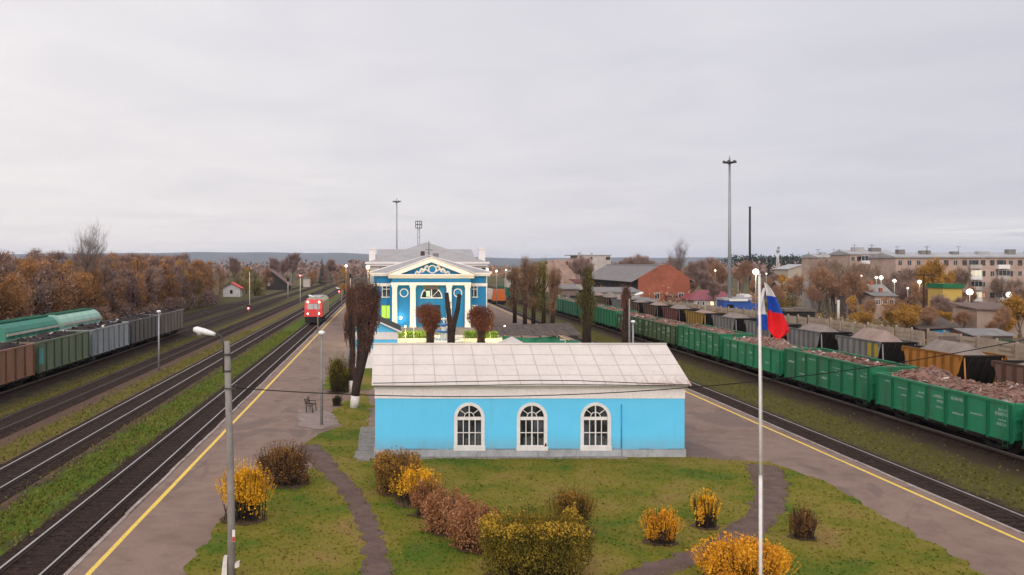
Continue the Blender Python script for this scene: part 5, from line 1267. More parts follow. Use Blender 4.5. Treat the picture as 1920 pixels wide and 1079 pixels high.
# the wood left of the tracks
WOOD = [(leafy_meshes(11.5, 6.5, 1, L_rust, M_bark), 'bushy tree with rust orange leaves in the wood beyond the left tracks'), (leafy_meshes(11, 6.0, 2, L_brown, M_bark), 'bushy tree with dull brown leaves in the wood beyond the left tracks'),
        (leafy_meshes(12, 6.2, 3, L_purp, M_bark, 900, .30, .08, 1300), 'purple brown, mostly bare bushy tree in the wood beyond the left tracks'), (leafy_meshes(10.5, 6, 4, L_ochre, M_bark), 'bushy tree with ochre yellow leaves in the wood beyond the left tracks'),
        (leafy_meshes(11, 6.5, 5, L_rust, M_bark, 1100, .32, .08, 1100), 'thin rust leaved bushy tree with bare tops in the wood beyond the left tracks'), (leafy_meshes(10, 6, 6, L_olive, M_bark), 'bushy tree with olive leaves in the wood beyond the left tracks')]
rg = random.Random(21)
for row, (dx, hs_) in enumerate(((-48, .90), (-52.5, 1.06), (-58, 1.14), (-65, 1.18))):
    y = 88+row*3
    while y < 232+row*14:
        k = rg.choices(range(6), [4, 5.5, 4.5, 1.3, 4, .8 if row else 1.4])[0]; m_, lab = WOOD[k]
        s = hs_*rg.uniform(.94, 1.05)
        yy = y+rg.uniform(-1, 1); fade = 1.0-.0*max(0, yy-200)
        place_tree(m_, lx(dx, yy)+rg.uniform(-1.3, 1.3), yy, -.45, lab, 'trees of the autumn wood on the left', rz=rg.uniform(0, 6.3), sc=(s*rg.uniform(.9, 1.2), s*rg.uniform(.9, 1.2), s*fade), name='autumn_tree')
        y += rg.uniform(3.1, 4.4)
SH = [(leafy_meshes(3.2, 4, 31, L_purp, M_bark, 500, .3, .1, 400, .06), 'low purple brown thicket bush at the foot of the wood'), (leafy_meshes(2.8, 4, 32, L_brown, M_bark, 700, .3, .1, 150, .06), 'low brown thicket bush at the foot of the wood'), (leafy_meshes(2.4, 4, 33, L_olive, M_bark, 700, .28, .1, 80, .06), 'low olive thicket bush at the foot of the wood')]
y = 90
while y < 232:
    m_, lab = rg.choices(SH, [4, 3, 1.4])[0]; place_tree(m_, lx(-44.6, y)+rg.uniform(-1.2, 1.0), y, -.45, lab, 'bushes at the foot of the wood', 'bush', rg.uniform(0, 6), rg.uniform(.7, 1.2), 'thicket_bush'); y += rg.uniform(2.8, 5)
B1 = bare_meshes('b1', 19, .26, 47, L_grey, M_barkg, 4, 1, 1.2, .03, .35, .85, trunk=.3)
B2 = bare_meshes('b2', 15, .28, 42, L_purp, M_barkg, 4, 4, 1.2, .05, .4, .7)
B3 = bare_meshes('b3', 14, .28, 43, L_pink, M_barkg, 4, 4, 1.2, .06, .45, .65)
B4 = bare_meshes('b4', 20, .26, 52, L_pink, M_barkg, 4, 3, 1.0, .05, .7, .5, trunk=.36)
B5 = bare_meshes('b5', 11, .25, 45, L_brown, M_barkg, 4, 3, .9, .035, .5, .75, leaf=1, lsize=.2)
B6 = bare_meshes('b6', 11, .25, 46, L_ochre, M_barkg, 4, 3, .9, .04, .5, .7, leaf=3, lsize=.24)
def conifer_meshes(h, w, seed):
    rg = random.Random(seed); a, b = MB(), MB(); a.tube([(0, 0, -.1), (0, 0, h)], [.2, .03], 6)
    for k in range(26):
        f = (k+.5)/26; z = h*(.08+.92*f); r = w*.5*(1-f)**.85+.1; n = max(5, int(16*(1-f))+4)
        for j in range(n):
            an = 2*PI*j/n+rg.uniform(-.3, .3); L = r*rg.uniform(.75, 1.1); tip = Vector((math.cos(an)*L, math.sin(an)*L, z-L*.3)); ro = Vector((0, 0, z)); s = Vector((-math.sin(an), math.cos(an), 0))*L*.3
            b.face([ro, ro.lerp(tip, .6)+s, tip, ro.lerp(tip, .6)-s])
            for _ in range(3): b.leaf(ro.lerp(tip, rg.uniform(.4, 1))+Vector((0, 0, -.1)), .4, rg)
    return a.mesh('trunk', M_bark), b.mesh('crown', L_con)
CN = conifer_meshes(14, 5, 3)
def tree_at(m_, base_h, px, ytop, Y, label, group=None, wide=1.0, name='tree', z0=None):
    x = PX(px, Y); z = gz(x, Y) if z0 is None else z0; s = (PZ(ytop, Y)-z)/base_h
    return place_tree(m_, x, Y, z, label, group, 'tree', R.uniform(0, 6.3), (s*wide, s*wide, s), name)
tree_at(B1, 19, 157, 404, 140, 'tall bare tree rising alone above the autumn wood on the left', wide=.74, name='bare_tree')
for px, yt, Y, m_, b_, w, lab in ((441, 478, 330, B2, 15, .8, 'small bare tree above the olive trees behind the white hut'), (446, 492, 300, WOOD[5][0], 10, 1.1, 'olive leaved tree right behind the white hut'), (478, 494, 285, WOOD[5][0], 10, 1.2, 'olive leaved tree right of the white hut'), (462, 497, 305, WOOD[3][0], 10.5, 1.0, 'yellowish tree between the two olive trees behind the hut'),
        (395, 488, 262, WOOD[4][0], 11, 1.1, 'rust leaved tree at the right end of the autumn wood'), (412, 498, 292, WOOD[1][0], 11, 1.1, 'brown bushy tree left of the white hut'), (500, 500, 330, WOOD[1][0], 11, 1.1, 'brown bushy tree left of the dark wooden house'),
        (516, 480, 420, B2, 15, 1.0, 'bare tree behind the dark wooden house, left one'), (531, 484, 410, B2, 15, 1.0, 'bare tree behind the dark wooden house, middle one'), (548, 470, 400, B2, 15, 1.1, 'tallest bare purple tree behind the dark wooden house'), (585, 499, 400, WOOD[0][0], 11.5, 1.3, 'rust orange tree right of the red signal'),
        (604, 484, 420, CN, 14, 1.0, 'dark conifer beside the bare dark tree, left of the station'), (621, 483, 430, B2, 15, 1.2, 'bare dark tree left of the station and right of the conifer'), (646, 500, 300, WOOD[3][0], 10.5, 1.0, 'yellow tree beside a lit lamp, left of the station'), (610, 505, 380, WOOD[2][0], 12, 1.1, 'bare bushes at the track bend beyond the locomotive'), (632, 507, 370, WOOD[1][0], 11, 1.0, 'brown bush at the track bend beyond the locomotive')):
    tree_at(m_, b_, px, yt, Y, lab, 'trees beyond the yard on the left', w)
for px, yt, Y, m_, b_, w, lab in ((1083, 474, 285, B3, 14, .9, 'pinkish bare birch in front of the pink brick ruin'), (1098, 484, 280, B3, 14, .8, 'smaller pinkish bare birch right of the ruin'), (1168, 480, 480, B3, 14, 1.2, 'pinkish bare tree left of the warehouse ridge'), (1190, 473, 480, B3, 14, 1.2, 'tallest pinkish bare tree behind the warehouse ridge'), (1215, 478, 490, B3, 14, 1.2, 'pinkish bare tree right in the row behind the warehouse ridge'), (1142, 488, 420, B3, 14, 1.2, 'low pinkish bare tree beside the pale block'),
        (1267, 439, 300, B1, 19, .6, 'tall narrow bare tree behind the brick gable'), (1252, 478, 320, B3, 14, 1.1, 'pinkish bare tree at the foot of the tall narrow bare tree'), (1296, 487, 300, B2, 15, 1.0, 'bare brown tree just right of the brick gable'), (1315, 482, 320, B2, 15, 1.0, 'bare brown tree right of the brick gable, second one'), (1336, 478, 330, B2, 15, 1.1, 'bare brown tree left of the tall mast'), (1352, 484, 280, B5, 11, 1.1, 'brown leaved thin tree just left of the tall mast'), (1390, 482, 290, B5, 11, 1.0, 'brown leaved thin tree just right of the tall mast'), (1322, 505, 240, B2, 15, 1.1, 'dark bare tree before the maroon roofed house'),
        (1466, 512, 205, WOOD[3][0], 10.5, 1.4, 'ochre yellow willow right of the flag'), (1448, 530, 200, WOOD[5][0], 10, 1.3, 'olive willow behind the flag'), (1487, 540, 195, WOOD[5][0], 10, 1.0, 'low olive tree right of the ochre willow'),
        (1470, 481, 400, CN, 14, .9, 'dark conifer left of the pale two storey building'), (1486, 474, 430, CN, 14, .9, 'dark conifer behind the roof of the pale two storey building'), (1516, 472, 430, CN, 14, .9, 'tallest dark conifer left of the brick apartments'), (1441, 480, 420, CN, 14, .9, 'dark conifer right of the bright floodlight'), (1500, 484, 440, CN, 14, .9, 'small dark conifer between two taller conifers'),
        (1552, 492, 185, B5, 11, 1.1, 'big bare brown tree before the left end of the apartments'), (1588, 500, 180, B5, 11, 1.2, 'bare brown tree right of the big one before the apartments'), (1620, 515, 190, B5, 11, 1.1, 'thin bare tree under the paired lamps'), (1605, 552, 165, WOOD[3][0], 10.5, 1.3, 'low ochre tree behind the white forked post'), (1530, 530, 180, B5, 11, 1.0, 'greyish bare tree by the blue fence'),
        (1672, 545, 175, WOOD[0][0], 11.5, 1.4, 'low reddish brown tree before the apartments, left one'), (1700, 550, 170, WOOD[1][0], 11, 1.4, 'low brown tree before the apartments, middle one'), (1738, 476, 200, B6, 11, .9, 'tall orange leaved tree before the apartments, beside the dark pole'), (1765, 500, 205, B6, 11, .9, 'orange brown tree right of the dark pole'), (1716, 520, 195, B5, 11, .9, 'bare tree left of the dark pole'),
        (1757, 548, 165, B2, 15, 1.0, 'tree with a whitewashed trunk foot, left of three'), (1775, 552, 163, B2, 15, 1.0, 'tree with a whitewashed trunk foot, middle of three'), (1797, 552, 165, B2, 15, 1.0, 'tree with a whitewashed trunk foot, right of three'),
        (1880, 570, 130, B5, 11, 1.2, 'brown bushy tree at the right edge behind the flat roof'), (1915, 545, 135, B6, 11, 1.1, 'orange brown tree cut by the right edge'), (1858, 596, 125, B5, 11, 1.2, 'low brown bushy tree left of the one at the right edge')):
    t = tree_at(m_, b_, px, yt, Y, lab, 'trees of the town on the right', w)
    if 'whitewashed' in lab: mb = MB(); mb.tube([(0, 0, -.1), (0, 0, 1.5)], [.42, .36], 8); mb.build('trunk_whitewash', M_lime, t)
L_haze = leafmat('hazy town twigs', [(.15, .10, .078), (.25, .17, .13), (.34, .24, .185), (.42, .30, .22)], .2)
B7 = bare_meshes('b7', 11, .2, 61, L_haze, M_barkg, 4, 3, 1.0, .045, .5, .75, leaf=1, lsize=.2)
rg = random.Random(78)
for k in range(34):
    px = rg.uniform(1532, 1915); Y = rg.uniform(207, 221); x = PX(px, Y); s = rg.uniform(.85, 1.35)
    if x < 74 or 1800 < px < 1860: continue
    place_tree(B7, x, Y, gz(x, Y), 'pale hazy bare tree in front of the apartment blocks', 'hazy bare trees before the apartments', 'tree', rg.uniform(0, 6.3), (s, s, s), 'bare_tree')
rg = random.Random(77)
for k in range(46):
    px = rg.uniform(1285, 1925); Y = rg.uniform(172, 330); 
    if 1470 < px < 1540 and Y > 215: Y = rg.uniform(172, 210)
    x = PX(px, Y); s = rg.uniform(.62, .95); m_, nm = rg.choice([(B5, 'pale brown thin bare tree among the houses of the town'), (B2, 'greyish purple thin bare tree among the houses of the town'), (B3, 'pinkish thin bare tree among the houses of the town'), (B5, 'pale brown thin bare tree among the houses of the town')])
    if x < 72: continue
    s *= 1.0 if m_ is B5 else .75
    place_tree(m_, x, Y, gz(x, Y), nm, 'bare trees among the houses', 'tree', rg.uniform(0, 6.3), (s*1.1, s*1.1, s), 'bare_tree')
for k in range(16):
    Y = rg.uniform(112, 165); px = rg.uniform(1600, 1925); x = PX(px, Y); s = rg.uniform(.3, .5)
    if x < 70: continue
    m_ = rg.choice([B5, B6]); place_tree(m_, x, Y, gz(x, Y), ('low ochre bushy tree behind the concrete fence' if m_ is B6 else 'low brown bushy tree behind the concrete fence'), 'low trees behind the fence', 'tree', rg.uniform(0, 6.3), (s*1.5, s*1.5, s), 'bushy_tree')
# far woods and hills
def far_wood(label, xa, xb, ya, yb, h0, h1, n, m_, seed, size):
    rg = random.Random(seed); mb = MB()
    for _ in range(n):
        u = rg.random(); x = xa+(xb-xa)*u; y = rg.uniform(ya, yb); hh = h0+(h1-h0)*(.5+.5*math.sin(u*37+seed)*math.sin(u*91+seed*2))*rg.uniform(.7, 1)
        mb.leaf((x, y, gz(x, y)+hh*rg.random()**.7), size, rg, .5)
    tag(mb.build('far_wood', m_), label, 'wood', kind='stuff')
far_wood('distant brown wood under the hills on the left', -420, -20, 560, 760, 5, 14, 6000, L_purp, 3, 3.0)
far_wood('distant brown wood under the hills behind the station', -60, 330, 700, 900, 4, 12, 5000, L_brown, 5, 3.0)
far_wood('distant purple brown wood behind the town', 240, 760, 560, 800, 6, 17, 7000, L_purp, 7, 3.2)
far_wood('dark conifer wood on the rise right of the chimney', 330, 640, 820, 900, 14, 23, 16000, L_con, 9, 2.4)
far_wood('scrubby brown growth between the far sheds on the right', 58, 100, 200, 420, 2, 6, 5000, L_brown, 11, .9)
far_wood('dry brown scrub behind the concrete fence', 70, 135, 110, 210, .6, 2.0, 6000, leafmat('dry scrub', [(.09, .055, .03), (.19, .125, .06), (.27, .19, .09), (.16, .14, .05)], .15), 13, .55)
far_wood('dry straw coloured weeds along the concrete fence', 47, 64.5, 62, 190, .2, 1.0, 15000, leafmat('straw weeds', [(.13, .085, .045), (.26, .18, .095), (.36, .27, .15), (.14, .13, .04)], .2), 15, .30)
def hill_mat():
    m, nt, b = newmat('forested hill'); n1 = noise(nt, pos(nt), .006, 6, .6)
    nt.links.new(ramp(nt, n1, [(.35, (.035, .038, .03)), (.65, (.075, .06, .04))]).outputs[0], b.inputs['Base Color']); b.inputs['Roughness'].default_value = 1.0; return m
mb = MB(); tab = [(-4500, 70), (-2500, 88), (-1560, 98), (-700, 95), (-350, 92), (60, 72), (420, 62), (1150, 50), (2000, 56), (3500, 62), (5000, 60)]
N_ = 120; Yh = 7000
pts = []
for k in range(N_+1):
    x = -4500+9500*k/N_; h = lerp_tab(tab, x)+2.0*math.sin(x*.011)+1.5*math.sin(x*.0043+1); pts.append((x, h))
for (x0, h0), (x1, h1) in zip(pts, pts[1:]):
    prev = None
    for f, yo in ((0, -2200), (.25, -1300), (.7, -500), (1, 0), (.9, 600), (0, 1400)):
        cur = ((x0, Yh+yo, -6+(h0+6)*f), (x1, Yh+yo, -6+(h1+6)*f))
        if prev: mb.face([prev[0], prev[1], cur[1], cur[0]], True)
        prev = cur
struct('hills', mb, hill_mat())

# pollarded trees round the station: thick dark trunks with a coat of upright twigs
def pollard(x, y, label, path_, rads, crown, lm, ntw=1500, coat=(.25, 1.0), coat_r=.35, tl=.9, tw=.035, white=0.0, leaf=600, ls=.10, lims=None):
    """path_: trunk points (dx, dz); crown: list of (dx, dz, rx, rz, share)"""
    rg = random.Random(int(x*100+y*7)); t = thing('pollarded_tree', label, 'tree', (x, y, 0), group='pollarded trees by the station')
    a = MB(); pts = [(dx, 0, dz) for dx, dz in path_]; a.tube(pts, rads, 10)
    for L in (lims or []): a.tube([(p[0], p[2] if len(p) > 2 else 0, p[1]) for p in L[0]], L[1], 7)
    rl_ = random.Random(int(x*31+y*17)); zt_ = path_[-1][1]
    for k in range(9 if len(crown) > 1 else 3):             # upright limbs carrying the twigs
        c = rl_.choice(crown); z0 = zt_*rl_.uniform(.25, .6); f = [q for q in zip(path_, path_[1:]) if q[1][1] >= z0][0]; bx0 = f[0][0]+(f[1][0]-f[0][0])*(z0-f[0][1])/max(.01, f[1][1]-f[0][1])
        ex, ey, ez = c[0]+rl_.uniform(-.8, .8)*c[2], rl_.uniform(-.8, .8)*c[2], c[1]+c[3]*rl_.uniform(.2, .95)
        if ez > z0+.5: a.tube([(bx0, 0, z0), (bx0*.4+ex*.6, ey*.6, z0+(ez-z0)*.4), (ex, ey, ez)], [.12, .085, .02], 5)
    a.build('trunk', M_bark, t)
    if white:
        w = MB(); w.tube([(pts[0][0], 0, -.02), (pts[0][0]+(pts[1][0]-pts[0][0])*white/max(.1, pts[1][2]), 0, white)], [rads[0]*1.03, rads[0]*1.01], 10); w.build('trunk_whitewash', M_lime, t)
    b = MB(); ztop = path_[-1][1]
    def at(z):
        for (x0, z0), (x1, z1) in zip(path_, path_[1:]):
            if z <= z1: return x0+(x1-x0)*(z-z0)/max(1e-6, z1-z0)
        return path_[-1][0]
    for _ in range(int(ntw*.45)):
        z = ztop*rg.uniform(*coat); an = rg.uniform(0, 2*PI); rr_ = coat_r*rg.uniform(.3, 1); c = Vector((at(z)+math.cos(an)*rr_*.5, math.sin(an)*rr_*.5, z))
        b.twig(c, c+Vector((math.cos(an)*rr_*1.3, math.sin(an)*rr_*1.3, tl*rg.uniform(.5, 1.3))), tw, rg)
    tot = sum(c[4] for c in crown) or 1
    for cx, cz, rx_, rz_2, sh in crown:
        for _ in range(int(ntw*.55*sh/tot)):
            d = Vector((rg.gauss(0, 1), rg.gauss(0, 1), rg.gauss(0, 1))).normalized()*rg.random()**.35; c = Vector((cx+d.x*rx_, d.y*rx_, cz+d.z*rz_2))
            o = Vector((c.x-cx, c.y, .0))*.5; b.twig(c-o*.4-Vector((0, 0, tl*.4)), c+o*.5+Vector((0, 0, tl*rg.uniform(.2, .6))), tw, rg)
        for _ in range(int(leaf*sh/tot)):
            d = Vector((rg.gauss(0, 1), rg.gauss(0, 1), rg.gauss(0, 1))).normalized()*rg.random()**.4; b.leaf((cx+d.x*rx_, d.y*rx_, cz+d.z*rz_2), ls, rg)
    b.build('crown', lm, t); return t
xA, yA = P(664, 765); kA = yA/F
pollard(xA, yA, 'nearest pollarded tree with dense dark twigs and whitewashed foot, beside the small building', [(0, 0), (.15, 1.5), (.65, 3.8), (.85, 6.0), (1.0, 7.5)], [.30, .30, .36, .30, .12],
        [(1.0, 7.2, .75, 1.6, 2.6), (.9, 5.6, .60, 1.8, 2.2), (.5, 4.0, .36, 1.4, .8), (1.45, 7.6, .5, 1.2, 1.2), (.45, 7.9, .5, 1.0, .9), (.3, 6.4, .4, .9, .6), (1.5, 6.2, .35, .8, .5)], L_dark, 3000, (.22, 1), .26, 1.0, .032, .85, 4600, .12,
        lims=[([(.2, 2.2), (1.0, 4.2), (1.35, 6.2)], [.2, .16, .05]), ([(.5, 3.6), (.3, 5.5), (.35, 7.6)], [.2, .13, .04])])
xB, yB = P(659, 735)
pollard(xB, yB, 'pollarded tree with a thin dark trunk and whitewashed foot, just behind the nearest one', [(0, 0), (.05, 2), (.1, 5), (-.1, 8)], [.26, .25, .2, .1], [(-.05, 7.2, .42, 1.2, 1.5), (-.35, 5.2, .32, 1.3, .8), (.2, 6.0, .3, .9, .5)], L_dark, 1500, (.2, 1), .24, .9, .035, .9, 1500, .11)
pollard(PX(806, 100), 100, 'pollarded tree with a round reddish brown crown, left of the fountain', [(0, 0), (.05, 1.5), (0, 3.2), (-.1, 4.6)], [.50, .45, .38, .2], [(-.2, 4.2, 1.45, 1.4, 3), (.1, 3.0, 1.0, .9, 1), (.6, 4.0, .8, .9, .8), (-.9, 4.6, .7, .7, .7)], L_redb, 1900, (.2, .9), .45, .8, .04, 0, 3800, .16)
pollard(PX(902, 100), 100, 'pollarded tree with a bright reddish brown crown, right of the fountain', [(0, 0), (.0, 1.4), (-.1, 3), (-.1, 4.2)], [.45, .42, .35, .2], [(-.05, 3.9, 1.6, 1.4, 3), (.4, 2.9, 1.1, .8, 1), (-.5, 4.4, .8, .7, .8)], L_redb, 1800, (.15, .9), .45, .8, .04, 0, 4200, .16)
xF = PX(846, 101)
pollard(xF, 101, 'bare forked pollard with two thick upright stems before the fountain', [(0, 0), (0, 1.9), (-.15, 3.2), (-.55, 6.7)], [.46, .44, .30, .24], [(0, 3.2, .5, .8, 1)], L_dark, 420, (.2, .8), .42, .6, .05, 0, 60, .12, lims=[([(.05, 1.5), (.3, 3.0), (.75, 4.8), (.95, 6.55)], [.38, .30, .27, .24])])
L_pop = leafmat('faded poplar leaves', [(0.065, 0.042, 0.029), (0.156, 0.091, 0.058), (0.260, 0.150, 0.085), (0.338, 0.221, 0.091)], .5)
for px, yt, yb, w, lm_, lab in ((965, 500, 606, 1.0, L_pop, 'leftmost brown poplar of the clump right of the station'), (984, 479, 612, 1.7, L_pop, 'tallest brown poplar of the clump right of the station'), (1000, 487, 610, 1.3, L_pop, 'brown poplar second from the right in the clump'), (1019, 484, 611, 1.6, L_olive, 'broad olive brown poplar at the right of the clump'), (1036, 505, 614, 1.0, L_pop, 'low brown poplar at the right end of the clump')):
    x, y = P(px, yb); h = PZ(yt, y)
    rq = random.Random(px); pollard(x, y, lab, [(0, 0), (.05, h*.3), (0, h*.6), (.05, h*.92)], [.36, .30, .2, .05], [(rq.uniform(-.75, .75)*w, h*f+rq.uniform(-.3, .3), w*rq.uniform(.5, 1.0), h*rq.uniform(.07, .14), rq.uniform(.5, 1.3)) for f in (.36, .46, .55, .63, .72, .8, .87)], lm_, 1100, (.15, 1), .45, 1.3, .04, 0, 2400, .19)
x, y = PX(1100, 99), 99; h = PZ(500, y)
pollard(x, y, 'leafy olive and brown poplar by the far end of the roof ridge', [(0, 0), (0, h*.3), (.1, h*.65), (.05, h*.95)], [.55, .48, .34, .1], [(.1, h*.83, .75, h*.16, 1), (-.35, h*.62, 1.1, h*.08, .9), (.15, h*.6, 1.2, h*.12, 1.2), (.1, h*.4, .9, h*.14, .9)], leafmat('poplar olive leaves', [(.03, .022, .014), (.065, .05, .02), (.14, .125, .03), (.20, .15, .05)], .5), 1500, (.1, 1), .45, 1.1, .05, 0, 1900, .18)
x, y = PX(1172, 88), 88; h = PZ(540, y)
pollard(x, y, 'bare dark pollard at the right platform edge before the olive wagons', [(0, 0), (0, h*.4), (.1, h*.7), (.1, h)], [.36, .33, .28, .2], [(.1, h*.85, .5, h*.15, 1)], L_dark, 900, (.1, 1), .45, .7, .05, 0, 150, .14)

# shrubs in the foreground
M_soil_shade = mat('leaf litter with contact shade', (.13, .085, .045), (.06, .04, .025), 2.2, .95, fine=14, bmp=.6)  # leaf litter, its dark tone doubling as painted contact shade
def shrub(label, x0, x1, yt, yb, cols, seed, low=None, n=7000, ls=.085, depth=None, shape='round', rot=0.0, top_cols=None, name='shrub', bare=.0, group='autumn shrubs on the lawns'):
    x, y = P((x0+x1)/2, yb); k = y/F; w = (x1-x0)*k/2; d = depth or w*.85; y += d*.6
    k = y/F; h = PZ(yt, y)-.0; w = (x1-x0)*k/2; x = PX((x0+x1)/2, y)
    rg = random.Random(seed); t = thing(name, label, 'shrub', (x, y, .012), rot, group=group)
    sb = [(math.cos(a)*o, math.sin(a)*o, rg.uniform(.22, .80)-.18*o, rg.uniform(.26, .44)) for a, o in ((rg.uniform(0, 6.3), rg.uniform(0, .72)) for _ in range(17))]+[(0, 0, .6, .42), (.45, -.2, .45, .4), (-.45, -.2, .45, .4)]
    b = MB(); cl = [(rg.uniform(-.7, .7), rg.uniform(-.7, .7), rg.uniform(.45, .95), rg.uniform(.3, .5)) for _ in range(14)]
    lm = [leafmat('leaves '+str(seed), cols, 1.6), leafmat('top leaves '+str(seed), top_cols or cols, 1.6)]; lump = [(rg.uniform(-1, 1), rg.uniform(-1, 1), rg.uniform(.1, .28)) for _ in range(16)]
    cnt = 0
    while cnt < n:
        if shape == 'box':
            u, v, q = rg.uniform(-1, 1), rg.uniform(-1, 1), rg.random()**.62
            e = max(abs(u), abs(v)); lim = 1-.12*(1-q)-.06*math.sin(u*9+seed)*math.sin(v*7)
            if e > lim or rg.random() < .35*(1-e): continue
            q *= .80+.05*math.sin(u*11+v*7)+sum(max(0, .3-math.hypot(u-a, v-c_))*g_ for a, c_, g_ in lump)*2.2
            u *= 1+.10*math.sin(q*8+v*5+seed); v *= 1+.10*math.sin(q*7+u*6)
        else:
            c_ = rg.choice(sb); dv = Vector((rg.gauss(0, 1), rg.gauss(0, 1), rg.gauss(0, 1)+.25)).normalized()*c_[3]*rg.random()**.3
            u, v, q = c_[0]+dv.x, c_[1]+dv.y, c_[2]+dv.z*.75
            if q < 0.02 or q > 1.03 or abs(u) > 1.08 or abs(v) > 1.08: continue
        if q < bare and rg.random() > .12: continue
        b.cur = 1 if q > .66+.2*rg.random() else 0; b.leaf((u*w, v*d, max(.03, q*h)), ls, rg); cnt += 1
    b.cur = 0
    for _ in range(n//25):                               # loose shoots breaking the outline
        u, v = rg.uniform(-1, 1), rg.uniform(-1, 1)
        if u*u+v*v > 1.2: continue
        q = h*math.sqrt(max(.1, 1-.6*(u*u+v*v))); b.twig((u*w, v*d, q*.7), (u*w*1.15, v*d*1.1, q*rg.uniform(.95, 1.2)), .016, rg)
        b.leaf((u*w*1.13, v*d*1.08, q*rg.uniform(.85, 1.15)), ls, rg)
    b.build('foliage', lm, t)
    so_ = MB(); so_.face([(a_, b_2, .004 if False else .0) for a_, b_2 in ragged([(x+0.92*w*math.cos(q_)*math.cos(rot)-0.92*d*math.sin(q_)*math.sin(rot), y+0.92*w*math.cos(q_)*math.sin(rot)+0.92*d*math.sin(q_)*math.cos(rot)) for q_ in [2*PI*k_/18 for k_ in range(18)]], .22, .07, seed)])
    so_ = struct('soil_shade', so_, M_soil_shade); so_.location.z = .022+.0013*seed  # dark sheet grounds the shrub: litter and contact shade in one colour
    s_ = MB()
    for _ in range(130):
        u, v = rg.gauss(0, .4), rg.gauss(0, .4); u2, v2 = u+rg.gauss(0, .25), v+rg.gauss(0, .25)
        if max(abs(u2), abs(v2)) > .95: continue
        s_.tube([(u*w*.8, v*d*.8, -.02), (u2*w, v2*d, h*rg.uniform(.6, .95))], [.014, .005], 4, cap=False)
    s_.build('stem', leafmat('dark shrub stems', [(.018, .012, .011), (.04, .026, .022)], 2), t)
    return t
YEL = [(.22, .11, .012), (.58, .28, .015), (.76, .40, .02), (.80, .50, .05)]
ORG = [(.20, .085, .012), (.52, .22, .016), (.72, .33, .02), (.76, .44, .05)]
BRN = [(.035, .018, .012), (.095, .045, .022), (.17, .085, .03), (.27, .15, .05)]
RED = [(.08, .032, .016), (.22, .090, .040), (.36, .165, .075), (.48, .28, .15)]
GOLD = [(.14, .09, .014), (.30, .18, .02), (.42, .26, .03), (.48, .32, .05)]
GBR = [(.10, .05, .015), (.24, .12, .025), (.36, .19, .035), (.45, .26, .06)]
GRN = [(.030, .026, .008), (.075, .062, .012), (.15, .115, .016), (.26, .17, .025)]
DGR = [(.02, .02, .008), (.045, .04, .012), (.08, .065, .018)]
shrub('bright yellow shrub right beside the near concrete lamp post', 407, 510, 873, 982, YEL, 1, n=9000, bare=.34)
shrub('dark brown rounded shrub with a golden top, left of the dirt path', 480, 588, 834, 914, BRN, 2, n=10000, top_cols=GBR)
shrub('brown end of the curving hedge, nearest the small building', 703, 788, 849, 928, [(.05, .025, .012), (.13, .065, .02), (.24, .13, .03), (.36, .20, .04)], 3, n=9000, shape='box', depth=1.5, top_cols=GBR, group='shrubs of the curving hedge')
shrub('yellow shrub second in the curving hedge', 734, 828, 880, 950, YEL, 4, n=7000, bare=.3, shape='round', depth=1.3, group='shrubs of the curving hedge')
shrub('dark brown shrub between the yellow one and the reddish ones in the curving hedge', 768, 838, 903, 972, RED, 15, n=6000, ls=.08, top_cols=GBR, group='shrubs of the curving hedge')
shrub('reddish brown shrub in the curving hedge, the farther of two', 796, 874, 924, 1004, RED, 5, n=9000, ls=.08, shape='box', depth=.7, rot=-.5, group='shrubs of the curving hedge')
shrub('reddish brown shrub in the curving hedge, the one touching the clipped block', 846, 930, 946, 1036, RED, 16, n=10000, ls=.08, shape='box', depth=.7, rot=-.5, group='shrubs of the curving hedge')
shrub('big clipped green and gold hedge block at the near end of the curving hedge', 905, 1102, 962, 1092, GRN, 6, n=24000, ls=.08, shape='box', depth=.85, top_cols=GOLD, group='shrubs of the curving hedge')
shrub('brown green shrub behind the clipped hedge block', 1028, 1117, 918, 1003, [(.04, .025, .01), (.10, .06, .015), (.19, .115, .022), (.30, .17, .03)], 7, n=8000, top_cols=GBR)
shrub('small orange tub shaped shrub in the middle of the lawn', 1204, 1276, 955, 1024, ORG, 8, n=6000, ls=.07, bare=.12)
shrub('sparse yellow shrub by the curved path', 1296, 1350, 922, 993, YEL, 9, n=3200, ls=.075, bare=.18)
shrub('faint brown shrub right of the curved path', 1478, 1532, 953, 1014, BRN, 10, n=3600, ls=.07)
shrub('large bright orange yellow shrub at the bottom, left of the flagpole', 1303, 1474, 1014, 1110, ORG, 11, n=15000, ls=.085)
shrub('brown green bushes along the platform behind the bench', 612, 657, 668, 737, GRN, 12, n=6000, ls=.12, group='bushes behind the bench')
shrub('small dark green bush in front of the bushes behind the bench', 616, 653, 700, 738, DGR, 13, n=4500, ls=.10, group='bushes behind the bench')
shrub('tiny dark weed clump right of the slim lamp post', 622, 642, 742, 762, DGR, 14, n=900, ls=.10, group='bushes behind the bench')

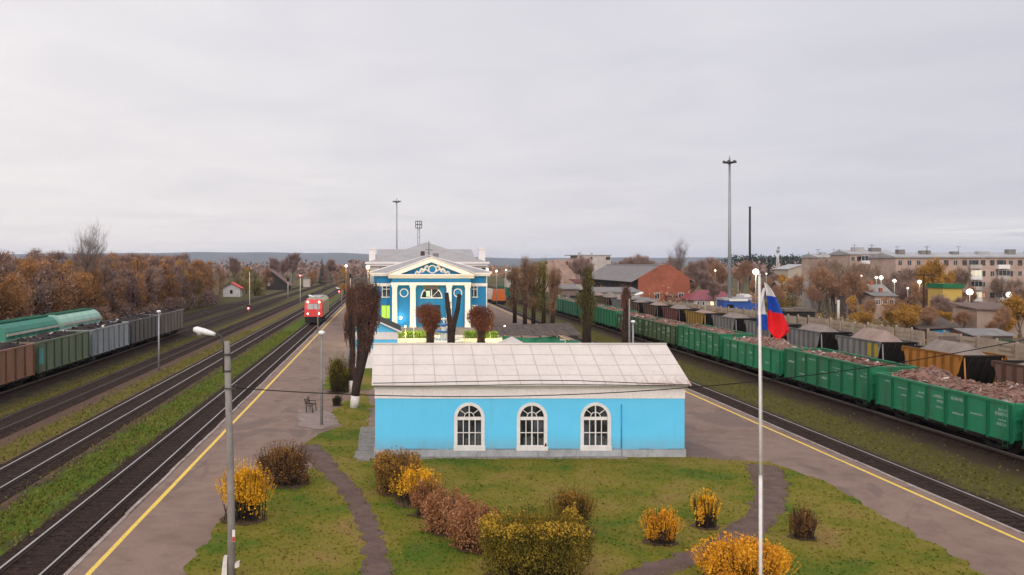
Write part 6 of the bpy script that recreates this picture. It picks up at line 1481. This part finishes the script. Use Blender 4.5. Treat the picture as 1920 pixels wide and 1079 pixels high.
# ------------------------------------------------------------------ town and yard buildings
M_brick = brick('red brick', (.36, .085, .035), (.28, .062, .028), (.25, .12, .08), 2.2)
M_pinkb = brick('pinkish brick', (.40, .26, .20), (.33, .205, .155), (.42, .34, .29), 2.6)
M_aptb = brick('weathered pink brick', (.47, .32, .255), (.40, .27, .215), (.46, .37, .32), 2.6)
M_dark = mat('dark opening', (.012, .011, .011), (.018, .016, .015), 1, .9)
M_ruin = mat('pale render', (.50, .45, .41), (.40, .35, .32), .5, .9, stain=((.28, .22, .19), .25))
def simple_roof(mb, x0, x1, y0, y1, ze, zr, axis='y', over=.5):
    if axis == 'y':
        xm = (x0+x1)/2; s = (zr-ze)/((x1-x0)/2)
        for a in (-1, 1):
            e = x0-over if a < 0 else x1+over; q = [(xm, zr), (e, ze-s*over), (e, ze-s*over+.14), (xm, zr+.14)]
            mb.prism(q if a > 0 else q[::-1], y0-over, y1+over)
    else:
        ym = (y0+y1)/2; s = (zr-ze)/((y1-y0)/2)
        for a in (-1, 1):
            e = y0-over if a < 0 else y1+over; mb.prism([(ym, zr), (e, ze-s*over), (e, ze-s*over+.14), (ym, zr+.14)], x0-over, x1+over, 'x')
def win(parent, x, y, z0, w, h, frame=None, lit=None, name='window'):
    mb = MB(); b = .1
    for q in ((x-w/2-b, x-w/2, z0, z0+h), (x+w/2, x+w/2+b, z0, z0+h), (x-w/2-b, x+w/2+b, z0+h, z0+h+b), (x-w/2-b, x+w/2+b, z0-b, z0), (x-.04, x+.04, z0, z0+h)): mb.box(q[0], q[1], y-.08, y-.002, q[2], q[3])
    o = mb.build(name, frame or M_whitep, parent)
    mb = MB(); mb.face([(x-w/2, y-.02, z0), (x+w/2, y-.02, z0), (x+w/2, y-.02, z0+h), (x-w/2, y-.02, z0+h)]); mb.build('pane', lit or M_glass, o); return o

# brick warehouse
Y = 212; x0, x1 = PX(1197, Y), PX(1293, Y); zb = gz((x0+x1)/2, Y)
t = thing('brick_warehouse', 'long red brick warehouse with a plain brick gable and an old grey roof', 'warehouse', ((x0+x1)/2, Y, zb)); w = (x1-x0)/2; ze, zr = PZ(522, Y)-zb, PZ(497, Y)-zb
mb = MB(); mb.prism([(-w, -.3), (w, -.3), (w, ze), (w*.25, zr), (-w*.1, zr), (-w, ze)], 0, .5); mb.build('gable_wall', M_brick, t)
mb = MB(); mb.box(-w+.3, w-.3, .51, 55, -.3, ze-.4); mb.build('wall', mat('painted wall shade', (.06, .05, .045)), t)  # the side wall's shadow is put into this dark colour
mb = MB()
for a in (-1, 1):
    q = [(0, zr-.25), (a*(w+1.6), ze-1.0), (a*(w+1.6), ze-.85), (0, zr-.05)]; mb.prism(q if a > 0 else q[::-1], .52, 56)
mb.build('roof', M_slate, t)
mb = MB(); mb.box(-.25, .25, .55, 56, zr-.06, zr+.1); mb.build('ridge_cap', M_tin, t)
for px in (1232, 1277): win(t, PX(px, Y)-(x0+x1)/2, 0, PZ(561, Y)-zb, 1.1, 1.4)
mb = MB(); xx = PX(1257, Y)-(x0+x1)/2; mb.box(xx-1.3, xx+1.3, -1.4, -.003, -.2, 2.6); mb.prism([(-1.6, 2.62), (-.003, 3.1), (-.003, 3.25), (-1.7, 2.74)], xx-1.5, xx+1.5, 'x'); mb.build('porch', mat('old porch boards', (.22, .12, .085), (.16, .09, .06)), t)
# low sheds in front of the warehouse
rg = random.Random(5)
for k, (a, b, yt, yb, Yq, mt, lab) in enumerate(((1118, 1200, 546, 572, 185, M_ruin, 'long low whitewashed shed with dark doorways before the warehouse'), (1080, 1112, 529, 548, 235, M_ruin, 'small pale building with a dark red roof near the white truck'), (1045, 1085, 540, 560, 205, mat('old brown render', (.24, .18, .15)), 'low brown shed with dark openings behind the poplars'), (1200, 1232, 566, 586, 175, M_wood, 'dark open shed beside the warehouse gable'))):
    x0, x1 = PX(a, Yq), PX(b, Yq); z = gz(x0, Yq); h = PZ(yt, Yq)-z
    t = thing('low_shed', lab, 'shed', ((x0+x1)/2, Yq, z), group='low sheds by the yard'); w = (x1-x0)/2
    mb = MB(); mb.box(-w, w, 0, 7, -.2, h-.35); mb.build('wall', mt, t)
    mb = MB(); mb.hull8([(-w-.4, -.6, h-.34), (w+.4, -.6, h-.34), (w+.4, 7.4, h+.5), (-w-.4, 7.4, h+.5)], [(-w-.4, -.6, h-.2), (w+.4, -.6, h-.2), (w+.4, 7.4, h+.64), (-w-.4, 7.4, h+.64)]); mb.build('roof', mat('dark red sheet', (.15, .05, .045)) if k == 1 else M_slate, t)
    n = 4 if k == 0 else 2
    for j in range(n):
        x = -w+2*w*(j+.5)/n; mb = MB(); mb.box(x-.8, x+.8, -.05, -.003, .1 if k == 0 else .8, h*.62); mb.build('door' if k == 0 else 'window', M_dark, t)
# ruin and pale block
Y = 320; x0, x1 = PX(1011, Y), PX(1108, Y); z = gz(x0, Y); t = thing('brick_ruin', 'roofless pinkish brick building with a broken wall top and few openings', 'building', (x0, Y, z)); h = PZ(487, Y)-z; W = x1-x0; rg = random.Random(2)
mb = MB(); mb.box(0, W*.28, 0, 14, -.3, h-.9); mb.box(W*.28+.01, W, -1.2, 14, -.3, h-.3)
x = 0
while x < W:
    d = rg.uniform(.5, 1.4); 
    if rg.random() < .8: mb.box(x, min(W, x+d-.05), -1.2 if x > W*.28 else .0, -.8 if x > W*.28 else .4, (h-.3 if x > W*.28 else h-.9)+.002, h+rg.uniform(-.25, .35) if x > W*.28 else h-.9+rg.uniform(.1, .5))
    x += d
mb.build('wall', M_pinkb, t)
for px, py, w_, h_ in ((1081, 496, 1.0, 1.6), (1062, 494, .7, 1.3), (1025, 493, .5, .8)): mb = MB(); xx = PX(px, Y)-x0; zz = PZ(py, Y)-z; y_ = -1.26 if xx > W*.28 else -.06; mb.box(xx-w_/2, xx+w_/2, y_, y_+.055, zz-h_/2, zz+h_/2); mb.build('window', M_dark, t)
Y = 345; x0, x1 = PX(1083, Y), PX(1145, Y); z = gz(x0, Y); h = PZ(478, Y)-z; t = thing('pale_block', 'pale flat roofed block rising behind the pink brick ruin', 'building', (x0, Y, z)); W = x1-x0
mb = MB(); mb.box(0, W, 0, 14, -.3, h-.3); mb.build('wall', M_ruin, t); mb = MB(); mb.box(-2.5, W+.3, -.3, 14.3, h-.299, h); mb.box(1, 2, 3, 4, h, h+1); mb.box(6, 6.8, 3, 4, h, h+.9); mb.build('roof', M_tin, t)
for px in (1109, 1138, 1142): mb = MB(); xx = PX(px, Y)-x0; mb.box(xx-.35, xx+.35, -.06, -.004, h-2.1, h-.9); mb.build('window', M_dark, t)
# vehicles and bits by the far yard
x, y = PX(1056, 232), 232; t = thing('white_truck', 'white box truck parked behind the poplars', 'truck', (x, y, gz(x, y)))
mb = MB(); mb.box(-1.1, 1.1, 0, 4, 1.0, 3.3); mb.build('cargo_box', M_whitep, t); mb = MB(); mb.hull8([(-1.05, -1.7, .6), (1.05, -1.7, .6), (1.05, -.1, .6), (-1.05, -.1, .6)], [(-1, -1.3, 2.3), (1, -1.3, 2.3), (1, -.1, 2.4), (-1, -.1, 2.4)]); mb.build('cab', M_whitep, t)
for s in (-1, 1):
    for yy in (-1, 2.8): mb = MB(); mb.cyl((s*.95, yy, .45), .45, .25); mb.build('wheel', M_black, t)
x, y = PX(1040, 222), 222; t = thing('orange_tank', 'orange and yellow tank lying beside the white truck', 'tank', (x, y, gz(x, y))); mb = MB(); mb.tube([(-2, 0, 1.5), (-1.8, 0, 1.5), (1.8, 0, 1.5), (2, 0, 1.5)], [.7, 1.0, 1.0, .7], 14); mb.build('shell', mat('orange tank paint', (.62, .20, .03), (.5, .3, .04)), t); mb = MB(); mb.box(-1.2, -.9, -.7, .7, -.1, .7); mb.box(.9, 1.2, -.7, .7, -.1, .7); mb.build('cradle', M_under, t)
x, y = PX(935, 225), 225; t = thing('orange_hopper', 'orange machine with rounded body beyond the dark green wagons, right of the station', 'machine', (x, y, -.45)); mb = MB(); mb.hull8([(-1.6, -2, 1), (1.6, -2, 1), (1.6, 2, 1), (-1.6, 2, 1)], [(-1.2, -1.6, 3.9), (1.2, -1.6, 3.9), (1.2, 1.6, 3.9), (-1.2, 1.6, 3.9)]); mb.build('body', mat('orange machine paint', (.50, .13, .03), (.42, .10, .03)), t); mb = MB(); mb.box(-1.7, 1.7, -2.2, 2.2, .4, .99); mb.box(-1.3, 1.3, -1.9, 1.9, -.1, .39); mb.build('chassis', M_under, t)
x, y = PX(920, 232), 232; t = thing('covered_trailer', 'grey white tarpaulin covered trailer just right of the station', 'trailer', (x, y, -.45)); mb = MB(); mb.prism([(-1.7, 1), (1.7, 1), (1.7, 2.6), (.6, 3.7), (-.6, 3.7), (-1.7, 2.6)], 0, 7); mb.build('cover', M_ruin, t); mb = MB(); mb.box(-1.6, 1.6, .2, 6.8, .3, .99); mb.build('chassis', M_under, t)
for s in (-1, 1): mb = MB(); mb.cyl((s*1.3, 1.2, .4), .45, .3); mb.build('wheel', M_black, t)
x, y = PX(953, 262), 262; t = thing('pale_tower', 'small pale tower with a barred front, by the third lit lamp right of the station', 'tower', (x, y, -.45)); h = PZ(509, y)+.45; mb = MB(); mb.box(-.9, .9, 0, 2, -.1, h-2); 
for xx in (-.75, 0, .75): mb.box(xx-.12, xx+.12, 0, .3, h-1.99, h)
mb.box(-.9, .9, -.01, 2, h, h+.25); mb.build('frame', M_ruin, t)

# maroon roofed house, kiosks
Y = 200; x0, x1 = PX(1297, Y), PX(1386, Y); z = gz((x0+x1)/2, Y); ze, zr = PZ(563, Y)-z, PZ(545, Y)-z; t = thing('maroon_house', 'low pale house with a broad maroon hipped roof, behind the mast', 'house', ((x0+x1)/2, Y, z)); w = (x1-x0)/2
mb = MB(); mb.box(-w+.5, w-.5, 0, 9, -.2, ze); mb.build('wall', M_ruin, t)
mb = MB(); e = .5; q = [(-w-.3, -.5, ze), (w+.3, -.5, ze), (w+.3, 9.5, ze), (-w-.3, 9.5, ze)]; r0, r1 = (-w+3, 4.5, zr), (w-3, 4.5, zr)
for f in ([q[0], q[1], r1, r0], [q[1], q[2], r1], [q[2], q[3], r0, r1], [q[3], q[0], r0]): mb.face(f)
mb.face(q[::-1]); mb.build('roof', mat('maroon sheet roof', (.24, .045, .06), (.19, .038, .05), .5, .6), t)
for px, m_ in ((1311, M_glass), (1317, M_glass), (1336, emit('warm window light', (1, .62, .22), 2.2)), (1350, emit('bright warm window light', (1, .7, .35), 5))): win(t, PX(px, Y)-(x0+x1)/2, 0, ze-1.15, .9, .8, None, m_)
def kiosk(label, px0, px1, yt, yb, Y, wallm, roofm, band=None):
    x0, x1 = PX(px0, Y), PX(px1, Y); z = gz(x0, Y); h = PZ(yt, Y)-z; b0 = PZ(yb, Y)-z; w = (x1-x0)/2
    t = thing('kiosk', label, 'kiosk', ((x0+x1)/2, Y, z)); mb = MB(); mb.box(-w, w, 0, 4, -.2, h-.5); mb.build('wall', wallm, t)
    mb = MB(); mb.box(-w-.2, w+.2, -.3, 4.2, h-.499, h-.05); mb.box(-w*.2, w*.9, .2, 4, h-.049, h+.1); mb.build('roof', roofm, t)
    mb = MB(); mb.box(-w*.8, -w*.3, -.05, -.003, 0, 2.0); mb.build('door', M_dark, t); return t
M_kblue = mat('kiosk blue', (.012, .075, .34), (.010, .06, .27), 1, .6)
kiosk('blue kiosk with a pale roof strip, right of the mast foot', 1358, 1408, 559, 578, 182, M_kblue, mat('pale kiosk roof', (.40, .40, .42)))
x, y = PX(1388, 181), 181.55; mb = MB(); mb.box(-2.0, 1.8, 0, .2, -.22, .22); tag(mb.build('awning', M_whitep, None, (x, y, PZ(563, 182))), 'white awning strip fixed across the front of the blue kiosk', 'awning')
t = kiosk('white cubicle standing behind the blue kiosk', 1396, 1406, 553, 575, 190, M_whitep, M_whitep)
kiosk('dark shed with a bright blue side by the right fence', 1473, 1528, 579, 590, 150, mat('black boards', (.03, .027, .025)), mat('grey felt', (.16, .13, .11)))
mb = MB(); mb.box(-.1, 2.3, -.06, -.003, 0, 2.2); mb.build('blue_panel', M_kblue, t)
# concrete panel fence along the yard
M_fence = mat('fence concrete', (.42, .34, .27), (.32, .25, .19), .7, .9, stain=((.18, .13, .09), .25))
fpts = [(1296, 566, 590), (1360, 575, 597), (1430, 583, 603), (1500, 594, 612), (1570, 604, 622), (1636, 614, 634), (1700, 624, 645), (1760, 634, 656), (1840, 646, 670), (1930, 660, 686)]
t = thing('panel_fence', 'weathered concrete panel fence running along the yard on the right', 'fence', (57, 70, -.45)); rg = random.Random(12)
y = 66; k = 0
while y < 205:
    xx = 67.3-.072*max(0, y-105)+.3*math.sin(y*.05); h = 2.1+rg.uniform(-.12, .12); tl = rg.gauss(0, .03); dz = rg.uniform(-.1, .05)
    mb = MB(); a = rg.uniform(-.12, .12)
    mb.hull8([(xx-.06+a-57, y-70, -.1), (xx+.06+a-57, y-70, -.1), (xx+.06-57, y+2.85-70, -.1), (xx-.06-57, y+2.85-70, -.1)], [(xx-.06+a+tl*2-57, y-70, h+dz), (xx+.06+a+tl*2-57, y-70, h+dz), (xx+.06+tl*2-57, y+2.85-70, h), (xx-.06+tl*2-57, y+2.85-70, h)])
    for q in (0.45, 1.0, 1.55): mb.box(xx-.10-57+min(a, 0), xx-.065-57+min(a, 0), y+.3-70, y+2.55-70, q, q+.3)
    mb.build('panel', M_fence, t); mb = MB(); mb.box(xx-.09-57, xx+.09-57, y+2.87-70, y+3.08-70, -.1, h+.25); mb.build('post', M_fence, t)
    y += 3.1
# apartments
def apartments(label, px0, px1, ytop, Y, storeys, sh, depth, seed, balc, ncols, lit=.09, roof_px=6):
    rg = random.Random(seed); x0, x1 = PX(px0, Y), PX(px1, Y); zt = PZ(ytop, Y); z = gz(x0, Y); h = zt-z; W = x1-x0
    t = thing('apartment_block', label, 'apartment block', (x0, Y, z), group='brick apartment blocks')
    mb = MB(); mb.box(0, W, 0, depth, -.5, h); mb.build('wall', M_aptb, t)
    mb = MB(); mb.box(-.35, W+.35, -.5, depth+.5, h+.002, h+.28); mb.prism([(-.6, h+.282), (depth+.6, h+.282), (depth/2, h+1.5)], -.4, W+.4, 'x'); rf = mb.build('roof', M_tin, t)
    x = 2.5
    while x < W-2:
        mb = MB(); mb.box(x, x+rg.uniform(1.5, 3.5), depth*.25, depth*.25+1.5, h+.7, h+rg.uniform(1.7, 2.3)); mb.build('roof_vent', M_tin if rg.random() < .6 else M_slate, rf); x += rg.uniform(5, 9)
    for _ in range(4): mb = MB(); xx = rg.uniform(1, W-1); mb.tube([(xx, 3, h+1), (xx, 3, h+3.2)], .05, 4); mb.tube([(xx-.7, 3, h+2.9), (xx+.7, 3, h+2.9)], .04, 4); mb.build('aerial', M_steel, rf)
    LIT = [emit('warm room', (1, .55, .22), .8), emit('pale room', (1, .85, .6), .8), emit('orange room', (1, .4, .2), .6)]
    for s in range(storeys):
        zz = h-sh*(s+1)+.95
        for c in range(ncols):
            xx = W*(c+.5)/ncols
            if zz < .3 or c in balc: continue
            win(t, xx, 0, zz, .95, 1.2, M_ruin if rg.random() < .5 else M_wood, rg.choice(LIT) if rg.random() < lit else None)
        for c in balc:
            xx = W*(c+.5)/ncols; zb_ = h-sh*(s+1)
            if zb_ < 0: continue
            mb = MB(); mb.box(xx-1.5, xx+1.5, -1.1, -.003, zb_, zb_+.14); mb.box(xx-1.5, xx+1.5, -1.1, -1.04, zb_+.141, zb_+1.05); mb.box(xx-1.5, xx-1.44, -1.039, -.003, zb_+.141, zb_+1.05); mb.box(xx+1.44, xx+1.5, -1.039, -.003, zb_+.141, zb_+1.05)
            g_ = rg.random() < .6
            if g_:
                for q in (-1.5, -.5, .45, 1.43): mb.box(xx+q, xx+q+.07, -1.1, -1.03, zb_+1.051, zb_+2.4)
                mb.box(xx-1.52, xx+1.52, -1.12, -.003, zb_+2.401, zb_+2.5)
            b_ = mb.build('balcony', rg.choice([M_white, M_whitep, M_ruin, M_wood]) if seed != 2 else rg.choice([M_whitep, M_white]), t)
            mb = MB(); mb.box(xx-1.4, xx+1.4, -.95, -.9, zb_+1.06, zb_+2.38) if g_ else mb.box(xx-1.2, xx+1.2, -.05, -.004, zb_+.2, zb_+2.2); mb.build('pane', M_glass if rg.random() < .93 else LIT[1], b_)
    return t
apartments('longest brick apartment block with white balconies at the right edge', 1679, 1990, 484, 226, 5, 2.8, 12, 1, [8, 11], 18)
apartments('middle brick apartment block behind bare trees', 1594, 1681, 478, 262, 5, 2.8, 12, 2, [2], 8)
apartments('farthest brick apartment block, left of the others', 1534, 1596, 484, 300, 5, 2.8, 12, 3, [3], 6)
# pale two storey building with grey roof
Y = 330; x0, x1 = PX(1478, Y), PX(1534, Y); z = gz(x0, Y); t = thing('pale_house', 'pale two storey building with a grey gabled roof, left of the apartments', 'building', ((x0+x1)/2, Y, z)); w = (x1-x0)/2; ze, zr = PZ(505, Y)-z, PZ(497, Y)-z
mb = MB(); mb.prism([(-w, -.3), (w, -.3), (w, ze), (0, zr), (-w, ze)], 0, 12); mb.build('wall', mat('cream wall', (.50, .42, .33), (.42, .35, .27)), t)
mb = MB(); simple_roof(mb, -w, w, 0, 12, ze, zr+.1); mb.build('roof', M_tin, t)
for k in range(4):
    for zz in (.9, 3.8): win(t, -w+2*w*(k+.5)/4, 0, zz, .8, 1.1)
Y = 215; x0, x1 = PX(1470, Y), PX(1530, Y); z = gz(x0, Y)
for lab, a, b, ye, yr, Yq, wm, rm in (('low house with a grey gabled roof under the pale building', 1466, 1535, 542, 529, 225, M_ruin, M_slate), ('dark roofed cottage under the paired street lamps', 1605, 1668, 549, 535, 200, M_wood, M_slate), ('low brick cottage right of the dark roofed one', 1640, 1678, 555, 549, 185, M_pinkb, M_slate)):
    x0, x1 = PX(a, Yq), PX(b, Yq); z = gz(x0, Yq); w = (x1-x0)/2; ze, zr = PZ(ye, Yq)-z, PZ(yr, Yq)-z; t = thing('cottage', lab, 'house', ((x0+x1)/2, Yq, z), group='cottages of the town')
    mb = MB(); mb.box(-w, w, 0, 7, -.3, ze); mb.build('wall', wm, t); mb = MB(); simple_roof(mb, -w, w, 0, 7, ze, zr, 'x'); rf = mb.build('roof', rm, t); mb = MB(); mb.box(w*.3, w*.3+.6, 3, 3.6, zr-.5, zr+.9); mb.build('chimney', M_brick, rf)
    for k in range(3): win(t, -w+2*w*(k+.5)/3, 0, max(.6, ze-1.8), .8, 1.0)
# long low buildings before the apartments
Y = 138; x0, x1 = PX(1832, Y), PX(1990, Y); z = gz(x0, Y); h = PZ(570, Y+6)-z; t = thing('flat_roof_hall', 'long low pinkish hall with a sloping flat roof near the right edge', 'hall', (x0, Y, z)); W = x1-x0; he = PZ(581, Y)-z
mb = MB(); mb.box(0, W, 0, 6, -.3, he); mb.build('wall', mat('pink render', (.42, .31, .25), (.35, .25, .2), .5), t); mb = MB(); mb.hull8([(-.5, -.5, he), (W+.5, -.5, he-.6), (W+.5, 6.5, h), (-.5, 6.5, h)], [(-.5, -.5, he+.2), (W+.5, -.5, he-.4), (W+.5, 6.5, h+.2), (-.5, 6.5, h+.2)]); mb.build('roof', mat('brown felt', (.20, .14, .12), (.13, .095, .082)), t)
Y = 152; x0, x1 = PX(1770, Y+10), PX(1806, Y+10); z = gz(x0, Y); t = thing('yellow_shop', 'small yellow fronted shop with a green sign, left of the white balconies', 'shop', (x0, Y+25, z)); Y += 25; x0, x1 = PX(1768, Y), PX(1804, Y); t.location = (x0, Y, z); W = x1-x0; h = PZ(541, Y)-z
mb = MB(); mb.box(0, W, 0, 5, -.2, h); mb.build('wall', mat('yellow shop wall', (.55, .38, .10), (.48, .33, .09)), t); mb = MB(); mb.box(-.2, W+.2, -.4, 5.2, h+.002, h+.9); mb.build('sign_band', mat('green shop sign', (.03, .16, .07), (.025, .12, .055)), t); mb = MB(); mb.box(W*.75, W*.95, -.05, -.003, .1, 2.1); mb.build('door', M_whitep, t)
Y = 118; x0, x1 = PX(1726, Y), PX(1816, Y); z = gz(x0, Y); t = thing('lean_to_shed', 'low shed with a broad dark roof and bright blue door near the right edge', 'shed', (x0, Y, z)); W = x1-x0; h = PZ(617, Y)-z
mb = MB(); mb.box(.2, W-.2, .3, 6, -.2, max(.8, h-.1)); mb.build('wall', mat('dark maroon boards', (.10, .045, .04)), t); mb = MB(); mb.hull8([(-.4, -.3, h-.1), (W*.85, -.3, h+.2), (W+.4, 7, h+1.2), (-.4+1.5, 7, h+.9)], [(-.4, -.3, h), (W*.85, -.3, h+.3), (W+.4, 7, h+1.3), (-.4+1.5, 7, h+1.0)]); mb.build('roof', mat('dark felt and board roof', (.12, .09, .075), (.07, .055, .05), .8, .9), t); mb = MB(); mb.box(W*.28, W*.62, .22, .297, .0, max(.7, h-.2)); mb.build('door', mat('bright blue door', (.03, .25, .48)), t)
Y = 103; x0, x1 = PX(1760, Y), PX(1960, Y); z = gz(x0, Y)
t = thing('board_fence', 'patchwork board fence before the lean-to shed', 'fence', (x0, Y, z)); W = x1-x0; rg = random.Random(8); x = 0; k = 0
cols_ = [mat('grey green boards', (.20, .20, .13)), M_wood, mat('brown boards', (.17, .10, .07)), mat('dark green boards', (.03, .09, .04)), mat('ochre boards', (.34, .22, .05)), M_fence]
while x < W:
    d = rg.uniform(1.8, 3.2); mb = MB(); mb.box(x, x+d-.03, 0, .08, -.1, rg.uniform(1.5, 2.0)); mb.build('panel', rg.choice(cols_), t); x += d
t = thing('tin_lean_to', 'small hut with a pale tin roof behind the patchwork fence', 'shed', (PX(1862, 106), 106, gz(PX(1862, 106), 106))); mb = MB(); mb.box(-2.4, 2.4, 0, 3, -.1, 1.9); mb.build('wall', M_wood, t); mb = MB(); mb.hull8([(-2.7, -.4, 1.9), (2.7, -.4, 1.9), (2.7, 3.3, 2.5), (-2.7, 3.3, 2.5)], [(-2.7, -.4, 2.0), (2.7, -.4, 2.0), (2.7, 3.3, 2.6), (-2.7, 3.3, 2.6)]); mb.build('roof', M_slate, t)

# left of the tracks: hut, wooden house, boulders
x, y = P(434, 557, -.45); k = y/F; t = thing('white_hut', 'small white hut with a bright red lean roof beside the autumn wood', 'hut', (x, y, -.45)); w = 16*k; h = 17*k
mb = MB(); mb.prism([(-w, -.1), (w, -.1), (w, h*.98), (0, h*1.45), (-w, h*.98)], 0, 4); mb.build('wall', mat('hut whitewash', (.60, .58, .57), (.48, .45, .43), 1, .9), t)
mb = MB(); mb.prism([(-.1, h*1.48), (w+.6, h*.86), (w+.6, h*.96), (-.1, h*1.62)], -.5, 4.4); mb.build('roof', mat('bright red roof sheet', (.60, .05, .06), (.52, .04, .05), 1, .6), t)
mb = MB(); mb.prism([(-w-.6, h*.86), (-.11, h*1.48), (-.11, h*1.62), (-w-.6, h*.96)], -.5, 4.4); mb.build('old_roof', M_wood, t)
mb = MB(); mb.box(-.45, .35, -.05, -.003, h*.35, h*.75); mb.build('window', M_dark, t)
x, y = PX(520, 345), 345; t = thing('wooden_house', 'dark wooden house with a long pinkish sloping roof, beyond the white boulders', 'house', (x, y, -.45)); ze, zr = PZ(527, y)+.45, PZ(505, y)+.45
mb = MB(); mb.prism([(-5, -.1), (4.5, -.1), (4.5, ze*.5), (-3, zr-.3), (-5, ze*.85)], 0, 9); mb.build('wall', mat('black timber', (.03, .024, .022), (.05, .04, .035)), t)
mb = MB(); mb.prism([(-3.1, zr-.3), (5.2, ze*.42), (5.2, ze*.5), (-3.1, zr)], -.7, 10); mb.prism([(-5.8, ze*.8), (-3.11, zr-.3), (-3.11, zr), (-5.8, ze*.9)], -.7, 10); mb.build('roof', mat('faded pink slate', (.26, .16, .15), (.18, .11, .105), .6, .9), t); win(t, -3.4, 0, ze*.5, .7, .9)
x, y = PX(575, 390), 390; t = thing('track_hut', 'small pale grey track side hut beyond the tall red signal', 'hut', (x, y, -.45)); mb = MB(); mb.box(-1.5, 1.5, 0, 3, -.1, 3.6); mb.build('wall', M_ruin, t); mb = MB(); mb.box(-1.8, 1.8, -.3, 3.3, 3.601, 3.85); mb.build('roof', M_slate, t)
rg = random.Random(6)
for k, (px, py, r) in enumerate(((483, 540, .9), (496, 541, .9), (501, 539, 1.0), (516, 539, 1.0), (508, 533, .6), (522, 541, .5), (528, 541, .5), (534, 541, .5), (541, 541, .5), (490, 542, .5))):
    x, y = P(px, py+1, -.45); mb = MB(); mb.ball((0, 0, 0), r, 6, .75); mb.v = [(a*rg.uniform(.85, 1.12), b*rg.uniform(.85, 1.12), c*rg.uniform(.85, 1.12)) for a, b, c in mb.v]
    tag(mb.build('boulder', M_ruin, None, (x, y, -.45+r*.5)), 'whitish boulder lying in the row on the grass before the dark wooden house', 'boulder', 'white boulders by the yard')

# ------------------------------------------------------------------ the air
hz = MB(); hz.box(-9600, 9600, -420, 9800, -9, 106)
m, nt, b = newmat('haze'); nt.nodes.remove(b)
v = nt.nodes.new('ShaderNodeVolumePrincipled'); v.inputs['Color'].default_value = (.70, .80, 1.0, 1); v.inputs['Density'].default_value = 0.000075
nt.links.new(v.outputs[0], nt.nodes['Material Output'].inputs['Volume'])
o = hz.build('haze', m); o['kind'] = 'stuff'; o['label'] = 'thin pale blue autumn haze over the whole place'; o['category'] = 'haze'; o.visible_shadow = True
